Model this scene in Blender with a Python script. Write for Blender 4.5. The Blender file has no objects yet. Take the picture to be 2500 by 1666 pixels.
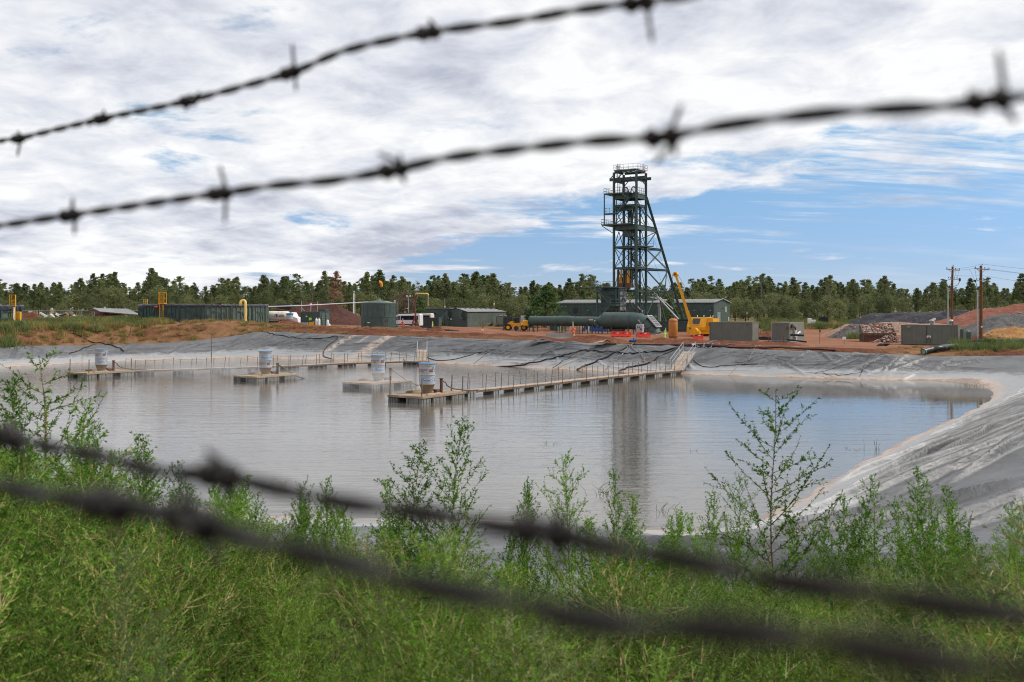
import bpy,bmesh,math,random
import numpy as np
from mathutils import Vector,Matrix
from mathutils.bvhtree import BVHTree
SC=bpy.context.scene
COL=SC.collection
random.seed(7)
R=math.radians
# ------------------------------------------------------------------ camera
FPX=2431.0
EYE=6.5
cam_d=bpy.data.cameras.new('camera')
cam=bpy.data.objects.new('camera',cam_d)
COL.objects.link(cam)
cam.location=(0,0,EYE)
cam.rotation_euler=(R(90),0,0)
cam_d.lens=35.0
cam_d.sensor_width=36.0
cam_d.shift_y=-78/2500
cam_d.clip_start=0.02
cam_d.clip_end=9000
cam_d.dof.use_dof=True
cam_d.dof.focus_distance=70.0
cam_d.dof.aperture_fstop=8.0
cam_d.dof.aperture_blades=0
SC.camera=cam
# ------------------------------------------------------------------ sky and sun
SUN_EL,SUN_AZ=48.0,84.0
world=bpy.data.worlds.new('World')
SC.world=world
world.use_nodes=True
wt=world.node_tree
wt.nodes.clear()
def wn(t,**k):
 n=wt.nodes.new(t)
 for a,b in k.items():
  setattr(n,a,b)
 return n
def wl(a,b):
 wt.links.new(a,b)
def wmath(op,a,b=None,clamp=False):
 n=wn('ShaderNodeMath',operation=op,use_clamp=clamp)
 for i,v in enumerate((a,b)):
  if v is None:
   continue
  if isinstance(v,(int,float)):
   n.inputs[i].default_value=v
  else:
   wl(v,n.inputs[i])
 return n.outputs[0]
def wmap(v,a,b,c=0.0,d=1.0,smooth=True):
 n=wn('ShaderNodeMapRange')
 if smooth:
  n.interpolation_type='SMOOTHSTEP'
 wl(v,n.inputs['Value'])
 n.inputs['From Min'].default_value=a
 n.inputs['From Max'].default_value=b
 n.inputs['To Min'].default_value=c
 n.inputs['To Max'].default_value=d
 return n.outputs['Result']
sky=wn('ShaderNodeTexSky',sky_type='NISHITA',sun_disc=False)
sky.sun_elevation=R(SUN_EL)
sky.sun_rotation=R(SUN_AZ)
sky.altitude=2000
sky.air_density=1.0
sky.dust_density=0.0
sky.ozone_density=1.6
tc=wn('ShaderNodeTexCoord')
sep=wn('ShaderNodeSeparateXYZ')
wl(tc.outputs['Generated'],sep.inputs[0])
zz=wmath('ADD',wmath('MAXIMUM',sep.outputs['Z'],0.0),0.16)
px_=wmath('DIVIDE',sep.outputs['X'],zz)
py_=wmath('DIVIDE',sep.outputs['Y'],zz)
comb=wn('ShaderNodeCombineXYZ')
wl(px_,comb.inputs[0]);wl(py_,comb.inputs[1])
def wnoise(scale,detail,rough,dist=0.0,off=(0,0,0),sc=(1,1,1),rot=0.0):
 m=wn('ShaderNodeMapping')
 m.inputs['Location'].default_value=off
 m.inputs['Scale'].default_value=sc
 m.inputs['Rotation'].default_value=(0,0,rot)
 wl(comb.outputs[0],m.inputs[0])
 n=wn('ShaderNodeTexNoise')
 n.inputs['Scale'].default_value=scale
 n.inputs['Detail'].default_value=detail
 n.inputs['Roughness'].default_value=rough
 n.inputs['Distortion'].default_value=dist
 wl(m.outputs[0],n.inputs['Vector'])
 return n.outputs['Fac']
 # the edge of the cloud sheet runs across the view, nearer on the right
q=wmath('ADD',py_,wmath('MULTIPLY',px_,0.95))
bigw=wnoise(0.5,3,0.5,0.0,(8.4,17.7,0))
q2=wmath('ADD',q,wmath('MULTIPLY',wmath('SUBTRACT',bigw,0.5),2.2))
sheet=wmap(q2,3.45,4.9,1.0,0.0)
n1=wnoise(1.35,9,0.58,0.3,(5.7,22.0,0),(0.85,1.05,1),0.3)
n2=wnoise(3.2,8,0.62,0.3,(4.0,9.0,0),(1.0,0.95,1),0.25)
dens=wmath('ADD',wmath('MULTIPLY',n1,0.72),wmath('MULTIPLY',n2,0.28))
thr=wmath('SUBTRACT',0.575,wmath('MULTIPLY',sheet,0.245))
cov=wmath('SUBTRACT',dens,thr)
mask1=wmap(cov,0.0,0.10)
stk=wnoise(1.5,7,0.62,0.25,(7.0,31.0,0),(0.45,1.9,1),-0.12)
mask2=wmath('MULTIPLY',wmath('MULTIPLY',wmap(stk,0.50,0.64),wmap(q2,5.9,4.2,0.12,0.95)),wmap(q2,3.2,3.9,0.0,1.0))
mask=wmath('MAXIMUM',mask1,mask2)
# light and dark parts of the cloud base
sh1=wnoise(1.15,7,0.5,0.5,(21.0,5.0,0),(1.0,0.85,1),0.3)
sh2=wnoise(4.5,6,0.6,0.3,(2.0,15.0,0),(1.0,0.9,1),0.3)
shd=wmath('ADD',wmath('MULTIPLY',sh1,0.58),wmath('MULTIPLY',sh2,0.42))
ramp=wn('ShaderNodeValToRGB')
ramp.color_ramp.elements[0].position=0.37
ramp.color_ramp.elements[0].color=(0.47,0.49,0.585,1)
ramp.color_ramp.elements[1].position=0.57
ramp.color_ramp.elements[1].color=(0.94,0.94,0.94,1)
e=ramp.color_ramp.elements.new(0.47)
e.color=(0.71,0.73,0.79,1)
wl(shd,ramp.inputs[0])
SKY_STR=0.10
cl=wn('ShaderNodeMix',data_type='RGBA',blend_type='MULTIPLY')
cl.inputs['Factor'].default_value=1.0
wl(ramp.outputs[0],cl.inputs[6])
cl.inputs[7].default_value=(1.0/SKY_STR,1.0/SKY_STR,1.0/SKY_STR,1)
mx=wn('ShaderNodeMix',data_type='RGBA')
wl(wmath('MULTIPLY',mask,0.96),mx.inputs['Factor'])
skyg=wn('ShaderNodeMix',data_type='RGBA',blend_type='MULTIPLY')
skyg.inputs['Factor'].default_value=1.0
wl(sky.outputs[0],skyg.inputs[6])
grd=wn('ShaderNodeMix',data_type='RGBA')
wl(wmap(sep.outputs['Z'],0.0,0.22),grd.inputs['Factor'])
grd.inputs[6].default_value=(0.60,0.68,0.98,1)
grd.inputs[7].default_value=(0.98,1.18,1.16,1)
wl(grd.outputs[2],skyg.inputs[7])
wl(skyg.outputs[2],mx.inputs[6]);wl(cl.outputs[2],mx.inputs[7])
bg=wn('ShaderNodeBackground')
bg.inputs['Strength'].default_value=SKY_STR
wl(mx.outputs[2],bg.inputs['Color'])
wo=wn('ShaderNodeOutputWorld')
wl(bg.outputs[0],wo.inputs[0])
sun_d=bpy.data.lights.new('sun','SUN')
sun_d.energy=3.0
sun_d.angle=R(1.0)
sun_d.color=(1.0,0.95,0.87)
sun=bpy.data.objects.new('sun',sun_d)
COL.objects.link(sun)
az,el=R(SUN_AZ),R(SUN_EL)
sdir=Vector((math.sin(az)*math.cos(el),math.cos(az)*math.cos(el),math.sin(el)))
sun.rotation_euler=sdir.to_track_quat('Z','Y').to_euler()
vs=SC.view_settings
vs.view_transform='Standard'
vs.look='None'
vs.exposure=0.12
vs.gamma=1.0
vs.use_curve_mapping=False
SC.render.engine='CYCLES'
cy=SC.cycles
cy.filter_width=1.1
cy.use_denoising=True
try:
 cy.denoiser='OPENIMAGEDENOISE'
except Exception:
 pass
cy.max_bounces=6
cy.diffuse_bounces=3
cy.glossy_bounces=3
cy.transmission_bounces=4
cy.transparent_max_bounces=6
cy.volume_bounces=1
cy.volume_step_rate=2.0
cy.caustics_reflective=False
cy.caustics_refractive=False
cy.use_adaptive_sampling=True
cy.adaptive_threshold=0.02
# ------------------------------------------------------------------ helpers
TH=R(-32.7)
E1=Vector((math.cos(TH),math.sin(TH),0))
E2=Vector((-math.sin(TH),math.cos(TH),0))
def uu(px):
 return(px-1250.0)/FPX
def P3(px,py,Y):
 return Vector((uu(px)*Y,Y,EYE-(py-755.0)/FPX*Y))
def tag(o,label=None,cat=None,group=None,kind=None):
 if label:o['label']=label
 if cat:o['category']=cat
 if group:o['group']=group
 if kind:o['kind']=kind
 return o
def thing(name,label,cat,loc=(0,0,0),rz=0.0,group=None):
 o=bpy.data.objects.new(name,None)
 o.empty_display_size=0.3
 COL.objects.link(o)
 o.location=loc
 o.rotation_euler=(0,0,rz)
 return tag(o,label,cat,group)
def copy_tree(o,parent=None):
 c=o.copy()
 COL.objects.link(c)
 if parent is not None:
  c.parent=parent
 for ch in o.children:
  copy_tree(ch,c)
 return c
class MB:
 """collects shapes and links them as one mesh object"""
 def __init__(s,off=(0,0,0)):
  s.v=[];s.f=[];s.m=[];s.s=[]
  s.off=Vector(off)
 def add(s,vs,fs,m=0,smooth=False):
  b=len(s.v)
  for p in vs:
   s.v.append((p[0]-s.off.x,p[1]-s.off.y,p[2]-s.off.z))
  for f in fs:
   s.f.append(tuple(b+i for i in f));s.m.append(m);s.s.append(smooth)
  return s
 def box(s,c,d,rz=0.0,m=0,ch=0.0):
  x,y,z=d[0]/2,d[1]/2,d[2]/2
  cr,sr=math.cos(rz),math.sin(rz)
  def T(a,b,e):
   return(c[0]+a*cr-b*sr,c[1]+a*sr+b*cr,c[2]+e)
  if ch<=0:
   vs=[T(a,b,e)for e in(-z,z)for a,b in((-x,-y),(x,-y),(x,y),(-x,y))]
   return s.add(vs,[(3,2,1,0),(4,5,6,7),(0,1,5,4),(1,2,6,5),(2,3,7,6),(3,0,4,7)],m)
  h=ch
  ring=[(-x+h,-y),(x-h,-y),(x,-y+h),(x,y-h),(x-h,y),(-x+h,y),(-x,y-h),(-x,-y+h)]
  k=max(0.0,1-h/max(1e-6,min(x,y)))
  vs=[T(a*k,b*k,-z)for a,b in ring]+[T(a,b,-z+h)for a,b in ring]+[T(a,b,z-h)for a,b in ring]+[T(a*k,b*k,z)for a,b in ring]
  fs=[tuple(range(7,-1,-1)),tuple(range(24,32))]
  for r in range(3):
   for i in range(8):
    j=(i+1)%8
    fs.append((r*8+i,r*8+j,r*8+8+j,r*8+8+i))
  return s.add(vs,fs,m)
 def bar(s,a,b,w=0.1,h=None,m=0,up=(0,0,1)):
  a,b=Vector(a),Vector(b);h=w if h is None else h
  t=(b-a)
  if t.length<1e-6:return s
  t.normalize()
  u=Vector(up)
  if abs(t.dot(u))>0.98:u=Vector((E2.x,E2.y,0))
  sd=t.cross(u).normalized()*(w/2)
  uu_=sd.cross(t).normalized()*(h/2)
  vs=[a-sd-uu_,a+sd-uu_,a+sd+uu_,a-sd+uu_,b-sd-uu_,b+sd-uu_,b+sd+uu_,b-sd+uu_]
  return s.add(vs,[(0,1,2,3),(7,6,5,4),(0,4,5,1),(1,5,6,2),(2,6,7,3),(3,7,4,0)],m)
 def ibeam(s,a,b,w=0.3,h=0.3,t=0.04,m=0):
  a,b=Vector(a),Vector(b)
  d=(b-a).normalized()
  u=Vector((0,0,1))if abs(d.z)<0.98 else Vector((E2.x,E2.y,0))
  sd=d.cross(u).normalized()
  up=sd.cross(d).normalized()
  s.bar(a+up*(h/2-t/2),b+up*(h/2-t/2),w,t,m,up)
  s.bar(a-up*(h/2-t/2),b-up*(h/2-t/2),w,t,m,up)
  s.bar(a,b,t,h-2*t,m,up)
  return s
 def tube(s,pts,r,n=8,m=0,smooth=True,caps=True):
  pts=[Vector(p)for p in pts]
  rs=r if isinstance(r,(list,tuple))else[r]*len(pts)
  t0=(pts[1]-pts[0]).normalized()
  nv=t0.cross(Vector((0,0,1)))
  if nv.length<0.05:nv=t0.cross(Vector((0,1,0)))
  nv.normalize()
  vs=[]
  for i,p in enumerate(pts):
   if i==0:t=t0
   elif i==len(pts)-1:t=(pts[i]-pts[i-1]).normalized()
   else:
    t=(pts[i+1]-pts[i-1])
    t=t.normalized()if t.length>1e-9 else t0
   nv=nv-t*nv.dot(t)
   nv=nv.normalized()if nv.length>1e-6 else t.orthogonal().normalized()
   bv=t.cross(nv)
   for k in range(n):
    a=2*math.pi*k/n
    vs.append(p+(nv*math.cos(a)+bv*math.sin(a))*rs[i])
  fs=[]
  for i in range(len(pts)-1):
   for k in range(n):
    j=(k+1)%n
    fs.append((i*n+k,(i+1)*n+k,(i+1)*n+j,i*n+j))
  s.add(vs,fs,m,smooth)
  if caps:
   s.add(vs[:n],[tuple(range(n))],m)
   s.add(vs[-n:],[tuple(range(n-1,-1,-1))],m)
  return s
 def lathe(s,prof,n=24,c=(0,0,0),m=0,smooth=True,a0=0.0,a1=2*math.pi):
  full=abs(a1-a0-2*math.pi)<1e-6
  k=n if full else n+1
  vs=[]
  for r,z in prof:
   for i in range(k):
    a=a0+(a1-a0)*i/n
    vs.append((c[0]+r*math.cos(a),c[1]+r*math.sin(a),c[2]+z))
  fs=[]
  for j in range(len(prof)-1):
   for i in range(n):
    i2=(i+1)%k
    fs.append((j*k+i,j*k+i2,(j+1)*k+i2,(j+1)*k+i))
  return s.add(vs,fs,m,smooth)
 def prism(s,poly,a,b,m=0):
  """poly: list of (p, q); a, b: functions mapping (p, q) to 3-D at each end"""
  n=len(poly)
  vs=[a(*p)for p in poly]+[b(*p)for p in poly]
  fs=[tuple(range(n-1,-1,-1)),tuple(range(n,2*n))]
  for i in range(n):
   j=(i+1)%n
   fs.append((i,j,n+j,n+i))
  return s.add(vs,fs,m)
 def quad(s,a,b,c,d,m=0):
  return s.add([a,b,c,d],[(0,1,2,3)],m)
 def rock(s,c,r,rnd,m=0,flat=0.75):
  n1=6
  vs=[(c[0],c[1],c[2]-r*flat)]
  for j in(-0.45,0.4):
   for k in range(n1):
    a=2*math.pi*(k+rnd.random()*0.6)/n1
    q=r*(0.75+rnd.random()*0.4)
    vs.append((c[0]+q*math.cos(a),c[1]+q*math.sin(a),c[2]+j*r*flat*(0.7+rnd.random()*0.6)))
  vs.append((c[0],c[1],c[2]+r*flat*(0.6+0.4*rnd.random())))
  fs=[]
  for k in range(n1):
   j=(k+1)%n1
   fs+=[(0,1+j,1+k),(1+k,1+j,7+j,7+k),(7+k,7+j,13)]
  return s.add(vs,fs,m)
 def build(s,name,mats,parent=None,fixn=False):
  me=bpy.data.meshes.new(name)
  me.from_pydata(s.v,[],s.f)
  if not isinstance(mats,(list,tuple)):mats=[mats]
  for x in mats:me.materials.append(x)
  if len(s.f):
   me.polygons.foreach_set('material_index',s.m)
   me.polygons.foreach_set('use_smooth',s.s)
  me.update()
  if fixn:
   bm=bmesh.new();bm.from_mesh(me)
   bmesh.ops.recalc_face_normals(bm,faces=bm.faces)
   bm.to_mesh(me);bm.free()
  o=bpy.data.objects.new(name,me)
  COL.objects.link(o)
  if parent is not None:o.parent=parent
  return o
def inst(o,parent=None,loc=None,rz=None,name=None):
 c=o.copy()
 COL.objects.link(c)
 if parent is not None:c.parent=parent
 if loc is not None:c.location=loc
 if rz is not None:c.rotation_euler=(0,0,rz)
 return c
def np_mesh(name,V,F,mats,parent=None,smooth=False,mi=None):
 """V (n,3), F (m,4) or (m,3) arrays"""
 me=bpy.data.meshes.new(name)
 k=F.shape[1]
 me.vertices.add(len(V));me.vertices.foreach_set('co',np.ascontiguousarray(V,dtype=np.float32).ravel())
 me.loops.add(F.size);me.loops.foreach_set('vertex_index',np.ascontiguousarray(F,dtype=np.int32).ravel())
 me.polygons.add(len(F))
 me.polygons.foreach_set('loop_start',np.arange(0,F.size,k,dtype=np.int32))
 if not isinstance(mats,(list,tuple)):mats=[mats]
 for x in mats:me.materials.append(x)
 if mi is not None:me.polygons.foreach_set('material_index',np.ascontiguousarray(mi,dtype=np.int32))
 me.polygons.foreach_set('use_smooth',np.full(len(F),smooth,dtype=bool))
 me.update(calc_edges=True)
 o=bpy.data.objects.new(name,me)
 COL.objects.link(o)
 if parent is not None:o.parent=parent
 return o
def hash2(ix,iy,seed):
 h=(ix.astype(np.int64)*374761393+iy.astype(np.int64)*668265263+seed*974711)&0x7fffffff
 h=((h^(h>>13))*1274126177)&0x7fffffff
 return((h^(h>>16))&0xffff)/65535.0
def vnoise(x,y,seed=0):
 ix,iy=np.floor(x),np.floor(y)
 fx,fy=x-ix,y-iy
 fx=fx*fx*(3-2*fx);fy=fy*fy*(3-2*fy)
 a,b=hash2(ix,iy,seed),hash2(ix+1,iy,seed)
 c,d=hash2(ix,iy+1,seed),hash2(ix+1,iy+1,seed)
 return(a*(1-fx)+b*fx)*(1-fy)+(c*(1-fx)+d*fx)*fy
def fbm(x,y,seed=0,octv=4,gain=0.5):
 t=0;a=1.0;tot=0
 for i in range(octv):
  t=t+a*vnoise(x*2**i,y*2**i,seed+i*17);tot+=a;a*=gain
 return t/tot
def smooth01(x):
 x=np.clip(x,0,1)
 return x*x*(3-2*x)
 # ------------------------------------------------------------------ materials
class NT:
 def __init__(s,name):
  s.m=bpy.data.materials.new(name);s.m.use_nodes=True
  s.t=s.m.node_tree;s.t.nodes.clear()
  s.out=s.t.nodes.new('ShaderNodeOutputMaterial')
 def n(s,t,**k):
  x=s.t.nodes.new(t)
  for a,b in k.items():setattr(x,a,b)
  return x
 def l(s,a,b):s.t.links.new(a,b)
 def put(s,sock,v):
  if hasattr(v,'is_output'):s.l(v,sock)
  elif isinstance(v,(tuple,list)):sock.default_value=(*v[:3],1)if len(sock.default_value)==4 else v
  else:sock.default_value=v
 def math(s,op,a,b=None,clamp=False):
  x=s.n('ShaderNodeMath',operation=op,use_clamp=clamp)
  s.put(x.inputs[0],a)
  if b is not None:s.put(x.inputs[1],b)
  return x.outputs[0]
 def mix(s,f,a,b,mode='MIX'):
  x=s.n('ShaderNodeMix',data_type='RGBA',blend_type=mode)
  s.put(x.inputs['Factor'],f);s.put(x.inputs[6],a);s.put(x.inputs[7],b)
  return x.outputs[2]
 def rng(s,v,a,b,c=0.0,d=1.0):
  x=s.n('ShaderNodeMapRange',interpolation_type='SMOOTHSTEP')
  s.put(x.inputs['Value'],v)
  for k,q_ in(('From Min',a),('From Max',b),('To Min',c),('To Max',d)):x.inputs[k].default_value=q_
  return x.outputs['Result']
 def coord(s,kind='Object',scale=(1,1,1),rot=(0,0,0),loc=(0,0,0)):
  if kind=='World':
   src=s.n('ShaderNodeNewGeometry').outputs['Position']
  else:
   src=s.n('ShaderNodeTexCoord').outputs[kind]
  m=s.n('ShaderNodeMapping')
  m.inputs['Scale'].default_value=scale;m.inputs['Rotation'].default_value=rot;m.inputs['Location'].default_value=loc
  s.l(src,m.inputs[0]);return m.outputs[0]
 def noise(s,vec,scale=5,detail=4,rough=0.55,dist=0.0):
  x=s.n('ShaderNodeTexNoise')
  s.l(vec,x.inputs['Vector'])
  x.inputs['Scale'].default_value=scale;x.inputs['Detail'].default_value=detail
  x.inputs['Roughness'].default_value=rough;x.inputs['Distortion'].default_value=dist
  return x.outputs['Fac']
 def bump(s,h,strength=0.3,dist=0.05,prev=None):
  x=s.n('ShaderNodeBump')
  s.put(x.inputs['Strength'],strength);x.inputs['Distance'].default_value=dist
  s.l(h,x.inputs['Height'])
  if prev is not None:s.l(prev,x.inputs['Normal'])
  return x.outputs[0]
 def bsdf(s,col,rough=0.6,metal=0.0,spec=0.5,normal=None):
  b=s.n('ShaderNodeBsdfPrincipled')
  s.put(b.inputs['Base Color'],col);s.put(b.inputs['Roughness'],rough)
  s.put(b.inputs['Metallic'],metal);s.put(b.inputs['Specular IOR Level'],spec)
  if normal is not None:s.l(normal,b.inputs['Normal'])
  s.b=b;return b
 def done(s,shader=None):
  s.l((shader or s.b).outputs[0],s.out.inputs[0]);return s.m
def mat(name,col,rough=0.6,metal=0.0,var=0.22,scale=1.3,fine=18.0,bump=0.15,dirt=None,dirt_amt=0.0,streak=False,spec=0.4,rnd=0.0,bdist=0.01):
 """painted or raw surface: blotchy tone, fine grain, optional dirt or rust"""
 t=NT(name)
 v=t.coord('Object')
 big=t.noise(v,scale,5,0.6)
 small=t.noise(v,fine,3,0.6)
 f=t.math('ADD',t.math('MULTIPLY',big,0.65),t.math('MULTIPLY',small,0.35))
 lo=tuple(c*(1-var)for c in col);hi=tuple(min(1,c*(1+var))for c in col)
 c=t.mix(t.rng(f,0.3,0.7),lo,hi)
 if dirt is not None:
  dv=t.coord('Object',(3.0,3.0,0.35)if streak else(1,1,1),loc=(3,1,7))
  dn=t.noise(dv,2.2,6,0.68)
  c=t.mix(t.rng(dn,0.62-dirt_amt*0.3,0.80-dirt_amt*0.2),c,dirt)
 if rnd>0:
  oi=t.n('ShaderNodeObjectInfo').outputs['Random']
  hs=t.n('ShaderNodeHueSaturation')
  t.l(t.math('ADD',t.math('MULTIPLY',oi,2*rnd),1-rnd),hs.inputs['Value'])
  t.l(c,hs.inputs['Color']);c=hs.outputs[0]
 rr=t.math('ADD',t.math('MULTIPLY',small,0.2),rough-0.1)
 nm=t.bump(small,bump,bdist)if bump>0 else None
 t.bsdf(c,rr,metal,spec,nm)
 return t.done()
RUST=(0.16,0.062,0.028)
DUST=(0.30,0.19,0.13)
m_green=mat('green_painted_steel',(0.050,0.084,0.077),0.5,0.0,0.22,dirt=(0.10,0.085,0.07),dirt_amt=0.25,streak=True)
m_green_lt=mat('faded_and_sunlit_green_steel',(0.085,0.12,0.10),0.55,0.0,0.2,dirt=(0.14,0.11,0.09),dirt_amt=0.25,streak=True)  # also carries the sunlight painted on the shop's end wall
m_steel_dk=mat('headframe_green_steel',(0.046,0.084,0.078),0.5,0.0,0.25,dirt=(0.09,0.05,0.035),dirt_amt=0.2)
m_galv=mat('galvanised_steel',(0.42,0.43,0.44),0.45,0.6,0.12)
m_grey_plate=mat('bare_grey_plate',(0.24,0.245,0.25),0.5,0.2,0.25,dirt=RUST,dirt_amt=0.2,streak=True)
m_rust=mat('rusty_steel',(0.13,0.06,0.04),0.8,0.0,0.35,3.0)
m_rust_red=mat('rusty_red_steel',(0.17,0.055,0.045),0.75,0.0,0.3,3.0)
m_yellow=mat('yellow_paint',(0.72,0.34,0.012),0.45,0.0,0.1,dirt=(0.3,0.14,0.03),dirt_amt=0.12,streak=True)
m_yellow_pale=mat('pale_yellow_paint',(0.74,0.50,0.14),0.5,0.0,0.1)
m_orange_tank=mat('orange_rusty_tank',(0.44,0.17,0.035),0.6,0.0,0.22,1.5,dirt=(0.22,0.09,0.03),dirt_amt=0.4,streak=True)
m_red_plastic=mat('red_plastic',(0.78,0.045,0.02),0.4,0.0,0.12)
m_lime=mat('lime_plastic',(0.36,0.78,0.06),0.4,0.0,0.1)
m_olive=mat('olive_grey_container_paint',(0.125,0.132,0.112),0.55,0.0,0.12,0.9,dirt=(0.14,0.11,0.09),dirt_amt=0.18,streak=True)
m_olive_lt=mat('pale_and_sunlit_olive_paint',(0.235,0.235,0.20),0.55,0.0,0.12,0.9,dirt=(0.16,0.12,0.09),dirt_amt=0.2,streak=True)  # pale olive paint, and the sunlit tone of the container end walls
m_dkgreen_box=mat('dark_green_shed_paint',(0.045,0.068,0.062),0.6,0.0,0.25,0.9,dirt=(0.09,0.08,0.07),dirt_amt=0.2,streak=True)
m_trailer=mat('weathered_trailer_green',(0.075,0.095,0.078),0.75,0.0,0.3,0.8,dirt=(0.12,0.11,0.09),dirt_amt=0.35,streak=True)
m_roof=mat('grey_roofing',(0.20,0.205,0.20),0.7,0.1,0.25,0.8)
m_carport=mat('weathered_sheet_roof',(0.27,0.275,0.265),0.5,0.3,0.25,0.8,dirt=(0.12,0.12,0.11),dirt_amt=0.3)
m_white=mat('white_paint',(0.74,0.74,0.72),0.4,0.0,0.05,dirt=(0.5,0.42,0.33),dirt_amt=0.1)
m_cream=mat('dusty_white_tank',(0.72,0.66,0.57),0.45,0.0,0.1,0.6,dirt=(0.5,0.36,0.24),dirt_amt=0.3)
m_white_plastic=mat('white_plastic',(0.66,0.67,0.70),0.45,0.0,0.08)
m_blue=mat('blue_paint',(0.02,0.09,0.33),0.5,0.0,0.2)
m_blue_label=mat('blue_label',(0.035,0.22,0.50),0.5,0.0,0.06)
m_blue_rim=mat('pale_blue_rim',(0.14,0.26,0.42),0.5,0.0,0.15)
m_drum=mat('dusty_grey_drum',(0.40,0.41,0.425),0.5,0.0,0.07,0.8,dirt=(0.34,0.29,0.24),dirt_amt=0.15,streak=True)
m_cone=mat('mud_coated_cone',(0.21,0.155,0.095),0.7,0.0,0.2,2.0,dirt=(0.11,0.08,0.05),dirt_amt=0.3,streak=True)
m_maroon=mat('maroon_print',(0.20,0.03,0.05),0.6,0.0,0.05)
m_float=mat('black_plastic_float',(0.055,0.055,0.06),0.55,0.0,0.35,1.5,dirt=(0.24,0.23,0.22),dirt_amt=0.5,streak=True)
m_float_dry=mat('salted_grey_float',(0.20,0.195,0.185),0.7,0.0,0.3,1.5,dirt=(0.07,0.065,0.06),dirt_amt=0.35,streak=True)
m_wood_deck=mat('muddy_deck_wood',(0.33,0.235,0.15),0.8,0.0,0.25,1.2,dirt=(0.50,0.40,0.31),dirt_amt=0.4,rnd=0.14)
m_walk=mat('pale_walkway_board',(0.40,0.315,0.245),0.8,0.0,0.18,1.2,dirt=(0.33,0.24,0.17),dirt_amt=0.3,rnd=0.1)
m_post=mat('weathered_post',(0.17,0.12,0.085),0.8,0.0,0.25,3.0)
m_rope=mat('pale_rope',(0.33,0.27,0.20),0.9,0.0,0.2,4.0)
m_black=mat('black_rubber',(0.013,0.013,0.014),0.5,0.0,0.3,2.0)
m_hdpe=mat('black_plastic_pipe',(0.017,0.018,0.019),0.4,0.0,0.3,2.0,dirt=(0.10,0.085,0.07),dirt_amt=0.15)
m_grey_hose=mat('grey_hose',(0.17,0.175,0.18),0.6,0.0,0.2,2.0)
m_concrete=mat('concrete',(0.30,0.295,0.285),0.85,0.0,0.15,1.5,dirt=(0.25,0.14,0.09),dirt_amt=0.25,streak=True)
m_glass=mat('dark_glass',(0.012,0.016,0.02),0.08,0.0,0.1,bump=0.0,spec=0.7)
m_tyre=mat('tyre_rubber',(0.022,0.021,0.02),0.85,0.0,0.3,4.0,dirt=(0.12,0.075,0.05),dirt_amt=0.3)
m_dark=mat('dark_grey_metal',(0.035,0.036,0.038),0.6,0.0,0.25)
m_grey=mat('grey_paint',(0.36,0.37,0.39),0.5,0.0,0.1)
m_pole=mat('brown_timber_pole',(0.15,0.065,0.025),0.8,0.0,0.3,2.0,dirt=(0.05,0.025,0.012),dirt_amt=0.3,streak=True)
m_conduit=mat('pale_conduit',(0.42,0.43,0.42),0.5,0.1,0.1)
m_wood_raw=mat('raw_timber',(0.42,0.28,0.17),0.8,0.0,0.2,2.0)
m_brownbox=mat('brown_steel_frame',(0.125,0.085,0.06),0.8,0.0,0.3,2.0)
m_wire=mat('old_barbed_wire',(0.030,0.026,0.024),0.42,0.5,0.5,60.0,400.0,bump=0.1,dirt=(0.035,0.018,0.011),dirt_amt=0.3,bdist=0.0005)
m_can=mat('dark_red_tank',(0.10,0.018,0.016),0.6,0.0,0.25,1.0)
m_orange=mat('orange_fabric',(0.80,0.27,0.02),0.7,0.0,0.1)
m_tarp=mat('crumpled_black_sheet',(0.05,0.055,0.065),0.42,0.0,0.35,3.0,bump=0.5,bdist=0.05)
m_seafoam=mat('pale_green_paint',(0.22,0.32,0.25),0.5,0.0,0.08)
m_signgreen=mat('green_sign_face',(0.02,0.24,0.12),0.5,0.0,0.05)
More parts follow.
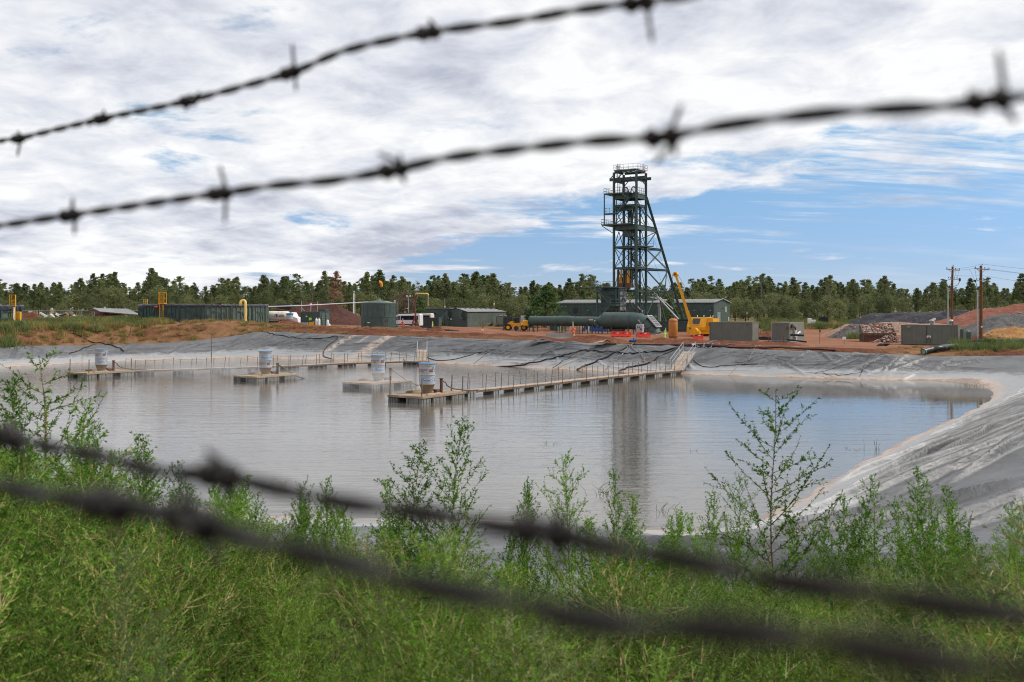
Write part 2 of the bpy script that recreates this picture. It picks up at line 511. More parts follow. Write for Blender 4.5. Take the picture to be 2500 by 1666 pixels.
# ------------------------------------------------------------------ pond outline: (waterline x, y, crest x, y, crest z, edge x, y, edge z)
def _cr(pts,n,closed=True):
 """Catmull-Rom through rows of numbers, resampled"""
 A=np.array(pts,float);k=len(A);out=[]
 for i in range(k if closed else k-1):
  p0,p1,p2,p3=(A[(i-1)%k],A[i],A[(i+1)%k],A[(i+2)%k])if closed else(A[max(i-1,0)],A[i],A[i+1],A[min(i+2,k-1)])
  for t in np.linspace(0,1,n,endpoint=False):
   out.append(0.5*((2*p1)+(-p0+p2)*t+(2*p0-5*p1+4*p2-p3)*t**2+(-p0+3*p1-3*p2+p3)*t**3))
 if not closed:out.append(A[-1])
 return np.array(out)
POND=[(5.5,29.4,7.0,13.5,3.0,8.0,9.6,3.2),(7.3,30.2,12.0,19.5,2.9,16.0,12.5,3.05),(9.16,33.2,15.5,27.5,2.9,21.0,22.0,3.05),(11.45,36.8,18.4,32.0,2.95,23.0,29.0,3.1),(15.6,43.4,22.6,39.0,3.0,25.0,37.6,3.1),(19.5,49.4,26.8,45.0,3.1,28.5,44.0,3.15),(27.5,61.0,35.2,56.4,3.1,36.5,55.6,3.15),(35.3,73.5,43.2,69.0,3.0,44.5,68.3,3.05),(39.4,82.7,48.4,78.6,2.8,49.8,78.0,2.85),(40.4,88.8,49.5,92.0,2.2,50.6,92.4,2.2),(37.5,91.1,41.0,96.2,1.95,41.6,97.0,1.95),(32.4,91.9,35.4,96.5,2.15,35.8,97.3,2.15),(18.3,98.8,21.5,103.8,2.40,21.9,104.6,2.40),(4.8,107.5,8.0,112.5,2.66,8.4,113.3,2.66),(0.0,112.0,3.2,117.0,2.75,3.6,117.8,2.75),(-10.3,119.7,-7.0,124.7,2.83,-6.6,125.5,2.83),(-29.5,130.2,-27.6,137.0,3.10,-27.4,138.0,3.10),(-33.5,130.8,-34.2,138.0,3.30,-34.4,139.0,3.30),(-41.0,129.3,-43.5,135.6,2.15,-43.9,136.4,2.15),(-49.4,124.5,-53.6,130.6,1.80,-54.2,131.3,1.80),(-56.8,110.5,-63.6,114.5,2.15,-64.4,115.0,2.15),(-66.0,92.0,-74.0,94.5,2.5,-75.0,94.8,2.5),(-62.0,70.0,-69.5,66.0,2.6,-70.3,65.5,2.6),(-45.0,52.0,-50.0,45.5,2.7,-50.6,44.8,2.7),(-30.0,43.0,-34.0,34.5,2.7,-34.4,33.6,2.75),(-19.0,37.2,-22.5,24.0,2.7,-22.8,22.8,2.75),(-12.7,34.1,-13.5,17.5,2.85,-13.6,15.8,2.95),(-7.8,31.7,-7.6,14.2,3.0,-7.7,12.4,3.1),(-3.5,31.1,-3.6,13.0,3.05,-3.6,10.8,3.2),(0.0,30.9,0.2,12.7,3.05,0.2,10.2,3.25),(3.0,29.9,3.6,12.6,3.05,3.9,9.8,3.25),]
PD=_cr(POND,40)
_seg=np.linalg.norm(np.diff(np.vstack([PD[:,:2],PD[:1,:2]]),axis=0),axis=1)
_s=np.concatenate([[0],np.cumsum(_seg)])
PER=_s[-1]
_near=np.clip((np.hypot(PD[:,0]-16,PD[:,1]-42)-24)/40,0,1)
NS=2700
# resample along the perimeter, denser near the camera
_w=1.0/(0.075+0.13*_near)
_cw=np.concatenate([[0],np.cumsum(_seg*_w)])
_tgt=np.linspace(0,_cw[-1],NS,endpoint=False)
_sg=np.interp(_tgt,_cw,_s)
PDc=np.vstack([PD,PD[:1]])
LP=np.stack([np.interp(_sg,_s,PDc[:,k])for k in range(8)],axis=1)
LS=_sg
# ------------------------------------------------------------------ liner
W2,C2,CZ,K2,KZ=LP[:,0:2],LP[:,2:4],LP[:,4],LP[:,5:7],LP[:,7]
_dir=C2-W2
wid=np.linalg.norm(_dir,axis=1)
_dir=_dir/wid[:,None]
TA=np.concatenate([np.linspace(-0.62,-0.1,6),np.linspace(-0.03,1.0,140),np.linspace(1.02,1.36,20)])
rows=[]
for t in TA:
 if t<=1.0:
  xy=W2+_dir*(wid*t)[:,None]
  tt=np.full(NS,t)
  z=CZ*(tt-0.10*np.clip(tt-0.55,0,1)**2/0.2025*0.35)/(1-0.035)if t>0 else CZ*t
 else:
  f=min((t-1.0)/0.30,1.2)
  xy=C2+(K2-C2)*f
  z=CZ+(KZ-CZ)*f-max(0,f-1)*1.5
 rows.append(np.column_stack([xy,z]))
L=np.stack(rows,axis=1)
NTA=len(TA)
ss=np.repeat(LS[:,None],NTA,1)
dd=(TA[None,:]*wid[:,None])
Xl,Yl=L[:,:,0],L[:,:,1]
# wrinkles: long folds running up the bank at a slant, and folds along the bank near the camera
_tang=np.roll(W2,-12,axis=0)-np.roll(W2,12,axis=0);_tang/=np.linalg.norm(_tang,axis=1)[:,None]
def folds(out,n,rows_,seed,tr,ang,ln,w,h,curve=0.4,flip=1.0):
 """n single long folds laid over the sheet in world space; ang is measured from the bank's own direction, positive up the slope"""
 rn=random.Random(seed);rows_=np.asarray(rows_)
 for _ in range(n):
  i0=int(rows_[rn.randrange(len(rows_))]);j0=int(np.argmin(np.abs(TA-rn.uniform(*tr))))
  cx,cy_=Xl[i0,j0],Yl[i0,j0];tx,ty=_tang[i0];nx,ny=_dir[i0];nx,ny=nx-(nx*tx+ny*ty)*tx,ny-(nx*tx+ny*ty)*ty
  q_=math.hypot(nx,ny);nx,ny=nx/q_,ny/q_
  a=R(rn.uniform(*ang));dx,dy=tx*math.cos(a)+nx*math.sin(a),ty*math.cos(a)+ny*math.sin(a);sx,sy=-dy,dx
  l=rn.uniform(*ln);ww=rn.uniform(*w);hh=rn.uniform(*h);c=rn.uniform(-curve,curve)
  i=np.where((np.abs(W2[:,0]-cx)<l+14)&(np.abs(W2[:,1]-cy_)<l+14))[0]
  al=(Xl[i]-cx)*dx+(Yl[i]-cy_)*dy
  ac=((Xl[i]-cx)*sx+(Yl[i]-cy_)*sy)*flip+c*(al/l)**2*l*0.25+0.06*np.sin(al*0.9+l*9)
  env=np.exp(-(al/(l*0.55))**4)
  sh=np.where(ac>0,ac/ww,ac/(ww*2.2))
  out[i]=np.maximum(out[i],hh*env*np.exp(-sh**2))
_yr=np.arange(NS)
far_rows=_yr[(W2[:,1]>90)&(LS>PER*0.15)]
rb_rows=_yr[(LS<PER*0.4)&(W2[:,1]<86)&(W2[:,0]>6)]
co_rows=np.concatenate([_yr[(LS>PER-7)],_yr[(LS<5)]])
nb_rows=_yr[(LS>PER*0.72)&(LS<PER-5)]
i_rb1=LS[np.argmin(np.hypot(W2[:,0]-39,W2[:,1]-82))]
hgt=np.zeros((NS,NTA))
folds(hgt,120,far_rows,1,(0.25,0.95),(-62,-32),(2.5,7),(0.06,0.12),(0.12,0.30))
folds(hgt,45,far_rows,2,(0.3,0.95),(35,62),(1.5,4),(0.07,0.13),(0.08,0.20))
folds(hgt,170,far_rows,3,(0.1,0.95),(-9,7),(2,8),(0.05,0.10),(0.06,0.18))
folds(hgt,34,rb_rows,4,(0.25,1.0),(10,26),(7,15),(0.06,0.11),(0.22,0.46),0.5,-1.0)
folds(hgt,44,rb_rows,5,(0.22,1.0),(8,30),(2,8),(0.045,0.075),(0.09,0.24),0.5,-1.0)
folds(hgt,16,co_rows,6,(0.30,1.15),(0,40),(3,9),(0.07,0.13),(0.16,0.34),0.6,-1.0)
folds(hgt,60,nb_rows,7,(0.1,1.0),(-20,25),(3,10),(0.06,0.13),(0.05,0.14),0.6)
near=smooth01((i_rb1+4-ss)/6)
fw=fbm(ss*0.06,dd*0.22,31,3)
foot=np.exp(-((TA[None,:]-0.20-0.10*(fw-0.5))/0.07)**2)*(fbm(Xl*1.1,Yl*1.1,35,2)-0.5)
hgt+=near*0.12*foot+0.06*(fbm(Xl*0.35,Yl*0.35,15,3)-0.5)
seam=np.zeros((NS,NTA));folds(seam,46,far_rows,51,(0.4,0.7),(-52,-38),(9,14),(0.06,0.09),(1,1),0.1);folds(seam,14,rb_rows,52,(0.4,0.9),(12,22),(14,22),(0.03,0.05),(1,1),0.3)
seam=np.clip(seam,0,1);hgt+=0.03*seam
edge_damp=np.clip((1.30-TA)/0.2,0,1)[None,:]*np.clip((TA+0.05)/0.12,0.35,1)[None,:]
L[:,:,2]+=hgt*edge_damp-0.06*edge_damp
# ragged waterline
L[:,:,2]+=(fbm(Xl*0.35,Yl*0.35,41,4)-0.5)*0.22*np.exp(-(TA[None,:]/0.12)**2)
# silt washed up in the two far corners
cor=np.exp(-((Xl-39.5)**2+(Yl-88)**2)/14)*0.35
L[:,:,2]+=cor*np.exp(-((TA[None,:]-0.03)/0.15)**2)*(0.4+fbm(Xl*0.8,Yl*0.8,43,3))
idx=np.arange(NS*NTA).reshape(NS,NTA)
a_,b_=idx,np.roll(idx,-1,axis=0)
LF=np.stack([a_[:,:-1],b_[:,:-1],b_[:,1:],a_[:,1:]],axis=-1).reshape(-1,4)
t=NT('pond_liner_sheet')
geo=t.n('ShaderNodeNewGeometry')
sx=t.n('ShaderNodeSeparateXYZ');t.l(geo.outputs['Position'],sx.inputs[0])
wv=t.coord('World')
nb=t.noise(wv,0.35,5,0.6)
nf=t.noise(wv,3.0,5,0.65)
att=t.n('ShaderNodeAttribute');att.attribute_name='band'
sb=t.n('ShaderNodeSeparateColor');t.l(att.outputs['Color'],sb.inputs[0])
band,along,spill=sb.outputs[0],sb.outputs[1],sb.outputs[2]
base=t.mix(t.rng(t.math('ADD',t.math('MULTIPLY',nb,0.6),t.math('MULTIPLY',nf,0.4)),0.35,0.65),(0.072,0.074,0.078),(0.142,0.144,0.149))
strk=t.n('ShaderNodeTexNoise');strk.inputs['Scale'].default_value=1.0;strk.inputs['Detail'].default_value=6;strk.inputs['Roughness'].default_value=0.65
cmb=t.n('ShaderNodeCombineXYZ')
t.l(t.math('MULTIPLY',along,55.0),cmb.inputs[0]);t.l(t.math('MULTIPLY',band,16.0),cmb.inputs[1]);t.l(cmb.outputs[0],strk.inputs['Vector'])
wob=t.math('ADD',t.math('MULTIPLY',t.math('SUBTRACT',strk.outputs['Fac'],0.5),0.34),t.math('MULTIPLY',t.math('SUBTRACT',nb,0.5),0.25))
lev=t.math('ADD',band,wob)
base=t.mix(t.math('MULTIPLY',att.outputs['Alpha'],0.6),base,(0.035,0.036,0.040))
salt=t.rng(lev,0.44,0.25)
c=t.mix(t.math('MULTIPLY',salt,0.75),base,(0.36,0.365,0.37))
mud=t.rng(t.math('ADD',lev,t.math('MULTIPLY',t.math('SUBTRACT',nf,0.5),0.16)),0.15,0.04)
c=t.mix(mud,c,t.mix(t.rng(nf,0.35,0.7),(0.37,0.285,0.23),(0.48,0.40,0.34)))
wet=t.rng(lev,0.045,0.0)
c=t.mix(t.math('MULTIPLY',wet,0.7),c,(0.24,0.165,0.115))
c=t.mix(t.math('MULTIPLY',spill,t.rng(strk.outputs['Fac'],0.3,0.62)),c,(0.45,0.355,0.29))
dustn=t.rng(t.noise(wv,0.9,6,0.7),0.6,0.8)
c=t.mix(t.math('MULTIPLY',dustn,0.25),c,(0.34,0.29,0.25))
b1=t.bump(t.noise(t.coord('World',(1.0,1.0,2.0)),1.4,6,0.6,0.8),0.5,0.12)
b2=t.bump(t.noise(wv,9.0,4,0.6),0.3,0.02,b1)
t.bsdf(c,t.rng(nf,0.3,0.7,0.43,0.57),0.0,0.5,b2)
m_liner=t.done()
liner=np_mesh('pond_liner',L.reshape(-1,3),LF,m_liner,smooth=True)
tag(liner,'grey plastic sheet lining the sloping banks of the pond','pond liner',kind='structure')
lc=liner.data.color_attributes.new('band','FLOAT_COLOR','POINT')
sp=np.zeros((NS,NTA))
for(ax,ay,bx,by,w,st)in((-20.2,134.2,-28.5,126.0,0.75,1.0),(-14.6,132.5,-20.6,125.0,1.3,1.0),(-22.2,133.3,-24.6,130.0,0.35,0.8),(-18.8,132.6,-20.2,130.6,0.3,0.8)):
 vx,vy=bx-ax,by-ay
 tt=np.clip(((Xl-ax)*vx+(Yl-ay)*vy)/(vx*vx+vy*vy),0,1)
 dpt=np.hypot(Xl-ax-tt*vx,Yl-ay-tt*vy)
 sp=np.maximum(sp,st*smooth01(1.25-dpt/(w*(0.5+0.8*tt))))
cv=np.ones((NS,NTA,4),np.float32)
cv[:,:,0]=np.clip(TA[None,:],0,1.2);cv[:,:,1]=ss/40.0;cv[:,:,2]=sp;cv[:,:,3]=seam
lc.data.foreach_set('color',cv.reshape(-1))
if np.dot(np.cross(L[0,1]-L[0,0],L[1,0]-L[0,0]),(0,0,1))>0:
 liner.data.flip_normals()
 # ------------------------------------------------------------------ ground
def site_pts():
 q=[]
 for px,py,Y in[(-150,806,128),(0,804,130),(60,803,131),(150,801,137),(260,800,139),(330,798,141),(400,792,142),(470,789,142),(540,788,143),(620,790,143.5),(680,797,143),(750,800,143),(830,802,143),(950,806,140),(1060,811,138)]:
  p=P3(px,py,Y);q.append((p.x,p.y,p.z))
 for px,z,Y in[(-200,4.1,150),(0,4.2,155),(200,4.3,165),(400,4.4,155),(560,4.4,160),(700,3.55,155),(700,3.7,175),(850,3.45,160),(930,3.4,165),(1050,3.1,160),(1100,2.95,180),(1150,2.9,200),(1000,3.3,195),(1250,2.55,150),(1300,2.4,175),(1400,2.2,145),(1400,2.15,170),(1500,2.1,155),(1600,2.1,150),(1600,2.1,180),(1750,2.1,140),(1850,2.1,140),(1950,2.1,135),(2100,2.1,128),(2200,2.1,120),(2300,2.1,118),(2400,2.2,115),(2600,2.3,105),(1750,2.6,200),(1950,2.3,170),(2100,2.5,165),(1400,2.3,188),(1550,2.2,190),(1250,3.3,240),(1600,3.4,225),(1780,3.5,235),(2000,3.2,230),(2300,3.2,220)]:
  q.append((uu(px)*Y,Y,z))
 for X,Y,z in[(-250,230,4.3),(-150,250,4.4),(-60,250,4.3),(0,290,4.2),(100,290,4.1),(200,260,4.2),(-150,330,4.6),(0,360,4.5),(150,340,4.5),(300,300,4.6),(-300,320,4.8),(0,500,5.0),(-300,500,5),(300,500,5),(-110,130,4.0),(-100,90,3.8),(-100,60,3.5),(-75,40,3.2),(-50,25,3.2),(-35,12,3.6),(100,95,2.8),(85,70,3.2),(70,45,3.4),(60,20,3.6),(45,8,4.2),(0,-2,4.95),(-4,-2,4.95),(4,-2,4.95),(0,1.5,4.9),(-3,2,4.85),(3,2,4.85),(0,4,4.62),(-4,4,4.6),(4,4,4.6),(0,6.5,4.18),(-4,6.5,4.15),(5,6.5,4.1),(9,5,4.2),(-10,6,4.2),(-10,10,3.6),(14,6,3.8),(0,-30,5.0),(30,-30,5),(-30,-30,5),(0,-200,5),(-300,0,4.5),(300,0,4.5)]:
  q.append((X,Y,z))
 return np.array(q,float)
SITE=site_pts()
EDGE=LP[::3,5:8].copy()
def edge_dist(x,y):
 """signed distance to the liner's outer edge (positive outside) and the edge's height there"""
 n=len(x);best=np.full(n,1e9);zb=np.zeros(n);ins=np.zeros(n,bool)
 A=EDGE;B=np.roll(EDGE,-1,axis=0)
 for i in range(0,n,6000):
  X=x[i:i+6000,None];Y=y[i:i+6000,None]
  dx,dy=B[:,0]-A[:,0],B[:,1]-A[:,1]
  tt=np.clip(((X-A[:,0])*dx+(Y-A[:,1])*dy)/(dx*dx+dy*dy+1e-9),0,1)
  d2=(X-A[:,0]-tt*dx)**2+(Y-A[:,1]-tt*dy)**2
  k=d2.argmin(1);r=np.arange(len(k))
  best[i:i+6000]=np.sqrt(d2[r,k]);zb[i:i+6000]=A[k,2]+tt[r,k]*(B[k,2]-A[k,2])
  cr=((A[:,1]>Y)!=(B[:,1]>Y))&(X<(B[:,0]-A[:,0])*(Y-A[:,1])/(B[:,1]-A[:,1]+1e-12)+A[:,0])
  ins[i:i+6000]=(cr.sum(1)%2)==1
 return np.where(ins,-best,best),zb
def ground_z(x,y,want=False):
 x=np.atleast_1d(np.asarray(x,float));y=np.atleast_1d(np.asarray(y,float))
 num=np.zeros(len(x));den=np.zeros(len(x))
 for(a,b,z)in SITE:
  w=1.0/((x-a)**2+(y-b)**2+0.6)**1.7
  num+=w*z;den+=w
 s=num/den
 d,zb=edge_dist(x,y)
 far=smooth01((y-86)/12)
 k=smooth01(np.where(far>0.5,d/4.5,d/6.0))
 px=x/np.maximum(y,1)*FPX+1250
 z=zb*(1-k)+s*k
 # berm of loose dirt
 bw=fbm(x*0.22,y*0.22,51,4)
 bh=(0.18+0.75*np.clip(bw-0.32,0,1))*smooth01((px-660)/60)
 gap=np.exp(-((px-1366)/34)**2)+0.8*np.exp(-((px-1538)/16)**2)
 bh=bh*np.clip(1-gap,0,1)
 berm=bh*np.exp(-((d-2.2)/1.5)**2)*far*(d>0)
 lump=(fbm(x*0.7,y*0.7,52,4)-0.5)*0.35*np.exp(-((d-2)/2.5)**2)*far
 rough=(fbm(x*0.35,y*0.35,53,4)-0.5)*0.10+(fbm(x*0.02,y*0.02,54,3)-0.5)*0.5*smooth01((np.hypot(x,y)-200)/200)
 lb=smooth01((700-px)/60)*far*np.exp(-((d-4)/4)**2)*(fbm(x*0.5,y*0.5,57,4)-0.5)*0.7
 out=z+berm+lump+rough+lb+0.05*smooth01(d/0.5)
 z_in=zb+d*0.75-0.12
 out=np.where(d<0,np.maximum(z_in,-4.0),out)
 if want:return out,d,px,far,berm
 return out
def steps(a,b,s):return np.arange(a,b,s)
gx=np.unique(np.concatenate([-np.geomspace(100,5000,26)[::-1],steps(-100,-66,2.0),steps(-66,66,0.55),steps(66,100,1.6),np.geomspace(100,5000,26)]))
gy=np.unique(np.concatenate([-np.geomspace(12,3000,16)[::-1],steps(-10,28,0.8),steps(28,88,2.0),steps(88,150,0.5),steps(150,200,1.2),steps(200,300,4),np.geomspace(300,7000,26)]))
GX,GY=np.meshgrid(gx,gy,indexing='ij')
gz,gd,gpx,gfar,gberm=ground_z(GX.ravel(),GY.ravel(),True)
ni,nj=GX.shape
idx=np.arange(ni*nj).reshape(ni,nj)
GF=np.stack([idx[:-1,:-1],idx[1:,:-1],idx[1:,1:],idx[:-1,1:]],axis=-1).reshape(-1,4)
# drop the part of the sheet that lies deep under the liner
keep=~(gd[GF]<-2.2).all(1)
GF=GF[keep]
t=NT('site_soil')
wv=t.coord('World')
nb=t.noise(wv,0.12,5,0.6);nm_=t.noise(wv,1.1,6,0.65);nf=t.noise(wv,6.0,5,0.7)
att=t.n('ShaderNodeAttribute');att.attribute_name='soil'
sb=t.n('ShaderNodeSeparateColor');t.l(att.outputs['Color'],sb.inputs[0])
yard=t.mix(t.rng(t.math('ADD',t.math('MULTIPLY',nb,0.5),t.math('MULTIPLY',nm_,0.5)),0.35,0.65),(0.165,0.072,0.040),(0.27,0.130,0.076))
loose=t.mix(t.rng(t.math('ADD',t.math('MULTIPLY',nf,0.6),t.math('MULTIPLY',nm_,0.4)),0.36,0.66),(0.070,0.027,0.017),(0.185,0.070,0.041))
peb=t.n('ShaderNodeTexVoronoi');peb.inputs['Scale'].default_value=3.2;t.l(wv,peb.inputs['Vector'])
loose=t.mix(t.math('MULTIPLY',t.rng(peb.outputs['Distance'],0.17,0.08),t.rng(nf,0.5,0.62)),loose,(0.36,0.23,0.17))
dryg=t.mix(t.rng(t.math('ADD',t.math('MULTIPLY',nm_,0.5),t.math('MULTIPLY',nf,0.5)),0.38,0.62),(0.14,0.062,0.033),(0.245,0.145,0.070))
field=t.mix(t.rng(t.noise(wv,0.3,6,0.7),0.42,0.62),(0.20,0.15,0.075),(0.085,0.10,0.04))
nearc=t.mix(t.rng(nm_,0.4,0.6),(0.10,0.052,0.03),(0.055,0.055,0.022))
c=t.mix(sb.outputs[0],loose,yard)
c=t.mix(sb.outputs[1],c,dryg)
c=t.mix(sb.outputs[2],c,field)
al=att.outputs['Alpha']
c=t.mix(al,nearc,c)
b1=t.bump(nm_,0.5,0.12);b2=t.bump(nf,0.7,0.05,b1)
t.bsdf(c,0.95,0,0.1,b2)
m_soil=t.done()
ground=np_mesh('ground',np.column_stack([GX.ravel(),GY.ravel(),gz]),GF,m_soil,smooth=True)
tag(ground,'red dirt ground around the pond and beyond to the trees','ground',kind='structure')
ca=ground.data.color_attributes.new('soil','FLOAT_COLOR','POINT')
x,y=GX.ravel(),GY.ravel()
col=np.zeros((len(x),4),np.float32)
e1d=x*E1.x+y*E1.y
col[:,0]=smooth01((gd-2.5+1.8*(fbm(x*0.3,y*0.3,61,3)-0.5)-gberm*2.0)/1.8)
dg=fbm(x*0.15,y*0.15,62,4)
left=smooth01((720-gpx)/120)
col[:,1]=np.clip(left*smooth01((dg-0.28)/0.2)+smooth01((gpx-2150)/80)*smooth01((dg-0.42)/0.12)*0.8+0.8*np.exp(-((gd-0.4)/0.7)**2)*smooth01((dg-0.40)/0.1),0,1)
back=smooth01((y-205+35*(fbm(x*0.05,y*0.05,63,3)-0.5)+20*smooth01((gpx-1850)/100))/20)
col[:,2]=np.maximum(back,smooth01((np.abs(x)-75)/15)*smooth01((y-90)/20))
col[:,3]=smooth01((y-60)/20)
ca.data.foreach_set('color',col.ravel())
def gz1(x,y):
 return float(ground_z([x],[y])[0])
def G(px,Y,dz=0.0):
 """a point of the ground seen in that direction at that depth"""
 X=uu(px)*Y
 return Vector((X,Y,gz1(X,Y)+dz))
 # ------------------------------------------------------------------ water
t=NT('murky_water')
wv=t.coord('World')
fade=t.n('ShaderNodeSeparateXYZ');t.l(wv,fade.inputs[0])
dv_=t.n('ShaderNodeVectorMath',operation='DISTANCE');t.l(wv,dv_.inputs[0]);dv_.inputs[1].default_value=(34,80,0)
calm=t.rng(t.math('ADD',dv_.outputs['Value'],t.math('MULTIPLY',t.noise(wv,0.05,3,0.5),16)),46.0,18.0)
w1=t.noise(t.coord('World',(0.42,1.5,1),(0,0,0.10)),1.9,3,0.55,0.5)
w2=t.noise(t.coord('World',(0.5,1.5,1),(0,0,-0.14)),4.6,3,0.6,0.3)
w3=t.noise(t.coord('World',(0.28,1.5,1),(0,0,0.05)),0.85,3,0.5,0.5)
h=t.math('ADD',t.math('ADD',t.math('MULTIPLY',w1,0.55),t.math('MULTIPLY',w2,0.25)),t.math('MULTIPLY',w3,1.0))
bm_=t.bump(h,t.math('ADD',t.math('MULTIPLY',t.math('SUBTRACT',1.0,calm),0.13),0.035),0.12)
mk=t.mix(t.rng(t.noise(wv,0.05,3,0.5),0.35,0.65),(0.098,0.089,0.074),(0.130,0.120,0.102))
b=t.bsdf(mk,0.03,0,0.5,bm_)
b.inputs['IOR'].default_value=1.38
m_water=t.done()
wp=LP[::4,:4]
wo_=wp[:,:2]+(wp[:,2:4]-wp[:,:2])/np.linalg.norm(wp[:,2:4]-wp[:,:2],axis=1)[:,None]*1.6
mb=MB();mb.add([(p[0],p[1],0.0)for p in wo_],[tuple(range(len(wo_)))])
water=mb.build('water',m_water)
if water.data.polygons[0].normal.z<0:water.data.flip_normals()
tag(water,'murky grey brown water of the pond with small ripples','water',kind='structure')
_bv=BVHTree.FromPolygons([tuple(p)for p in L.reshape(-1,3)],[tuple(f)for f in LF.tolist()])
_gv=BVHTree.FromPolygons(list(zip(GX.ravel().tolist(),GY.ravel().tolist(),gz.tolist())),[tuple(f)for f in GF.tolist()])
def drop(px,py,lift=0.0):
 """point of the liner or ground that the photo shows at that place"""
 o=Vector((0,0,EYE));d=Vector((uu(px),1.0,-(py-755.0)/FPX)).normalized()
 best=None
 for bv in(_bv,_gv):
  h_=bv.ray_cast(o+d*6,d)
  if h_[0]is not None and(best is None or(h_[0]-o).length<(best-o).length):best=h_[0]
 if best is None or best.z<0:best=o+d*(EYE/max(1e-6,-d.z))
 return best+Vector((0,0,lift))
def surf(x,y):
 z=-9.0
 for bv in(_bv,_gv):
  h_=bv.ray_cast(Vector((x,y,60)),Vector((0,0,-1)))
  if h_[0]is not None:z=max(z,h_[0].z)
 return z
 # ------------------------------------------------------------------ headframe
HB=Vector((23.5,188.0,2.1))
HA=HB-E1*4.74
HD=HB+E2*4.2
HC=HA+E2*4.2
hc=(HA+HD)/2
hf=thing('headframe','tall dark green steel mine headframe tower with two sheave wheels','headframe',hc)
def hz(py,Y=189.0):return EYE+(755-py)/FPX*Y
def at_z(p,z):return Vector((p.x,p.y,z))
LV=dict(base=2.1,s5=10.0,l4=14.3,l3=18.3,l2=22.5,mid=26.2,sheave=28.4,crane=31.5,top=32.8)
corn=[HA,HB,HC,HD]
for p in corn:
 mb=MB(hc);mb.ibeam(at_z(p,1.9),at_z(p,LV['top']-0.17),0.37,0.36,0.07);mb.box((p.x,p.y,2.15),(0.9,0.9,0.25),TH)
 mb.build('leg',m_steel_dk,hf)
sides=[(HA,HB),(HB,HD),(HA,HC),(HC,HD)]
def inner(a,b,k=0.25):
 d=(b-a).normalized()*k
 return a+d,b-d
for z in('s5','l4','l3','mid','top'):
 for a,b in sides:
  a2,b2=inner(a,b)
  mb=MB(hc);mb.ibeam(at_z(a2,LV[z]),at_z(b2,LV[z]),0.24,0.36,0.04);mb.build('girder',m_steel_dk,hf)
for z in('l2','sheave'):
 for a,b in sides:
  a2,b2=inner(a,b)
  mb=MB(hc);mb.ibeam(at_z(a2,LV[z]-0.45),at_z(b2,LV[z]-0.45),0.26,0.95,0.05);mb.build('girder',m_green if(a is HB)else m_steel_dk,hf)
  # cross bracing, panel by panel
zs=[LV['base']+0.3,LV['s5'],LV['l4'],LV['l3'],LV['l2']-0.9,LV['mid']]
for k in range(5):
 for a,b in sides:
  z0,z1=zs[k]+0.15,zs[k+1]-0.15
  if k==4:z0=LV['l2']+0.1
  a2,b2=inner(a,b,0.2)
  zm=(z0+z1)/2
  mid=(a2+b2)/2
  if k%2==0:
   prs=[((a2,z0),(b2,z1)),((b2,z0),(a2,z1))]
  else:
   prs=[((a2,z0),(mid,z1)),((b2,z0),(mid,z1)),((a2,z1),(mid,z0+0.0))][:2]
  for(p,zp),(q_,zq)in prs:
   mb=MB(hc);mb.bar(at_z(p,zp),at_z(q_,zq),0.11,0.11);mb.build('brace',m_steel_dk,hf)
   # brackets under the crane beam
for a,b in sides:
 for p,q_ in((a,b),(b,a)):
  d=(q_-p).normalized()
  mb=MB(hc);mb.bar(at_z(p+d*0.2,LV['top']-2.3),at_z(p+d*1.3,LV['top']-1.15),0.13);mb.build('brace',m_steel_dk,hf)
for off in(0.9,3.3):
 a=HA+E2*off-E1*1.4;b=HB+E2*off+E1*1.5
 mb=MB(hc);mb.ibeam(at_z(a,LV['crane']-0.1),at_z(b,LV['crane']-0.1),0.3,0.55,0.06);mb.build('crane_beam',m_steel_dk,hf)
 mb=MB(hc);mb.bar(at_z(a,LV['crane']),at_z(HA+E2*off,LV['top']-0.1),0.14);mb.build('brace',m_steel_dk,hf)
for a,b in sides[1:3]:
 a2,b2=inner(a,b)
 mb=MB(hc);mb.ibeam(at_z(a2,LV['crane']-0.55),at_z(b2,LV['crane']-0.55),0.2,0.3,0.04);mb.build('girder',m_steel_dk,hf)
def rail(parent,off,pts,z,h=1.05,mats=None,gap=1.1,w=0.05,toe=True,name='railing'):
 mb=MB(off)
 for i in range(len(pts)-1):
  a,b=Vector(pts[i]),Vector(pts[i+1])
  za,zb=(z,z)if not isinstance(z,(list,tuple))else(z[i],z[i+1])
  n=max(1,int(round((b-a).length/gap)))
  for k in range(n+1):
   p=a.lerp(b,k/n);zp=za+(zb-za)*k/n
   mb.bar(at_z(p,zp),at_z(p,zp+h),w)
  for hh in(h,h*0.5)+((0.06,)if toe else()):
   mb.bar(at_z(a,za+hh),at_z(b,zb+hh),w,w if hh>0.1 else 0.12)
 return mb.build(name,mats or m_green_lt,parent)
def deck(name,a,b,c,d,z,th=0.12,m=None):
 mb=MB(hc)
 mb.add([at_z(p,z)for p in(a,b,c,d)]+[at_z(p,z-th)for p in(a,b,c,d)],[(0,1,2,3),(7,6,5,4),(0,4,5,1),(1,5,6,2),(2,6,7,3),(3,7,4,0)])
 return mb.build(name,m or m_steel_dk,hf)
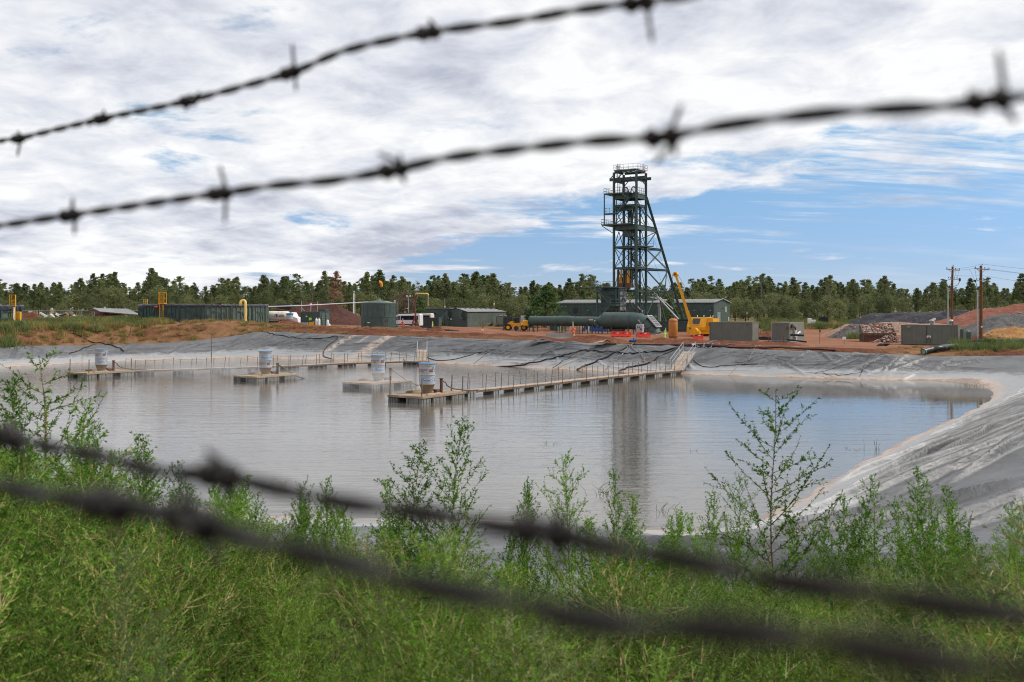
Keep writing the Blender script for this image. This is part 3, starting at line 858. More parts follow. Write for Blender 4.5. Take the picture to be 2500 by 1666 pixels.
 # top platform, sheave deck, landing decks
tz=LV['top']+0.2
p0,p1,p2,p3=HA,HB+E1*0.3,HD+E1*0.3,HC
for k in range(5):
 f0,f1=k/5,k/5+0.11
 a,b=p0.lerp(p1,f0),p0.lerp(p1,f1)
 mb=MB(hc);mb.add([at_z(a,tz),at_z(b,tz),at_z(b+E2*4.2,tz),at_z(a+E2*4.2,tz),at_z(a,tz-0.1),at_z(b,tz-0.1),at_z(b+E2*4.2,tz-0.1),at_z(a+E2*4.2,tz-0.1)],[(0,1,2,3),(7,6,5,4),(0,4,5,1),(1,5,6,2),(2,6,7,3),(3,7,4,0)])
 mb.build('platform',m_steel_dk,hf)
rail(hf,hc,[p0-E2*0.1,p1,p2,p3,p0-E2*0.1],tz,1.05,m_galv)
so=[HA-E1*1.7-E2*0.9,HB-E2*0.9-E1*0.9,HD-E1*0.3,HC-E1*1.7]
deck('platform',*so,LV['sheave']+0.12)
rail(hf,hc,[so[3],so[0],so[1]],LV['sheave']+0.12)
rail(hf,hc,[HB+E2*0.2,HD],LV['sheave']+0.12)
lo=[HA-E1*2.2-E2*1.0,HB-E2*1.0-E1*0.7,HD-E1*0.3,HC-E1*2.2]
deck('platform',*lo,LV['l2']+0.12)
rail(hf,hc,[lo[3],lo[0],lo[1]],LV['l2']+0.12)
for z in(LV['l3'],LV['l4']):
 deck('platform',HA+E1*2.2,HB,HD+E1*(1.6 if z==LV['l3']else 0),HC+E1*2.2,z+0.2,0.1)
 rail(hf,hc,[HB+E1*0.1,HD+E1*0.1]+([HD+E1*1.6]if z==LV['l3']else[]),z+0.2)
sl=[HA-E1*1.7-E2*0.9,HA-E1*0.2-E2*0.9+E1*1.0,HA+E1*0.8,HA-E1*1.7]
deck('platform',*sl,24.7)
rail(hf,hc,[sl[3],sl[0],sl[1]],24.7)
for zt,zb in((28.5,22.6),):
 for p in(so[0],so[3]):
  mb=MB(hc);mb.bar(at_z(p+E1*0.1,zb),at_z(p+E1*0.1,zt-0.12),0.17);mb.build('hanger',m_steel_dk,hf)
mb=MB(hc);mb.bar(at_z(lo[0]+E1*0.2,22.4),at_z(HA,20.9),0.14);mb.build('brace',m_steel_dk,hf)
# stairs
def stair(par,off,a,b,w=0.8,m=None,side=None):
 a,b=Vector(a),Vector(b)
 sd=Vector(side)if side is not None else Vector((0,0,1)).cross((b-a).normalized()).normalized()
 mb=MB(off)
 for k in(-1,1):
  o=sd*(w/2*k)
  mb.bar(a+o,b+o,0.06,0.24)
  mb.bar(a+o+Vector((0,0,1.0)),b+o+Vector((0,0,1.0)),0.05)
  mb.bar(a+o+Vector((0,0,0.55)),b+o+Vector((0,0,0.55)),0.04)
  for f in(0.0,0.33,0.66,1.0):
   p=a.lerp(b,f)+o;mb.bar(p,p+Vector((0,0,1.0)),0.05)
 n=max(3,int(abs(b.z-a.z)/0.28))
 for k in range(n+1):
  p=a.lerp(b,k/n);mb.bar(p-sd*w/2,p+sd*w/2,0.22,0.04)
 return mb.build('stair',m or m_steel_dk,par)
F0=HA-E2*0.5
stair(hf,hc,at_z(F0+E1*0.9,24.75),at_z(F0+E1*3.6,27.6),side=E2)
mb=MB(hc);mb.bar(at_z(F0+E1*3.6,27.6),at_z(F0+E1*4.0,27.6),0.9,0.1);mb.build('landing',m_steel_dk,hf)
stair(hf,hc,at_z(F0+E1*3.3,27.6),at_z(F0+E1*2.2,28.4),side=E2)
inn=HA+E2*2.6
stair(hf,hc,at_z(inn+E1*0.8,22.4),at_z(inn+E1*3.9,18.6),side=E2)
stair(hf,hc,at_z(inn+E1*4.1,18.4),at_z(inn+E1*2.4,16.4),side=E2)
stair(hf,hc,at_z(inn+E1*2.4,16.4),at_z(inn+E1*4.1,14.5),side=E2)
stair(hf,hc,at_z(inn+E1*4.1,14.3),at_z(inn+E1*2.6,12.2),side=E2)
# shaft guides and skip columns inside
for k,(f,g,zb,zt)in enumerate(((0.26,0.45,10.8,27.4),(0.33,0.75,10.8,26.0),(0.55,0.5,10.8,26.0),(0.62,0.85,10.8,27.4),(0.80,0.35,10.8,28.0),(0.86,0.7,2.2,26))):
 p=HA+E1*(4.74*f)+E2*(4.2*g)
 mb=MB(hc);mb.ibeam(at_z(p,zb),at_z(p,zt),0.28,0.28,0.05);mb.build('guide_column',m_steel_dk,hf)
for f in(0.42,0.58):
 p=HA+E1*(4.74*f)+E2*2.0
 mb=MB(hc);mb.bar(at_z(p,22.0),at_z(p+E1*0.5,26.2),0.3,0.2);mb.build('dump_guide',m_steel_dk,hf)
mb=MB(hc);q0=HA+E1*1.0+E2*0.4
mb.box((q0.x+0.9,q0.y,25.7),(3.6,0.7,0.8),TH);mb.build('dump_beam',m_steel_dk,hf)
mb=MB(hc);q0=HA+E1*2.4+E2*1.4
mb.box((q0.x,q0.y,21.0),(1.7,1.6,1.4),TH);mb.build('dump_chute',m_steel_dk,hf)
for f,zt,zl in((0.27,14.1,12.6),(0.63,14.0,12.9)):
 p=HA+E1*(4.74*f)+E2*0.5
 mb=MB(hc);mb.tube([at_z(p,zl-1.6),at_z(p,zt)],0.17,10);mb.tube([at_z(p-E1*0.32,zl-1.9),at_z(p-E1*0.32,zl)],0.19,10)
 mb.build('hydraulic_cylinder',m_yellow,hf)
 mb=MB(hc);mb.tube([at_z(p-E1*0.15,zl-2.0),at_z(p+E1*0.2,zl-1.0),at_z(p+E1*0.25,zl)],0.08,6);mb.box((p.x,p.y,11.0),(1.3,1.2,0.9),TH);mb.build('skip_door',m_rust,hf)
 for d in(-0.62,0.62):
  mb=MB(hc);mb.ibeam(at_z(p+E1*d,10.8),at_z(p+E1*d,14.0),0.3,0.4,0.06);mb.build('guide_column',m_rust if d<0 else m_steel_dk,hf)
  # access ladder with cage
lp=HA+E1*1.15-E2*0.25
mb=MB(hc)
for d in(-0.25,0.25):mb.bar(at_z(lp+E1*d,LV['sheave']),at_z(lp+E1*d,tz+1.2),0.07)
for k in range(17):mb.bar(at_z(lp-E1*0.25,LV['sheave']+0.3*k),at_z(lp+E1*0.25,LV['sheave']+0.3*k),0.04)
for k in range(5):
 z=31.0+k*0.65
 mb.tube([at_z(lp+E1*(0.38*math.cos(a))-E2*(0.75*math.sin(a)),z)for a in np.linspace(0,math.pi,7)],0.03,4)
for a in(0.6,1.57,2.5):mb.bar(at_z(lp+E1*(0.38*math.cos(a))-E2*(0.75*math.sin(a)),31.0),at_z(lp+E1*(0.38*math.cos(a))-E2*(0.75*math.sin(a)),33.8),0.03)
mb.build('caged_ladder',m_steel_dk,hf)
# sheave wheels stand in planes along the second site axis
for k,f in enumerate((0.38,0.74)):
 c=HA+E1*(4.74*f)+E2*1.5;c.z=LV['sheave']+0.12
 rr=1.33
 sw=MB(hc)
 ring=[c+E2*(rr*math.cos(a))+Vector((0,0,rr*math.sin(a)))for a in np.linspace(0,2*math.pi,33)]
 sw.tube(ring,0.12,6,caps=False)
 shv=sw.build('sheave_wheel',m_dark,hf)
 for a in np.linspace(0,2*math.pi,9)[:-1]:
  sp_=MB(hc);sp_.bar(c,c+E2*(rr*math.cos(a))+Vector((0,0,rr*math.sin(a))),0.09);sp_.build('spoke',m_dark,shv)
 hb=MB(hc);hb.tube([c-E1*0.5,c+E1*0.5],0.2,10);hb.build('hub',m_dark,shv)
 bb=MB(hc)
 for d in(-0.55,0.55):bb.box((c.x+E1.x*d,c.y+E1.y*d,LV['sheave']+0.02),(0.3,1.2,0.5),TH)
 bb.build('bearing_stand',m_steel_dk,hf)
 # flag
fp=HD.lerp(HB,0.4)+E1*0.3
mb=MB(hc);mb.bar(at_z(fp,tz),at_z(fp,tz+1.25),0.05);pole_o=mb.build('flagpole',m_galv,hf)
mb=MB(hc);N_=7
for i in range(N_):
 for side in(0,1):pass
vs_=[]
for i in range(8):
 z=tz+1.15-i*0.24
 w_=0.05+0.045*i
 vs_.append(at_z(fp+E1*0.03+E2*0.02*math.sin(i),z));vs_.append(at_z(fp+E1*(w_+0.05*math.sin(i*2))+E2*0.12*math.sin(i*1.3),z-0.25))
mb.add(vs_,[(2*i,2*i+1,2*i+3,2*i+2)for i in range(7)],0)
m_flag=mat('red_flag_cloth',(0.42,0.06,0.06),0.8)
flo=mb.build('flag_cloth',m_flag,hf)
sm_=flo.modifiers.new('thick','SOLIDIFY');sm_.thickness=0.02
# inclined back leg with its horizontal struts
lt=at_z(HD+E2*0.25,28.0);lf=at_z(HD+E2*19.2,gz1((HD+E2*19.2).x,(HD+E2*19.2).y))
mb=MB(hc);mb.ibeam(lt,lf,0.37,0.37,0.07);mb.build('inclined_leg',m_steel_dk,hf)
def leg_at(z):return lt.lerp(lf,(lt.z-z)/(lt.z-lf.z))
lev=[LV['l3'],LV['l4'],LV['s5']]
mb=MB(hc);mb.ibeam(at_z(HD+E2*0.25,LV['l2']-0.45),at_z(leg_at(LV['l2']-0.45),LV['l2']-0.45)-E2*0.2,0.26,0.95,0.05);mb.build('girder',m_green,hf)
for z in lev:
 q_=leg_at(z)
 mb=MB(hc);mb.ibeam(at_z(HD+E2*0.25,z),q_-E2*0.2,0.28,0.30,0.05);mb.build('strut',m_green,hf)
 mb=MB(hc);mb.ibeam(at_z(HC+E2*0.25,z-0.1),q_-Vector((0,0,0.1))-E1*0.22,0.24,0.26,0.04);mb.build('strut',m_steel_dk,hf)
def bar_(a,b,w,m,nm='brace'):
 mb=MB(hc);mb.bar(a,b,w);return mb.build(nm,m,hf)
q2,q3,q4,q5=leg_at(LV['l2']-0.9),leg_at(LV['l3']),leg_at(LV['l4']),leg_at(LV['s5'])
bar_(at_z(HB.lerp(HD,0.1),27.0),at_z(HD,24.2),0.16,m_steel_dk)
bar_(at_z(HD,25.0),leg_at(23.2),0.16,m_steel_dk)
bar_(at_z(HD,LV['l3']+0.2),q2-E2*0.3,0.16,m_steel_dk)
bar_(at_z(HC,LV['l3']+0.2),q2-E2*0.5,0.16,m_steel_dk)
bar_(at_z(HD,LV['l3']-0.2),q4,0.2,m_green_lt)
bar_(at_z(HD,LV['l4']+0.2),q3,0.2,m_green_lt)
bar_(at_z(HD,LV['l4']-0.2),at_z(HD+E2*9.5,LV['s5']),0.2,m_steel_dk)
bar_(q4,at_z(HD+E2*5.0,LV['s5']),0.18,m_steel_dk)
bar_(q4-E1*0.3,at_z(HD+E2*8.8,LV['s5']),0.15,m_green_lt)
bar_(at_z(HD,5.0),at_z(HD+E2*5.0,LV['s5']-0.1),0.18,m_steel_dk)
bar_(at_z(HD+E2*9.5,LV['s5']),lf+E2*-1.2+Vector((0,0,0.3)),0.22,m_steel_dk)
bar_(at_z(HD+E2*5.5,LV['s5']),at_z(HD+E2*10,2.6),0.2,m_steel_dk)
bar_(q5,at_z(q5-E2*2.2,3.0),0.14,m_green)
mb=MB(hc);mb.box((lf.x,lf.y,lf.z),(1.6,1.6,0.7),TH);mb.build('footing',m_concrete,hf)
# hoist ropes run from the sheaves down to the hoist house behind
for k,f in enumerate((0.38,0.74)):
 c=HA+E1*(4.74*f)+E2*2.8;c.z=LV['sheave']+0.6
 mb=MB(hc);mb.tube([c,c+E2*21+Vector((0,0,-23.5))],0.022,4);mb.build('hoist_rope',m_dark,hf)
 # ore bin on the front with its own posts, platform and stairs
bo=HA-E2*3.4-E1*1.0
def bp(a,b,z):return at_z(bo+E1*a+E2*b,z)
bz0,bz1=6.2,10.35
mb=MB(hc)
W_,D_=3.75,3.0
mb.add([bp(0,0,bz0),bp(W_,0,bz0),bp(W_,D_,bz0),bp(0,D_,bz0),bp(0,0,bz1),bp(W_,0,bz1),bp(W_,D_,bz1),bp(0,D_,bz1)],[(0,1,5,4),(2,3,7,6),(3,0,4,7),(7,4,5,6)],0)
mb.add([bp(W_,0,bz0),bp(W_,D_,bz0),bp(W_,D_,bz1),bp(W_,0,bz1)],[(0,1,2,3)],1)
mb.add([bp(0,0,bz0),bp(W_,0,bz0),bp(W_,D_,bz0),bp(0,D_,bz0),bp(1.2,0.9,3.4),bp(2.6,0.9,3.4),bp(2.6,2.1,3.4),bp(1.2,2.1,3.4)],[(4,5,1,0),(5,6,2,1),(6,7,3,2),(7,4,0,3),(7,6,5,4)],2)
mb.build('ore_bin',[m_steel_dk,m_grey_plate,m_rust],hf)
for k in range(5):
 z=bz0+0.1+k*0.95
 mb=MB(hc)
 mb.bar(bp(-0.1,-0.11,z),bp(W_+0.1,-0.11,z),0.2,0.16);mb.build('bin_rib',m_steel_dk,hf)
 mb=MB(hc);mb.bar(bp(W_+0.11,0.02,z),bp(W_+0.11,D_,z),0.2,0.18);mb.build('bin_rib',m_green_lt,hf)
for a,b in((-0.35,-0.9),(W_+0.3,-0.45),(W_-0.3,-0.45),(-0.35,D_),(W_*0.62,-0.9)):
 zt=10.3 if a!=W_*0.62 else 6.0
 mb=MB(hc);mb.ibeam(bp(a,b,2.0),bp(a,b,zt),0.28,0.28,0.05);mb.build('bin_post',m_steel_dk,hf)
deck('platform',bo-E1*1.7-E2*1.2,bo+E1*(W_+0.4)-E2*0.6,bo+E1*(W_+0.4)+E2*3.2,bo-E1*1.7+E2*3.2,10.62,0.22)
rail(hf,hc,[bo-E1*1.7+E2*3,bo-E1*1.7-E2*1.2,bo+E1*0.2-E2*1.2],10.62)
rail(hf,hc,[bo+E1*0.9-E2*1.0,bo+E1*3.4-E2*0.7],10.62)
mb=MB(hc);mb.bar(bp(-1.5,-0.9,10.4),bp(-0.4,-0.9,9.3),0.1);mb.build('brace',m_steel_dk,hf)
stair(hf,hc,bp(-0.5,-1.4,10.6),bp(2.9,-1.4,7.3),side=E2)
deck('platform',bo+E1*2.7-E2*1.9,bo+E1*4.1-E2*1.9,bo+E1*4.1-E2*0.6,bo+E1*2.7-E2*0.6,7.2)
rail(hf,hc,[bo+E1*2.9-E2*1.9,bo+E1*4.1-E2*1.9,bo+E1*4.1-E2*0.6],7.2)
stair(hf,hc,bp(2.9,-1.7,7.2),bp(-1.2,-1.7,2.7),side=E2)
mb=MB(hc);mb.box(bp(4.3,1.6,8.6),(0.5,1.5,0.12),TH);mb.build('gusset',m_galv,hf)
mb=MB(hc);mb.bar(bp(W_+0.4,2.4,9.9),bp(W_+0.4,0.9,8.0),0.14);mb.build('brace',m_grey_plate,hf)
# silvery conveyor tubes leaning from the tower foot
for a,b,w in((P3(1549,741,190),P3(1569,762,191),0.2),(P3(1576,700,195),P3(1591,711,197),0.22)):
 mb=MB(hc);mb.bar(a,b,w);mb.build('stay_tube',m_galv,hf)
mb=MB(hc);mb.tube([P3(1597,716,197),P3(1657,781,192)],0.17,8);mb.tube([P3(1600,717,198),P3(1643,755,196)],0.10,8);mb.build('stay_tube',m_galv,hf)
# ------------------------------------------------------------------ shipping containers with real corrugation
def corr(mb,a,b,z0,z1,depth,pitch,m=0):
 """corrugated sheet from a to b (local xy), ribs pushed out to the right of a->b"""
 a,b=Vector((a[0],a[1],0)),Vector((b[0],b[1],0))
 L_=(b-a).length;d=(b-a)/L_;nn=Vector((d.y,-d.x,0))
 n=max(2,int(round(L_/pitch)))
 pts=[]
 for k in range(n):
  for f,o in((0.0,0.0),(0.28,0.0),(0.42,depth),(0.86,depth)):
   pts.append(a+d*(L_*(k+f)/n)+nn*o)
 pts.append(b)
 vs=[]
 for p in pts:vs+=[(p.x,p.y,z0),(p.x,p.y,z1)]
 mb.add(vs,[(2*i,2*i+2,2*i+3,2*i+1)for i in range(len(pts)-1)],m)
def container(label,L_,W_,H_,FR,cat='container',mats=None,door_end=None,group=None,name='shipping_container',rz=TH,feet=0.12):
 """FR: the near right ground corner; local x runs along the length"""
 ex=Vector((math.cos(rz),math.sin(rz),0));ey=Vector((-math.sin(rz),math.cos(rz),0))
 c=Vector(FR)-ex*(L_/2)+ey*(W_/2)
 t=thing(name,label,cat,c,rz,group)
 fm,em,rm=mats
 x,y=L_/2,W_/2
 z0,z1=feet+0.16,H_-0.12
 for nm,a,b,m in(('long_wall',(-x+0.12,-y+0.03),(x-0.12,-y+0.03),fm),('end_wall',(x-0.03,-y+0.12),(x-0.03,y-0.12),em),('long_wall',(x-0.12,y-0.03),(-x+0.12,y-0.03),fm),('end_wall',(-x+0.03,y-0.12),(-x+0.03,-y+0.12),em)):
  mb=MB();corr(mb,a,b,z0,z1,0.028 if nm=='long_wall' else 0.028,0.28);mb.build(nm,m,t)
 for sx_ in(-1,1):
  for sy in(-1,1):
   mb=MB();mb.box((sx_*(x-0.06),sy*(y-0.06),(H_+feet)/2),(0.15,0.15,H_-feet));mb.build('corner_post',rm,t)
 for sy in(-1,1):
  for z,h in((feet+0.09,0.16),(H_-0.07,0.11)):
   mb=MB();mb.box((0,sy*(y-0.04),z),(L_-0.3,0.10,h));mb.build('rail',rm,t)
 for sx_ in(-1,1):
  for z,h in((feet+0.09,0.16),(H_-0.07,0.11)):
   mb=MB();mb.box((sx_*(x-0.04),0,z),(0.10,W_-0.3,h));mb.build('rail',rm,t)
 mb=MB();corr(mb,(-x+0.1,0),(x-0.1,0),-y+0.08,y-0.08,0.02,0.3)
 mb.v=[(a,c_,H_-0.05+b*0.9)for a,b,c_ in mb.v];mb.build('roof',fm,t)
 mb=MB()
 for k in range(7):mb.box((-x+0.3+k*(L_-0.6)/6,0,feet/2+0.02),(0.14,W_-0.1,feet+0.12))
 mb.build('skid',m_dark,t)
 return t
ca_=container('olive shipping container right of the yellow crane cab, plain corrugated long side facing the pond',6.0,2.6,2.64,Vector((31.95,132.4,2.1)),mats=(m_olive,m_olive_lt,m_olive),group=None)  # end walls in the paler olive: sunlight put into their colour
mb=MB();mb.box((2.3,-1.36,2.28),(0.12,0.08,0.10));mb.build('lamp_bracket',m_dark,ca_)
cb_=container('olive shipping container with cables and a junction box on its sunlit side wall',2.44,6.4,2.68,Vector((36.26,130.0,2.1)),mats=(m_olive,m_olive_lt,m_olive_lt))  # side wall colour has the sun's brightening painted in
mb=MB();mb.box((0.95,-1.0-2.28,1.95),(0.30,0.08,0.32));mb.build('rusty_plate',m_rust_red,cb_)
mb=MB();mb.box((1.27+0.10,-1.35,1.15),(0.28,0.95,0.85),0,0,0.03);mb.build('junction_box',m_grey,cb_)
mb=MB()
for k in range(9):
 yy=-2.9+k*0.26
 mb.tube([(1.27,yy,2.1+0.1*math.sin(k*2.1)),(1.42,yy*0.5-1.0,2.2-0.05*abs(k-4)),(1.44,-1.7+k*0.06,1.9),(1.42,-1.55+k*0.05,1.55)],0.03,5)
mb.build('cable_bundle',m_black,cb_)
mb=MB();mb.tube([(1.42,-1.05,0.15),(1.42,-0.95,0.8),(1.55,-0.5,1.25),(1.6,0.1,1.35),(1.6,0.3,1.2)],0.11,8);mb.build('white_duct',m_white,cb_)
mb=MB();mb.box((1.4,-2.7,2.15),(0.2,0.4,0.5));mb.build('breaker_box',m_dark,cb_)
mb=MB();mb.box((1.5,-0.6,0.06),(1.2,5.2,0.12));mb.build('slab',m_concrete,cb_)
cc_=container('olive shipping container nearest the big black pipe, with roof vents and a small control box',6.4,2.44,2.5,Vector((52.85,118.0,2.1)),mats=(m_olive,m_olive_lt,m_olive))  # paler end walls here too, sunlight painted into the tone
for xx in(0.05,2.55-0.35):
 mb=MB();mb.lathe([(0.16,0),(0.16,0.35),(0.26,0.36),(0.28,0.5),(0.22,0.62),(0.0,0.68)],16,(xx,0.2,2.48));mb.build('roof_vent',m_galv,cc_)
mb=MB();mb.box((0.62-0.3,-1.1,2.72),(0.34,0.25,0.55));mb.bar((0.2,-1.1,2.4),(0.2,-1.1,3.0),0.05);mb.build('meter_box',m_olive_lt,cc_)
mb=MB();mb.box((0.56,-1.1,3.22),(0.34,0.18,0.24));mb.bar((0.56,-1.1,2.6),(0.56,-1.1,3.15),0.04);mb.build('lamp',m_white,cc_)
mb=MB();mb.box((-2.3,-1.3,2.18),(0.42,0.14,0.32),0,0,0.03)
for k in range(4):mb.box((-2.3,-1.385,2.07+k*0.07),(0.36,0.03,0.025))
mb.build('wall_vent',m_olive_lt,cc_)
mb=MB();mb.box((-0.02,-1.31,1.05),(0.44,0.12,0.30),0,0,0.02);cbx=mb.build('control_box',m_white,cc_)
mb=MB();mb.box((-0.02,-1.385,1.02),(0.26,0.03,0.14));mb.build('display',m_rust_red,cbx)
mb=MB();mb.tube([(0.12,-1.32,0.9),(0.2,-1.33,0.5),(0.1,-1.33,0.2)],0.02,5);mb.tube([(-0.25,-1.32,2.4),(-0.25,-1.33,0.3)],0.025,5);mb.build('cable',m_black,cc_)
mb=MB();mb.box((3.4,-0.3,0.55),(0.3,0.7,0.5),0,0,0.03);mb.bar((3.42,0.3,0.8),(3.3,-0.5,2.4),0.06);mb.build('end_box',m_grey,cc_)
for k,(px,Y,w,h,m,lb)in enumerate(((2353,117.5,0.75,1.85,m_green,'tall dark green electrical cabinet against the end of the olive container'),(2359.5,117.2,0.55,1.75,m_olive_lt,'grey electrical cabinet standing between two dark green ones'),(2366,116.8,0.55,1.5,m_green,'short dark green electrical cabinet beside the timber pole'))):
 p=G(px,Y)
 t=thing('electrical_cabinet',lb,'cabinet',p,TH,'electrical cabinets behind the container')
 mb=MB();mb.box((0,0,h/2+0.1),(w,0.7,h),0,0,0.04);mb.build('body',m,t)
 mb=MB();mb.box((0,0,0.06),(w+0.1,0.8,0.14));mb.build('plinth',m_concrete,t)
 mb=MB();mb.box((0,-0.365,h/2+0.1),(w*0.86,0.03,h*0.9));mb.build('door',m,t)
 # black hose pair between the two containers
def hose(pts,r,name,label,m,cat='hose',n=8,group=None,sub=6,parts=()):
 P=_cr([tuple(p)for p in pts],sub,False)
 o=Vector(P[0])
 if parts:
  t=thing(name,label,cat,o,0,group)
  mb=MB(o);mb.tube(P,r,n);mb.build('pipe',m,t)
  for f,m2,k in parts:
   i=min(len(P)-2,int(f*(len(P)-1)))
   mb=MB(o);d=Vector(P[i+1]-P[i]).normalized();mb.tube([Vector(P[i])-d*r*k,Vector(P[i])+d*r*k],r*1.3,n);mb.build('coupling',m2,t)
  return t
 mb=MB(o);mb.tube(P,r,n)
 ob=mb.build(name,m);ob.location=o
 return tag(ob,label,cat,group)
A_=Vector((33.2,132.8,2.1))
hose([A_+Vector((-0.2,0.2,0.55)),A_+Vector((0.5,-0.3,0.62)),A_+E1*1.6+Vector((0,-0.2,0.5)),A_+E1*2.6+Vector((0,-0.2,0.62)),A_+E1*3.6+Vector((0,-0.1,1.0)),A_+E1*5.2+Vector((0,-1.6,1.0))],0.14,'duct_hose','thick wrapped black hose bending between two olive containers, upper of the pair',m_black,'hose',10)
hose([A_+Vector((-0.2,0.0,0.4)),A_+E1*1.4+Vector((0,-0.4,0.4)),A_+E1*2.8+Vector((0,-0.4,0.42)),A_+E1*4.6+Vector((0,-1.6,0.28)),A_+E1*5.4+Vector((0,-2.2,0.2))],0.11,'duct_hose','thin wrapped black hose lying lower between two olive containers',m_black,'hose',10)
for px,y0,Y in((1877,838,131),):
 p=G(px,Y);mb=MB(p);mb.bar(p,p+Vector((0,0,0.7)),0.09);o=mb.build('stub_post',m_rust_red);o.location=p
 tag(o,'short rusty red post under the black hose between the containers','post')
p=G(1913,129.2);mb=MB(p);mb.bar(p,p+Vector((0,0,1.0)),0.1);o=mb.build('stub_post',m_rust_red);o.location=p
tag(o,'rusty red post in front of the dark end of the cable container','post')
# ------------------------------------------------------------------ long duct of the mine fan
DP=Vector((3.4,180.0,0))
def dpt(s,z,o=0.0):
 p=DP+E1*s+E2*o
 return Vector((p.x,p.y,z))
dt=thing('ventilation_duct','long dark green steel ventilation duct widening into an elbow that bends to the ground','duct',dpt(10,2.2))
do=Vector(dpt(10,2.2))
def dseg(s0,s1,r0,r1,z0,z1,nm='duct_section',m=m_green,k=2):
 mb=MB(do);mb.tube([dpt(s0+(s1-s0)*i/k,z0+(z1-z0)*i/k)for i in range(k+1)],[r0+(r1-r0)*i/k for i in range(k+1)],32,caps=False)
 mb.build(nm,m,dt)
def dring(s,r,z,w=0.07,m=m_green):
 mb=MB(do);mb.tube([dpt(s-w,z),dpt(s+w,z)],r+0.05,32);mb.build('flange',m,dt)
zc=4.36
dseg(0,5.7,0.88,0.88,zc,zc);dseg(5.75,7.9,0.90,0.93,zc+.03,zc+.03);dseg(7.95,9.3,0.93,0.83,zc+.03,zc);dseg(9.35,12.1,0.83,0.83,zc,zc)
dseg(12.15,14.0,0.81,0.81,zc,zc);dseg(14.05,15.0,0.82,1.46,zc,4.5);dseg(15.02,17.2,1.46,1.46,4.5,4.5);dseg(17.25,20.4,1.46,1.46,4.5,4.5)
for s,r,z in((5.72,0.9,zc),(7.92,0.93,zc),(9.33,0.85,zc),(12.12,0.84,zc),(14.02,0.83,zc),(15.0,1.44,4.5),(17.22,1.44,4.5),(20.4,1.44,4.5)):dring(s,r,z,0.04)
mb=MB(do);mb.tube([dpt(0.0,zc),dpt(0.06,zc)],0.95,32);mb.build('end_flange',m_green,dt)
# the elbow: three mitred gores
EB=[(20.45,4.5,0),(21.6,4.36,-14),(22.7,3.9,-33),(23.6,3.2,-54),(24.15,2.2,-72)]
for k in range(4):
 (s0,z0,a0),(s1,z1,a1)=EB[k],EB[k+1]
 vs,n=[],28
 for(s,z,a,r)in((s0,z0,a0,1.46-0.02*k),(s1,z1,a1,1.46-0.02*(k+1))):
  up=Vector((0,0,1))*math.cos(R(a))-E1*math.sin(R(a))
  for i in range(n):
   th=2*math.pi*i/n
   vs.append(dpt(s,z)+up*(r*math.cos(th))+E2*(r*math.sin(th)))
 mb=MB(do);mb.add(vs,[(i,n+i,n+(i+1)%n,(i+1)%n)for i in range(n)],0,True);mb.build('elbow_gore',m_green,dt,True)
 if k<3:
  up=Vector((0,0,1))*math.cos(R(a1))-E1*math.sin(R(a1))
  mb=MB(do);mb.tube([dpt(s1,z1)+up*(1.47*math.cos(t_))+E2*(1.47*math.sin(t_))for t_ in np.linspace(0,2*math.pi,33)],0.045,5,caps=False);mb.build('seam_ring',m_green,dt)
mb=MB(do);mb.box(dpt(23.0,2.25),(4.6,3.2,0.3),TH);mb.build('plinth',m_concrete,dt)
mb=MB(do)
for s in(22.2,23.6,25.2):mb.bar(dpt(s,2.3,-1.52),dpt(s-0.05,3.2 if s<25 else 2.9,-1.42),0.12)
mb.box(dpt(23.7,2.9,-1.47),(3.0,0.08,0.09),TH);mb.build('base_frame',m_green,dt)
# relief louvre on the elbow's back
ctr=dpt(24.35,4.45,-0.15);nrm=(E1*0.72+Vector((0,0,0.69))).normalized();upv=(Vector((0,0,0.72))-E1*0.69).normalized()
lv=MB(do)
for f in(-1,1):
 lv.bar(ctr+E2*(0.95*f)-upv*1.25,ctr+E2*(0.95*f)+upv*1.25,0.12,0.2,up=nrm)
 lv.bar(ctr+upv*(1.25*f)-E2*1.0,ctr+upv*(1.25*f)+E2*1.0,0.12,0.2,up=nrm)
lvo=lv.build('louvre_frame',m_galv,dt)
for k in range(5):
 mb=MB(do);mb.bar(ctr+E2*(-0.75+k*0.375)-upv*1.2+nrm*0.06,ctr+E2*(-0.75+k*0.375)+upv*1.2+nrm*0.06,0.08,0.06,up=nrm);mb.build('louvre_bar',m_galv,lvo)
for k in(-0.45,0.1,0.6):
 mb=MB(do);mb.bar(ctr+upv*k-E2*0.95+nrm*0.12,ctr+upv*k+E2*0.95+nrm*0.12,0.07,0.04,up=nrm);mb.build('louvre_bar',m_galv,lvo)
mb=MB(do);mb.box(ctr-nrm*0.05,(0.02,0.02,0.02));
mb.add([ctr-E2*0.95-upv*1.2-nrm*0.05,ctr+E2*0.95-upv*1.2-nrm*0.05,ctr+E2*0.95+upv*1.2-nrm*0.05,ctr-E2*0.95+upv*1.2-nrm*0.05],[(0,1,2,3)]);mb.build('louvre_back',m_dark,lvo)
mb=MB(do);mb.bar(dpt(22.0,4.7,-1.40),dpt(23.3,3.3,-1.50),0.08);mb.build('handrail',m_galv,dt)
mb=MB(do);mb.bar(dpt(22.4,2.95,-1.55),dpt(23.05,3.4,-1.5),0.1,0.14);mb.build('warning_plate',m_wood_raw,dt)
mb=MB(do);mb.box(dpt(12.7,zc+0.28,-0.84),(0.75,0.05,0.17),TH);sgn=mb.build('sign_plate',m_white,dt)
mb=MB(do);mb.box(dpt(12.7,zc+0.28,-0.872),(0.6,0.02,0.06),TH);mb.build('sign_text_bar',m_red_plastic,sgn)
mb=MB(do);mb.box(dpt(13.5,zc+0.1,-0.86),(0.16,0.05,0.16),TH);mb.build('gauge',m_white,dt)
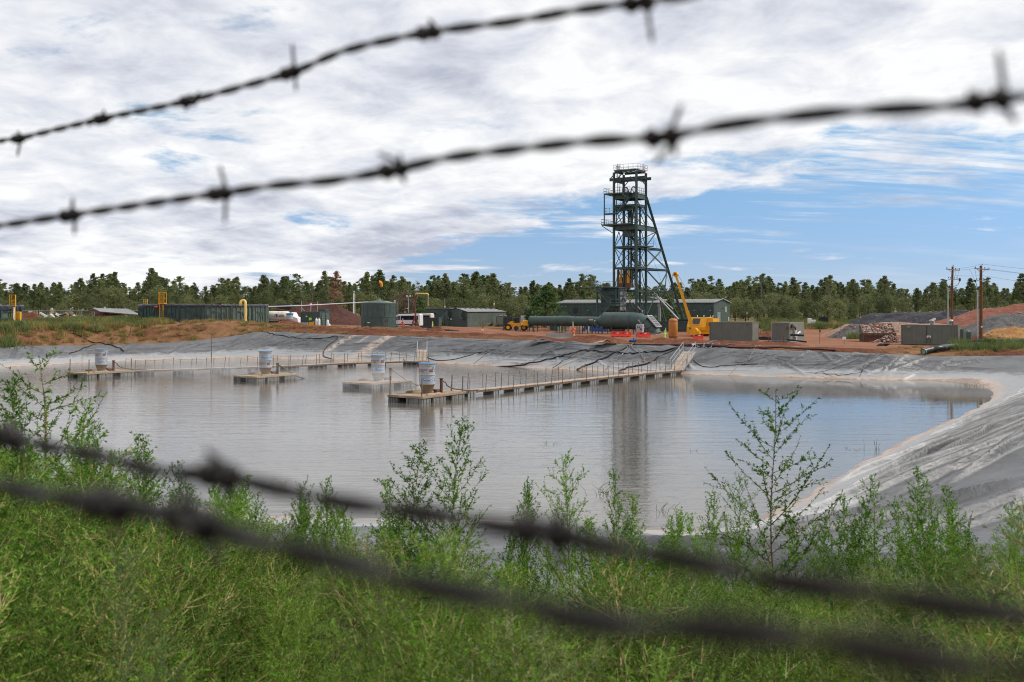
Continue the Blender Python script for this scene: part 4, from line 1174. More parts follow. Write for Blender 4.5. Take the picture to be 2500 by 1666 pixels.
mb=MB(do);mb.tube([dpt(13.2,zc,-0.86),dpt(13.45,zc-0.45,-0.8),dpt(14.1,zc-0.8,-0.5)],0.03,5);mb.build('drain_tube',m_galv,dt)
mb=MB(do);mb.box(dpt(7.2,zc-0.3,-0.97),(0.16,0.05,0.3),TH);mb.box(dpt(7.0,zc-0.6,-0.92),(0.12,0.05,0.25),TH);mb.build('rust_bracket',m_rust,dt)
for s,r,z in((0.05,0.88,zc),(1.05,0.88,zc),(5.65,0.88,zc),(6.9,0.9,zc),(9.2,0.83,zc),(10.3,0.83,zc),(12.0,0.83,zc),(12.9,0.8,zc),(14.1,0.85,zc),(15.05,1.42,4.5),(16.8,1.42,4.5),(20.0,1.42,4.5)):
 for o in(-0.75,0.75):
  p=dpt(s,0,o*r);g_=gz1(p.x,p.y)
  mb=MB(do);mb.bar((p.x,p.y,g_-0.1),(p.x,p.y,z-r*0.62),0.13);mb.build('support_post',m_steel_dk,dt)
 mb=MB(do);mb.add([dpt(s-0.03,z-r*0.99,-0.75*r),dpt(s-0.03,z-r*0.99,0.75*r),dpt(s-0.03,z-r*0.4,0.75*r),dpt(s-0.03,z-r*0.4,-0.75*r),dpt(s+0.03,z-r*0.99,-0.75*r),dpt(s+0.03,z-r*0.99,0.75*r),dpt(s+0.03,z-r*0.4,0.75*r),dpt(s+0.03,z-r*0.4,-0.75*r)],[(0,1,2,3),(7,6,5,4),(0,4,5,1),(2,6,7,3)]);mb.build('saddle',m_steel_dk,dt)
mb=MB(do)
for k,s in enumerate((16.6,18.2,18.6)):
 mb.tube([dpt(s,3.1,-0.9),dpt(s+0.3,2.75,-1.0),dpt(s+0.8,3.05,-0.8)],0.05,6)
mb.box(dpt(17.7,2.85,-0.7),(2.4,0.9,0.35),TH);mb.build('drain_gear',m_dark,dt)
# ------------------------------------------------------------------ cabinet, water barriers, cones, orange tank
p=G(1562.5,158.5)
t=thing('control_cabinet','light grey control cabinet standing before the duct elbow','cabinet',p,TH)
mb=MB();mb.box((0,0,1.0),(1.15,0.6,1.85),0,0,0.04);mb.build('body',m_grey,t)
for x_ in(-0.29,0.29):
 mb=MB();mb.box((x_,-0.315,1.0),(0.54,0.04,1.7));d_=mb.build('door',m_grey,t)
mb=MB();mb.box((-0.22,-0.35,1.45),(0.18,0.04,0.2));mb.box((0.1,-0.35,1.4),(0.1,0.04,0.2));mb.build('gauge_panel',m_dark,t)
mb=MB();mb.box((0.32,-0.36,1.12),(0.28,0.05,0.30));mb.build('warning_sign',m_rust_red,t)
mb=MB();mb.box((0,0,0.05),(1.25,0.7,0.1));mb.build('plinth',m_concrete,t)
def water_barrier(label,p,L_=1.85,H_=0.85,rz=TH,lying=False):
 t=thing('water_barrier',label,'barrier',p,rz,'red water filled barriers in the yard')
 mb=MB()
 prof=[(-0.30,0),(-0.30,0.12),(-0.16,0.34),(-0.11,0.62),(-0.11,H_),(0.11,H_),(0.11,0.62),(0.16,0.34),(0.30,0.12),(0.30,0)]
 mb.prism(prof,lambda a,b:(-L_/2,a,b),lambda a,b:(L_/2,a,b))
 mb.build('body',m_red_plastic,t,True)
 for k in(-1,1):
  mb=MB();mb.box((k*L_*0.19,-0.118,0.60),(0.34,0.03,0.17),0,0,0.012);mb.build('fork_slot',m_white_plastic if k>0 else m_dark,t)
  mb=MB();mb.box((k*(L_/2+0.03),0,0.45),(0.08,0.14,0.7));mb.build('end_lug',m_red_plastic,t)
  mb=MB();mb.box((k*L_*0.25,0,H_+0.02),(0.12,0.1,0.05));mb.build('fill_cap',m_red_plastic,t)
  mb=MB();mb.box((k*L_*0.28,-0.30,0.06),(0.3,0.03,0.1));mb.build('lift_slot',m_dark,t)
 return t
water_barrier('left half of a joined red plastic water barrier before the wide duct',G(1505,156),1.75,0.85,R(-42))
water_barrier('right half of a joined red plastic water barrier before the wide duct',G(1527,154.2),1.75,0.85,R(-25))
water_barrier('single red plastic water barrier next to the grey control cabinet',G(1571,153.0),1.8,0.8,R(-14))
water_barrier('low red plastic barrier lying alone between orange tank and container',G(1704,141.0),1.3,0.42,R(-20))
def cone(label,p,h=1.05):
 t=thing('delineator_cone',label,'cone',p,0,'lime green cones in the yard')
 mb=MB();mb.lathe([(0.14,0.06),(0.07,h*0.9),(0.05,h),(0.0,h+0.01)],12);mb.build('body',m_lime,t)
 mb=MB();mb.box((0,0,0.03),(0.42,0.42,0.06),0.4,0,0.02);mb.build('base',m_lime,t)
 mb=MB();mb.lathe([(0.115,h*0.5),(0.10,h*0.66)],12);mb.build('reflective_band',m_white,t)
 return t
cone('lime green cone at the foot of the duct elbow',G(1623,152))
cone('lime green cone beyond the louvre of the duct elbow',G(1625,172))
cone('lime green cone in the gap behind the red barriers',G(1537,172),1.2)
cone('lime green cone beside the gantry and the white van',G(1022.5,168),1.2)
cone('lime green cone in front of the dark storage container',G(1056,166),1.2)
p=G(1643.5,148)
t=thing('orange_tank','upright rusty orange pressure tank standing alone on the dirt','tank',p)
mb=MB();r_=0.68
mb.lathe([(0,0.0),(0.45,0.02),(0.60,0.10),(r_,0.26),(r_,2.62),(0.62,2.80),(0.45,2.93),(0.2,2.99),(0,3.0)],28);mb.build('shell',m_orange_tank,t)
mb=MB();mb.lathe([(0.10,2.98),(0.10,3.12),(0.16,3.12),(0.16,3.17),(0,3.17)],12);mb.build('top_nozzle',m_rust,t)
mb=MB();mb.lathe([(r_+0.012,2.55),(r_+0.012,2.62)],28);mb.lathe([(r_+0.012,0.28),(r_+0.012,0.34)],28);mb.build('weld_band',m_rust,t)
mb=MB();mb.lathe([(0.30,3.02),(0.33,3.06),(0.30,3.1)],12);mb.build('lifting_ring',m_rust,t)
# ------------------------------------------------------------------ yellow crane
cp=G(1712,158)
t=thing('crane','yellow pedestal crane with a slanted cab window and a long leaning boom','crane',cp,TH)
co=t
def crx(px,py,Y):
 w=P3(px,py,Y)-cp
 return Vector((w.dot(E1),w.dot(E2),w.z))
mb=MB()
# body: sloping front, built from its side profile (local y = depth, z = height)
W2_=1.55
prof=[(-1.7,0.55),(-1.7,1.45),(-0.75,2.95),(1.7,2.95),(1.7,0.55)]
mb.prism(prof,lambda a,b:(-1.75,a,b),lambda a,b:(1.35,a,b));mb.build('house',m_yellow,t,True)
mb=MB();mb.prism([(-0.95,0.55),(-0.95,2.85),(1.6,2.75),(1.6,0.55)],lambda a,b:(1.36,a,b),lambda a,b:(2.35,a,b));mb.build('engine_cover',m_yellow,t,True)
fn=Vector((0,-1.5,0.95)).normalized();fu=Vector((0,0.95,1.5)).normalized()
c0=Vector((-0.35,-1.18,2.26))+fn*0.03
mb=MB()
for k in(-1,1):
 mb.bar(c0+Vector((0.72*k,0,0))-fu*0.62,c0+Vector((0.72*k,0,0))+fu*0.62,0.14,0.1,up=fn)
 mb.bar(c0+fu*0.62*k-Vector((0.72,0,0)),c0+fu*0.62*k+Vector((0.72,0,0)),0.14,0.1,up=fn)
wf=mb.build('window_frame',m_yellow,t)
mb=MB();mb.bar(c0-fu*0.56,c0+fu*0.56,1.32,0.06,up=fn);mb.build('pane',m_glass,wf)
mb=MB();mb.bar(c0+Vector((0.1,0,0))+fn*0.05+fu*0.55,c0+Vector((-0.3,0,0))+fn*0.05-fu*0.3,0.03);mb.build('wiper',m_dark,wf)
mb=MB();mb.box((-0.85,-1.72,1.22),(0.85,0.05,0.30));mb.build('grille',m_dark,t)
mb=MB();mb.box((1.75,-0.97,1.85),(0.22,0.06,0.5));mb.build('side_window',m_glass,t)
mb=MB();mb.box((2.37,0.2,1.5),(0.05,0.9,1.7));dr=mb.build('door',m_yellow,t)
mb=MB();mb.box((2.42,-0.15,1.4),(0.04,0.05,0.2));mb.build('handle',m_dark,dr)
mb=MB();mb.box((0.35,0.0,0.45),(4.1,3.4,0.22),0,0,0.03);mb.build('deck_frame',m_yellow,t)
mb=MB();mb.lathe([(1.0,-0.3),(1.0,0.2),(1.25,0.2),(1.25,0.35)],24,(0.2,0.0,0));mb.build('slew_ring',m_orange_tank,t)
mb=MB()
for k in range(9):mb.box((0.55+k*0.11,-1.72,0.82),(0.07,0.04,0.10))
mb.build('lettering',m_dark,t)
mb=MB()
for x_,y_,h_ in((-1.2,1.4,0.3),(0.6,-0.4,0.35),(2.3,-0.9,0.3),(1.2,0.9,0.25)):
 mb.lathe([(0.07,2.9),(0.07,2.95+h_),(0,2.95+h_)],8,(x_,y_,0))
mb.bar((2.32,-0.9,2.7),(2.32,-0.9,3.2),0.05);mb.build('roof_fittings',m_galv,t)
b0=crx(1694,811,155.0);b1=crx(1649,669,155.5)
mb=MB();dv=(b1-b0)
n_=10
for f0,f1,w0 in((0.0,0.36,0.52),(0.36,0.70,0.42),(0.70,0.965,0.33)):
 mb.bar(b0+dv*f0,b0+dv*f1,w0,w0*1.05)
mb.build('boom',m_yellow,t)
mb=MB();hd=b0+dv*0.99;mb.tube([hd+Vector((0,-0.22,0)),hd+Vector((0,0.22,0))],0.40,16);bh=mb.build('boom_head',m_yellow,t)
mb=MB();mb.tube([hd+Vector((0,-0.26,0)),hd+Vector((0,0.26,0))],0.16,10);mb.build('sheave_pin',m_dark,bh)
mb=MB();mb.tube([b0+Vector((0.1,-0.35,0.05)),b0+Vector((0.1,0.35,0.05))],0.62,18);mb.box((b0.x+0.5,b0.y,b0.z-0.1),(1.1,0.6,0.6),0,0,0.08);mb.build('boom_foot',m_yellow,t)
mb=MB();mb.lathe([(0.55,b0.z-1.0),(0.55,b0.z-0.55),(0.7,b0.z-0.55),(0.7,b0.z-0.45),(0,b0.z-0.44)],18,(b0.x+0.1,b0.y,0));mb.build('pedestal',m_orange_tank,t)
mb=MB();mb.tube([hd+Vector((-0.45,-0.1,0.1)),hd+Vector((-0.55,-0.1,-1.2)),hd+Vector((-0.45,-0.1,-2.6))],0.025,5);mb.tube([hd+Vector((0.35,0,0)),hd.lerp(Vector((0.2,0.5,3.0)),0.5)+Vector((0.3,0,-0.3)),Vector((0.6,0.8,2.9))],0.025,5);mb.build('wire_rope',m_dark,t)
# ------------------------------------------------------------------ long green shop building behind
BC=Vector((46.6,230.0,3.45))
t=thing('shop_building','long dark green metal shop building with pale roof edge behind the headframe','building',BC)
def bl(s,d,z):return BC-E1*s+E2*d+Vector((0,0,z))
zr=4.55
mb=MB(BC)
def corr_wall(a,b,zb,ztf,m,nm,n):
 mb=MB(BC);vs=[]
 d=(b-a);nn=Vector((d.y,-d.x,0)).normalized()
 for k in range(n):
  for f,o in((0,0),(0.7,0),(0.78,0.05),(0.94,0.05)):
   g=(k+f)/n
   p=a+d*g+nn*o;vs+=[Vector((p.x,p.y,zb)),Vector((p.x,p.y,ztf(g)))]
 p=b;vs+=[Vector((p.x,p.y,zb)),Vector((p.x,p.y,ztf(1)))]
 mb.add(vs,[(2*i,2*i+2,2*i+3,2*i+1)for i in range(len(vs)//2-1)]);return mb.build(nm,m,t)
corr_wall(bl(42,0,0),bl(0,0,0),BC.z-0.5,lambda g:BC.z+zr,m_dkgreen_box,'front_wall',60)
corr_wall(bl(0,0,0),bl(0,10.4,0),BC.z-0.5,lambda g:BC.z+zr+(0.85*min(1,g/0.5)if g<0.5 else 0.85*(1-g)/0.5),m_green_lt,'end_wall',16)  # lighter green than the front wall: sunlight put into the colour
mb=MB(BC);mb.add([bl(42.2,-0.25,zr+0.02),bl(-0.25,-0.25,zr+0.02),bl(-0.25,5.2,zr+0.9),bl(42.2,5.2,zr+0.9),bl(42.2,10.6,zr+0.02),bl(-0.25,10.6,zr+0.02)],[(0,1,2,3),(3,2,5,4)]);ro=mb.build('roof',m_roof,t)
mb=MB(BC);mb.bar(bl(42.2,-0.26,zr+0.06),bl(-0.25,-0.26,zr+0.06),0.14,0.22);mb.build('eave_trim',m_galv,t)
mb=MB(BC);mb.bar(bl(-0.28,-0.25,zr+0.06),bl(-0.28,5.2,zr+0.95),0.12,0.2);mb.bar(bl(-0.28,5.2,zr+0.95),bl(-0.28,10.6,zr+0.06),0.12,0.2);mb.build('gable_trim',m_galv,t)
mb=MB(BC);mb.bar(bl(0,-0.06,-0.3),bl(0,-0.06,zr),0.25);mb.build('corner_trim',m_green,t)
for s,w,z0,z1 in((36.5,1.3,2.2,3.4),(9.2,2.0,1.9,3.1)):
 mb=MB(BC)
 c_=bl(s,-0.08,(z0+z1)/2)
 mb.box(c_,(w,0.12,z1-z0),TH);wdo=mb.build('wall_louvre',m_dark,t)
 for k in range(6):
  mb=MB(BC);mb.box(bl(s,-0.17,z0+0.12+k*(z1-z0-0.24)/5),(w*0.92,0.06,0.06),TH);mb.build('louvre_blade',m_dkgreen_box,wdo)
for k,s in enumerate((29.0,)):
 mb=MB(BC);mb.box(bl(s,-0.1,1.0),(5.2,0.14,2.6),TH);dd_=mb.build('roller_door',m_green,t)
 for q_ in range(8):
  mb=MB(BC);mb.box(bl(s,-0.19,-0.1+q_*0.31),(5.0,0.04,0.05),TH);mb.build('door_rib',m_dkgreen_box,dd_)
for s in(0.7,4.6,32.7):
 mb=MB(BC);mb.box(bl(s,-0.25,2.75),(0.22,0.35,0.2),TH);mb.build('wall_lamp',m_yellow if s==4.6 else m_galv,t)
mb=MB(BC);mb.box(bl(-0.06,3.1,1.0),(0.12,2.1,2.7),TH);dd_=mb.build('side_door',m_galv,t)
mb=MB(BC);mb.box(bl(-0.13,4.25,1.0),(0.1,0.3,2.8),TH);mb.build('door_jamb',m_dkgreen_box,dd_)
mb=MB(BC);mb.box(bl(-0.06,7.6,2.95),(0.12,0.9,1.35),TH);mb.build('window',m_grey,t)
mb=MB(BC);mb.box(bl(-0.1,9.4,0.7),(0.1,0.4,0.9),TH);mb.build('notice_board',m_white,t)
mb=MB(BC);mb.bar(bl(-0.1,4.8,3.1),bl(-0.6,4.8,3.25),0.1);mb.build('gooseneck_lamp',m_dark,t)
mb=MB(BC);mb.box(bl(17.3,-0.35,2.45),(0.95,0.55,0.75),TH);ac=mb.build('air_conditioner',m_white,t)
mb=MB(BC);mb.box(bl(17.45,-0.64,2.45),(0.5,0.04,0.6),TH);mb.build('fan_grille',m_dark,ac)
mb=MB(BC);mb.prism([(-1.2,0),(-1.9,0.35),(-1.9,0.5),(0,0.95),(1.9,0.5),(1.9,0.35),(1.2,0)],lambda a,b:bl(18.0+a,3.2,zr+0.55+b),lambda a,b:bl(18.0+a,6.4,zr+0.55+b));mb.build('ridge_vent',m_green_lt,t,True)
mb=MB(BC)
mb.box(bl(46.5,2.5,1.0),(1.6,2.6,4.5),TH);mb.build('annex',m_dkgreen_box,t)
p=P3(1610,778,205);p.z=gz1(p.x,p.y)
mb=MB(p);mb.bar(p,p+Vector((0,0,5.0)),0.45);mb.box(p+Vector((0,0,4.6)),(0.75,0.4,0.5),TH);o=mb.build('square_post',m_grey_plate);o.location=p
tag(o,'pale square steel post in front of the green shop building','post')
p=P3(1601,778,203)
t=thing('exit_sign_board','small green sign board on a thin post before the shop building','sign',(p.x,p.y,gz1(p.x,p.y)))
mb=MB();mb.box((0,0,p.z-gz1(p.x,p.y)+0.4),(0.62,0.04,0.55),TH);sg=mb.build('board',m_signgreen,t)
mb=MB();mb.box((0.0,-0.03,p.z-gz1(p.x,p.y)+0.4),(0.36,0.03,0.07),TH);mb.build('white_mark',m_white,sg)
mb=MB();mb.bar((0,0.05,-0.1),(0,0.05,p.z-gz1(p.x,p.y)+0.6),0.06);mb.build('post',m_galv,t)
# low dark container and black beam beside the inclined leg
c_=container('low dark green storage box behind the orange tank and crane',7.0,2.4,1.9,Vector((uu(1690)*186,186,gz1(uu(1690)*186,186))),mats=(m_dkgreen_box,m_green,m_dkgreen_box),name='storage_container')
p=G(1655,184)
mb=MB(p);mb.bar(p-E1*2+Vector((0,0,2.3)),p+E1*7.2+Vector((0,0,2.15)),0.5,0.35);o=mb.build('steel_beam',m_black);o.location=p
tag(o,'long black steel beam lying on the low dark box under the boom','beam')
# ------------------------------------------------------------------ blue equipment and frames seen under the duct
p=G(1452,186)
t=thing('pump_skid','blue pump skid with a pale blue panel under the duct','pump',p,TH)
mb=MB();mb.box((0,0,0.35),(4.6,1.6,0.7));mb.build('skid_base',m_blue,t)
for k,(x_,w_,h_)in enumerate(((-1.6,0.9,0.5),(-0.3,1.0,0.8),(0.9,1.0,0.7))):
 mb=MB();mb.box((x_,0,0.7+h_/2),(w_,1.2,h_),0,0,0.08);mb.build('motor_cover',m_blue,t)
mb=MB();mb.box((2.1,-0.1,1.05),(1.0,1.2,1.3),0,0,0.05);mb.build('control_panel',mat('light_blue_panel',(0.22,0.48,0.72),0.5),t)
p=G(1434,184)
t=thing('small_cabinet','slim grey cabinet standing under the duct beside the life ring','cabinet',p,TH)
mb=MB();mb.box((0,0,0.75),(0.62,0.5,1.5),0,0,0.03);mb.build('body',m_grey,t)
mb=MB();mb.box((0,-0.27,0.8),(0.45,0.04,0.9));mb.build('vent_panel',m_dark,t)
p=G(1352,192);container('dark green box container half hidden beneath the narrow duct',1.9,2.4,2.2,p+E1*1.0,mats=(m_dkgreen_box,m_dkgreen_box,m_green),name='storage_container')
p=G(1366,186);mb=MB(p);mb.box(p+Vector((0,0,0.6)),(0.55,0.5,1.25),TH,0,0.03);o=mb.build('pale_green_cabinet',m_seafoam);o.location=p;tag(o,'pale green cabinet under the duct left of the pipe frames','cabinet')
for k,px in enumerate((1372,1375)):
 p=G(px,186);mb=MB(p);mb.tube([p,p+Vector((0,0,1.7-0.4*k))],0.07,8);o=mb.build('bollard',m_yellow);o.location=p
 tag(o,('taller' if k==0 else 'shorter')+' yellow bollard post beneath the duct by the pale green cabinet','bollard','yellow bollards under the duct')
for k,px in enumerate((1380,1389)):
 p=G(px,184-k);mb=MB(p);mb.tube([p,p+Vector((0,0,1.2)),p+E1*0.25+Vector((0,0,1.42)),p+E1*0.75+Vector((0,0,1.42)),p+E1*1.0+Vector((0,0,1.2)),p+E1*1.0],0.07,8);o=mb.build('pipe_guard',m_galv);o.location=p
 tag(o,'grey hooped pipe guard beneath the duct, '+('left of two beside the yellow bollards' if k==0 else 'the one nearer the life ring'),'guard','pipe guards under the duct')
p=G(1309,196);mb=MB(p);mb.box(p+Vector((0,0,0.9)),(0.7,0.1,0.45),TH);mb.bar(p,p+Vector((0,0,0.9)),0.06);o=mb.build('red_sign',m_red_plastic);o.location=p;tag(o,'small red sign seen under the duct near its open end','sign')
p=G(1327,196)
t=thing('pump_stand','tan box pump on thin legs under the left end of the duct','pump',p,TH)
mb=MB();mb.box((0,0,1.0),(0.8,0.7,0.9));mb.build('casing',m_dark,t)
mb=MB()
for x_ in(-0.35,0.35):mb.bar((x_,0,-0.1),(x_,0,0.6),0.09)
mb.build('legs',m_galv,t)
mb=MB();mb.box((1.35,0,0.95),(0.7,0.6,1.6));mb.build('timber_panel',m_wood_raw,t)
# ------------------------------------------------------------------ big faceted ring tank on the left
TC=Vector((uu(500)*163,163,4.45));TR,TN,THT=10.1,16,2.75
t=thing('ring_tank','wide dark green bolted ring tank with a crumpled black sheet over its rim','tank',TC)
def tp(k,r,z):a=2*math.pi*(k+0.5)/TN-math.pi/2+0.12;return Vector((r*math.cos(a),r*math.sin(a),z))
for k in range(TN):
 a,b=tp(k,TR,0),tp(k+1,TR,0)
 if max(a.y,b.y)>5.5:
  mb=MB();mb.quad(a+Vector((0,0,-0.6)),b+Vector((0,0,-0.6)),b+Vector((0,0,THT)),a+Vector((0,0,THT)));mb.build('panel',m_green,t);continue
 d=(b-a);L_=d.length;d=d/L_;nn=Vector((d.y,-d.x,0))
 pm=m_green if(a.x+b.x)<9 else m_green_lt
 mb=MB();mb.quad(a+Vector((0,0,-0.6)),b+Vector((0,0,-0.6)),b+Vector((0,0,THT)),a+Vector((0,0,THT)));pn=mb.build('panel',pm,t)
 def q_(f,z,o=0.06):return a+d*(L_*f)+nn*o+Vector((0,0,z))
 mb=MB()
 for f in(0.03,0.22,0.42,0.62,0.82,0.97):mb.bar(q_(f,-0.5),q_(f,THT-0.05),0.10,0.13)
 for z in(1.62,1.78):mb.bar(q_(0.22,z,0.07),q_(0.42,z,0.07),0.08,0.08)
 mb.bar(q_(0.42,1.55,0.07),q_(0.82,1.55,0.07),0.09,0.09)
 for f0,f1 in((0.54,0.46),(0.54,0.62),(0.70,0.62),(0.70,0.79)):mb.bar(q_(f0,1.5,0.07),q_(f1,0.45,0.07),0.08,0.08)
 for z in(0.15,0.3):mb.bar(q_(0.22,z,0.07),q_(0.42,z,0.07),0.08,0.08)
 mb.build('stiffener',m_green_lt if pm is m_green_lt else m_green,pn)
 mb=MB()
 for f in(-0.035,0.035):mb.bar(q_(0.0+f,-0.5,0.09),q_(0.0+f,THT,0.09),0.05,0.05)
 for z in np.arange(0.0,THT-0.1,0.3):mb.bar(q_(-0.045,z,0.12),q_(0.045,z,0.12),0.06,0.06)
 mb.build('joint_bolts',m_green_lt if pm is m_green_lt else m_steel_dk,pn)
rn=random.Random(4)
mb=MB();vs=[];NQ=TN*14
for i in range(NQ+1):
 g=i/14
 k0=int(math.floor(g));f=g-k0
 base=tp(k0,TR,0).lerp(tp(k0+1,TR,0),f);nn=Vector((base.x,base.y,0)).normalized()
 lowz=THT-0.30-0.16*rn.random()-(0.15 if i%14<2 else 0)
 for o,z in((-0.5,THT-0.35),(-0.1,THT+0.05+0.08*rn.random()),(0.10+0.06*rn.random(),THT+0.06*rn.random()),(0.13+0.10*rn.random(),THT-0.15),(0.12,lowz)):
  vs.append(base+nn*o+Vector((0,0,z)))
mb.add(vs,[(5*i+j,5*i+5+j,5*i+6+j,5*i+1+j)for i in range(NQ)for j in range(4)],0,False);mb.build('rim_sheet',m_tarp,t)
def ladder(par,a,b,sd,m,w=0.5,cage=True,nm='ladder'):
 a,b,sd=Vector(a),Vector(b),Vector(sd)
 mb=MB()
 for k in(-1,1):mb.bar(a+sd*(w/2*k),b+sd*(w/2*k),0.07)
 n=int((b-a).length/0.3)
 for k in range(n+1):mb.bar(a.lerp(b,k/n)-sd*w/2,a.lerp(b,k/n)+sd*w/2,0.045)
 o=mb.build(nm,m,par)
 return o
xl=uu(395)*153.5-TC.x
ladder(t,(xl,-9.75,-0.5),(xl,-9.75,THT+1.9),(1,0,0),m_yellow,0.55)
mb=MB()
for k in(-1,1):
 for y_ in(-9.75,-8.7):mb.bar((xl+0.42*k,y_,THT+0.2),(xl+0.42*k,y_,THT+1.9),0.06)
 for z in(1.0,1.9):mb.bar((xl+0.42*k,-9.75,THT+z),(xl+0.42*k,-8.7,THT+z),0.05)
for z in(1.0,1.9):mb.bar((xl-0.42,-8.7,THT+z),(xl+0.42,-8.7,THT+z),0.05)
mb.box((xl,-9.3,THT+0.15),(0.95,1.0,0.12));mb.build('ladder_cage',m_yellow,t)
xl2=uu(362.5)*166-TC.x
mb=MB()
for k in(-1,1):mb.bar((xl2+0.34*k,1.5,THT),(xl2+0.34*k,1.5,THT+0.9),0.06)
mb.bar((xl2,1.5,THT),(xl2,1.5,THT+0.9),0.05)
for z in(0.25,0.55,0.88):mb.bar((xl2-0.36,1.5,THT+z),(xl2+0.36,1.5,THT+z),0.05)
mb.build('ladder_top',m_yellow_pale,t)
yp=Vector((uu(599)*154.3-TC.x,154.3-163,0))
mb=MB();mb.tube([yp+Vector((0,0,-0.5)),yp+Vector((0,0,3.0))]+[yp+Vector((-0.38+0.38*math.cos(a),0.2*math.sin(a),3.0+0.38*math.sin(a)))for a in np.linspace(0.3,math.pi,8)]+[yp+Vector((-0.76,0.1,2.6))],0.21,12);mb.build('gooseneck_pipe',m_yellow_pale,t)
mb=MB();mb.box((xl-0.75,-9.95,THT-0.35),(0.5,0.2,0.22),0,0,0.05);mb.build('red_reel',m_red_plastic,t)
mb=MB();mb.box((uu(538)*154-TC.x,-9.4,THT+0.12),(0.5,0.4,0.28),0.3,0,0.06);mb.build('black_bundle',m_black,t)
# tank at the left edge
TL=Vector((uu(-62)*147,147,4.2))
t=thing('ring_tank','green tank with horizontal ribs cut off by the left edge of the photo','tank',TL)
TLN,TLR,TLH=18,6.4,2.75
def tq(k,r,z):a=2*math.pi*k/TLN-math.pi/2;return Vector((r*math.cos(a),r*math.sin(a),z))
for k in range(TLN):
 a,b=tq(k,TLR,0),tq(k+1,TLR,0)
 mb=MB();mb.quad(a+Vector((0,0,-0.6)),b+Vector((0,0,-0.6)),b+Vector((0,0,TLH)),a+Vector((0,0,TLH)));pn=mb.build('panel',m_green_lt,t)
 if a.y<3:
  mb=MB()
  for z in(0.1,0.95,1.85):mb.bar(tq(k,TLR+0.06,z),tq(k+1,TLR+0.06,z),0.12,0.10)
  mb.bar(tq(k,TLR+0.08,-0.5),tq(k,TLR+0.08,TLH),0.16,0.16);mb.build('stiffener',m_green,pn)
mb=MB();vs=[]
for i in range(TLN*8+1):
 a=2*math.pi*i/(TLN*8)
 u_=Vector((math.cos(a),math.sin(a),0))
 for o,z in((-0.4,TLH-0.3),(0.0,TLH+0.08+0.2*rn.random()),(0.16+0.14*rn.random(),TLH-0.05),(0.12+0.1*rn.random(),TLH-0.35-0.35*rn.random())):vs.append(u_*(TLR+o)+Vector((0,0,z)))
mb.add(vs,[(4*i+j,4*i+4+j,4*i+5+j,4*i+1+j)for i in range(TLN*8)for j in range(3)]);mb.build('rim_sheet',m_tarp,t)
xe=TLR+0.25
ladder(t,(xe-0.12,-1.6,-0.5),(xe-0.12,-1.6,TLH+1.6),(1,0,0),m_yellow,0.5,nm='ladder')
mb=MB()
for x_ in(-0.9,0.0):mb.bar((xe+x_,-1.2,TLH),(xe+x_,-1.2,TLH+1.65),0.08)
for z in(0.85,1.62):mb.bar((xe-0.9,-1.2,TLH+z),(xe,-1.2,TLH+z),0.07)
mb.build('ladder_rail',m_yellow,t)
mb=MB();mb.tube([(xe+0.1,-1.9,TLH-0.2),(xe+0.05,-1.9,0.9),(xe+0.7,-2.4,0.0),(xe+1.3,-2.8,-0.5)],0.11,8);mb.build('white_pipe',m_white,t)
p=G(45,146);mb=MB(p);mb.box(p+Vector((0,0,0.95)),(0.68,0.5,2.1),0,0,0.03);o=mb.build('yellow_box',m_yellow);o.location=p
tag(o,'upright yellow box at the right side of the cut off green tank','box')
# ------------------------------------------------------------------ dirt heap, carport, red tank, fence, scrap
def heap(name,label,cat,c,rx,ry,h,m,seed,rz=0.0,rough=0.22,n=44,ridge_=0.3,p_=1.25,flat=0.0,kind=None,group=None):
 """loose heap: a lumpy cone with an uneven outline, sunk 0.3 m into the ground"""
 us=np.linspace(-1.15,1.15,n);vv=np.linspace(-1.15,1.15,n)
 U,V=np.meshgrid(us,vv,indexing='ij')
 rr=np.sqrt(np.clip(np.abs(U)-ridge_,0,None)**2/(1-ridge_)**2+V**2)
 rr=rr*(1+0.25*(fbm(U*1.7+seed,V*1.7,seed,3)-0.5))
 H_=np.clip(1-rr,-0.12,1)**1.0
 H_=np.where(rr<1,np.abs(1-rr)**p_,-0.12*(rr-1)/0.15)
 if flat>0:H_=np.minimum(H_,flat+(H_-flat)*0.25)
 H_=H_*(1+0.5*(fbm(U*2.2,V*2.2+seed,seed+5,3)-0.5))+rough*0.35*(fbm(U*6,V*6,seed+9,4)-0.5)*(rr<1.1)
 X=U*rx;Y=V*ry;Z=H_*h-0.08
 c_,s_=math.cos(rz),math.sin(rz)
 XX=X*c_-Y*s_;YY=X*s_+Y*c_
 gz_=ground_z((XX+c[0]).ravel(),(YY+c[1]).ravel()).reshape(XX.shape)-c[2]
 V3=np.column_stack([XX.ravel(),YY.ravel(),(Z+gz_).ravel()])
 id_=np.arange(n*n).reshape(n,n)
 F=np.stack([id_[:-1,:-1],id_[1:,:-1],id_[1:,1:],id_[:-1,1:]],axis=-1).reshape(-1,4)
 F=F[(rr.ravel()[F]<1.12).any(1)]
 o=np_mesh(name,V3,F,m,smooth=True);o.location=c
 return tag(o,label,cat,group,kind)
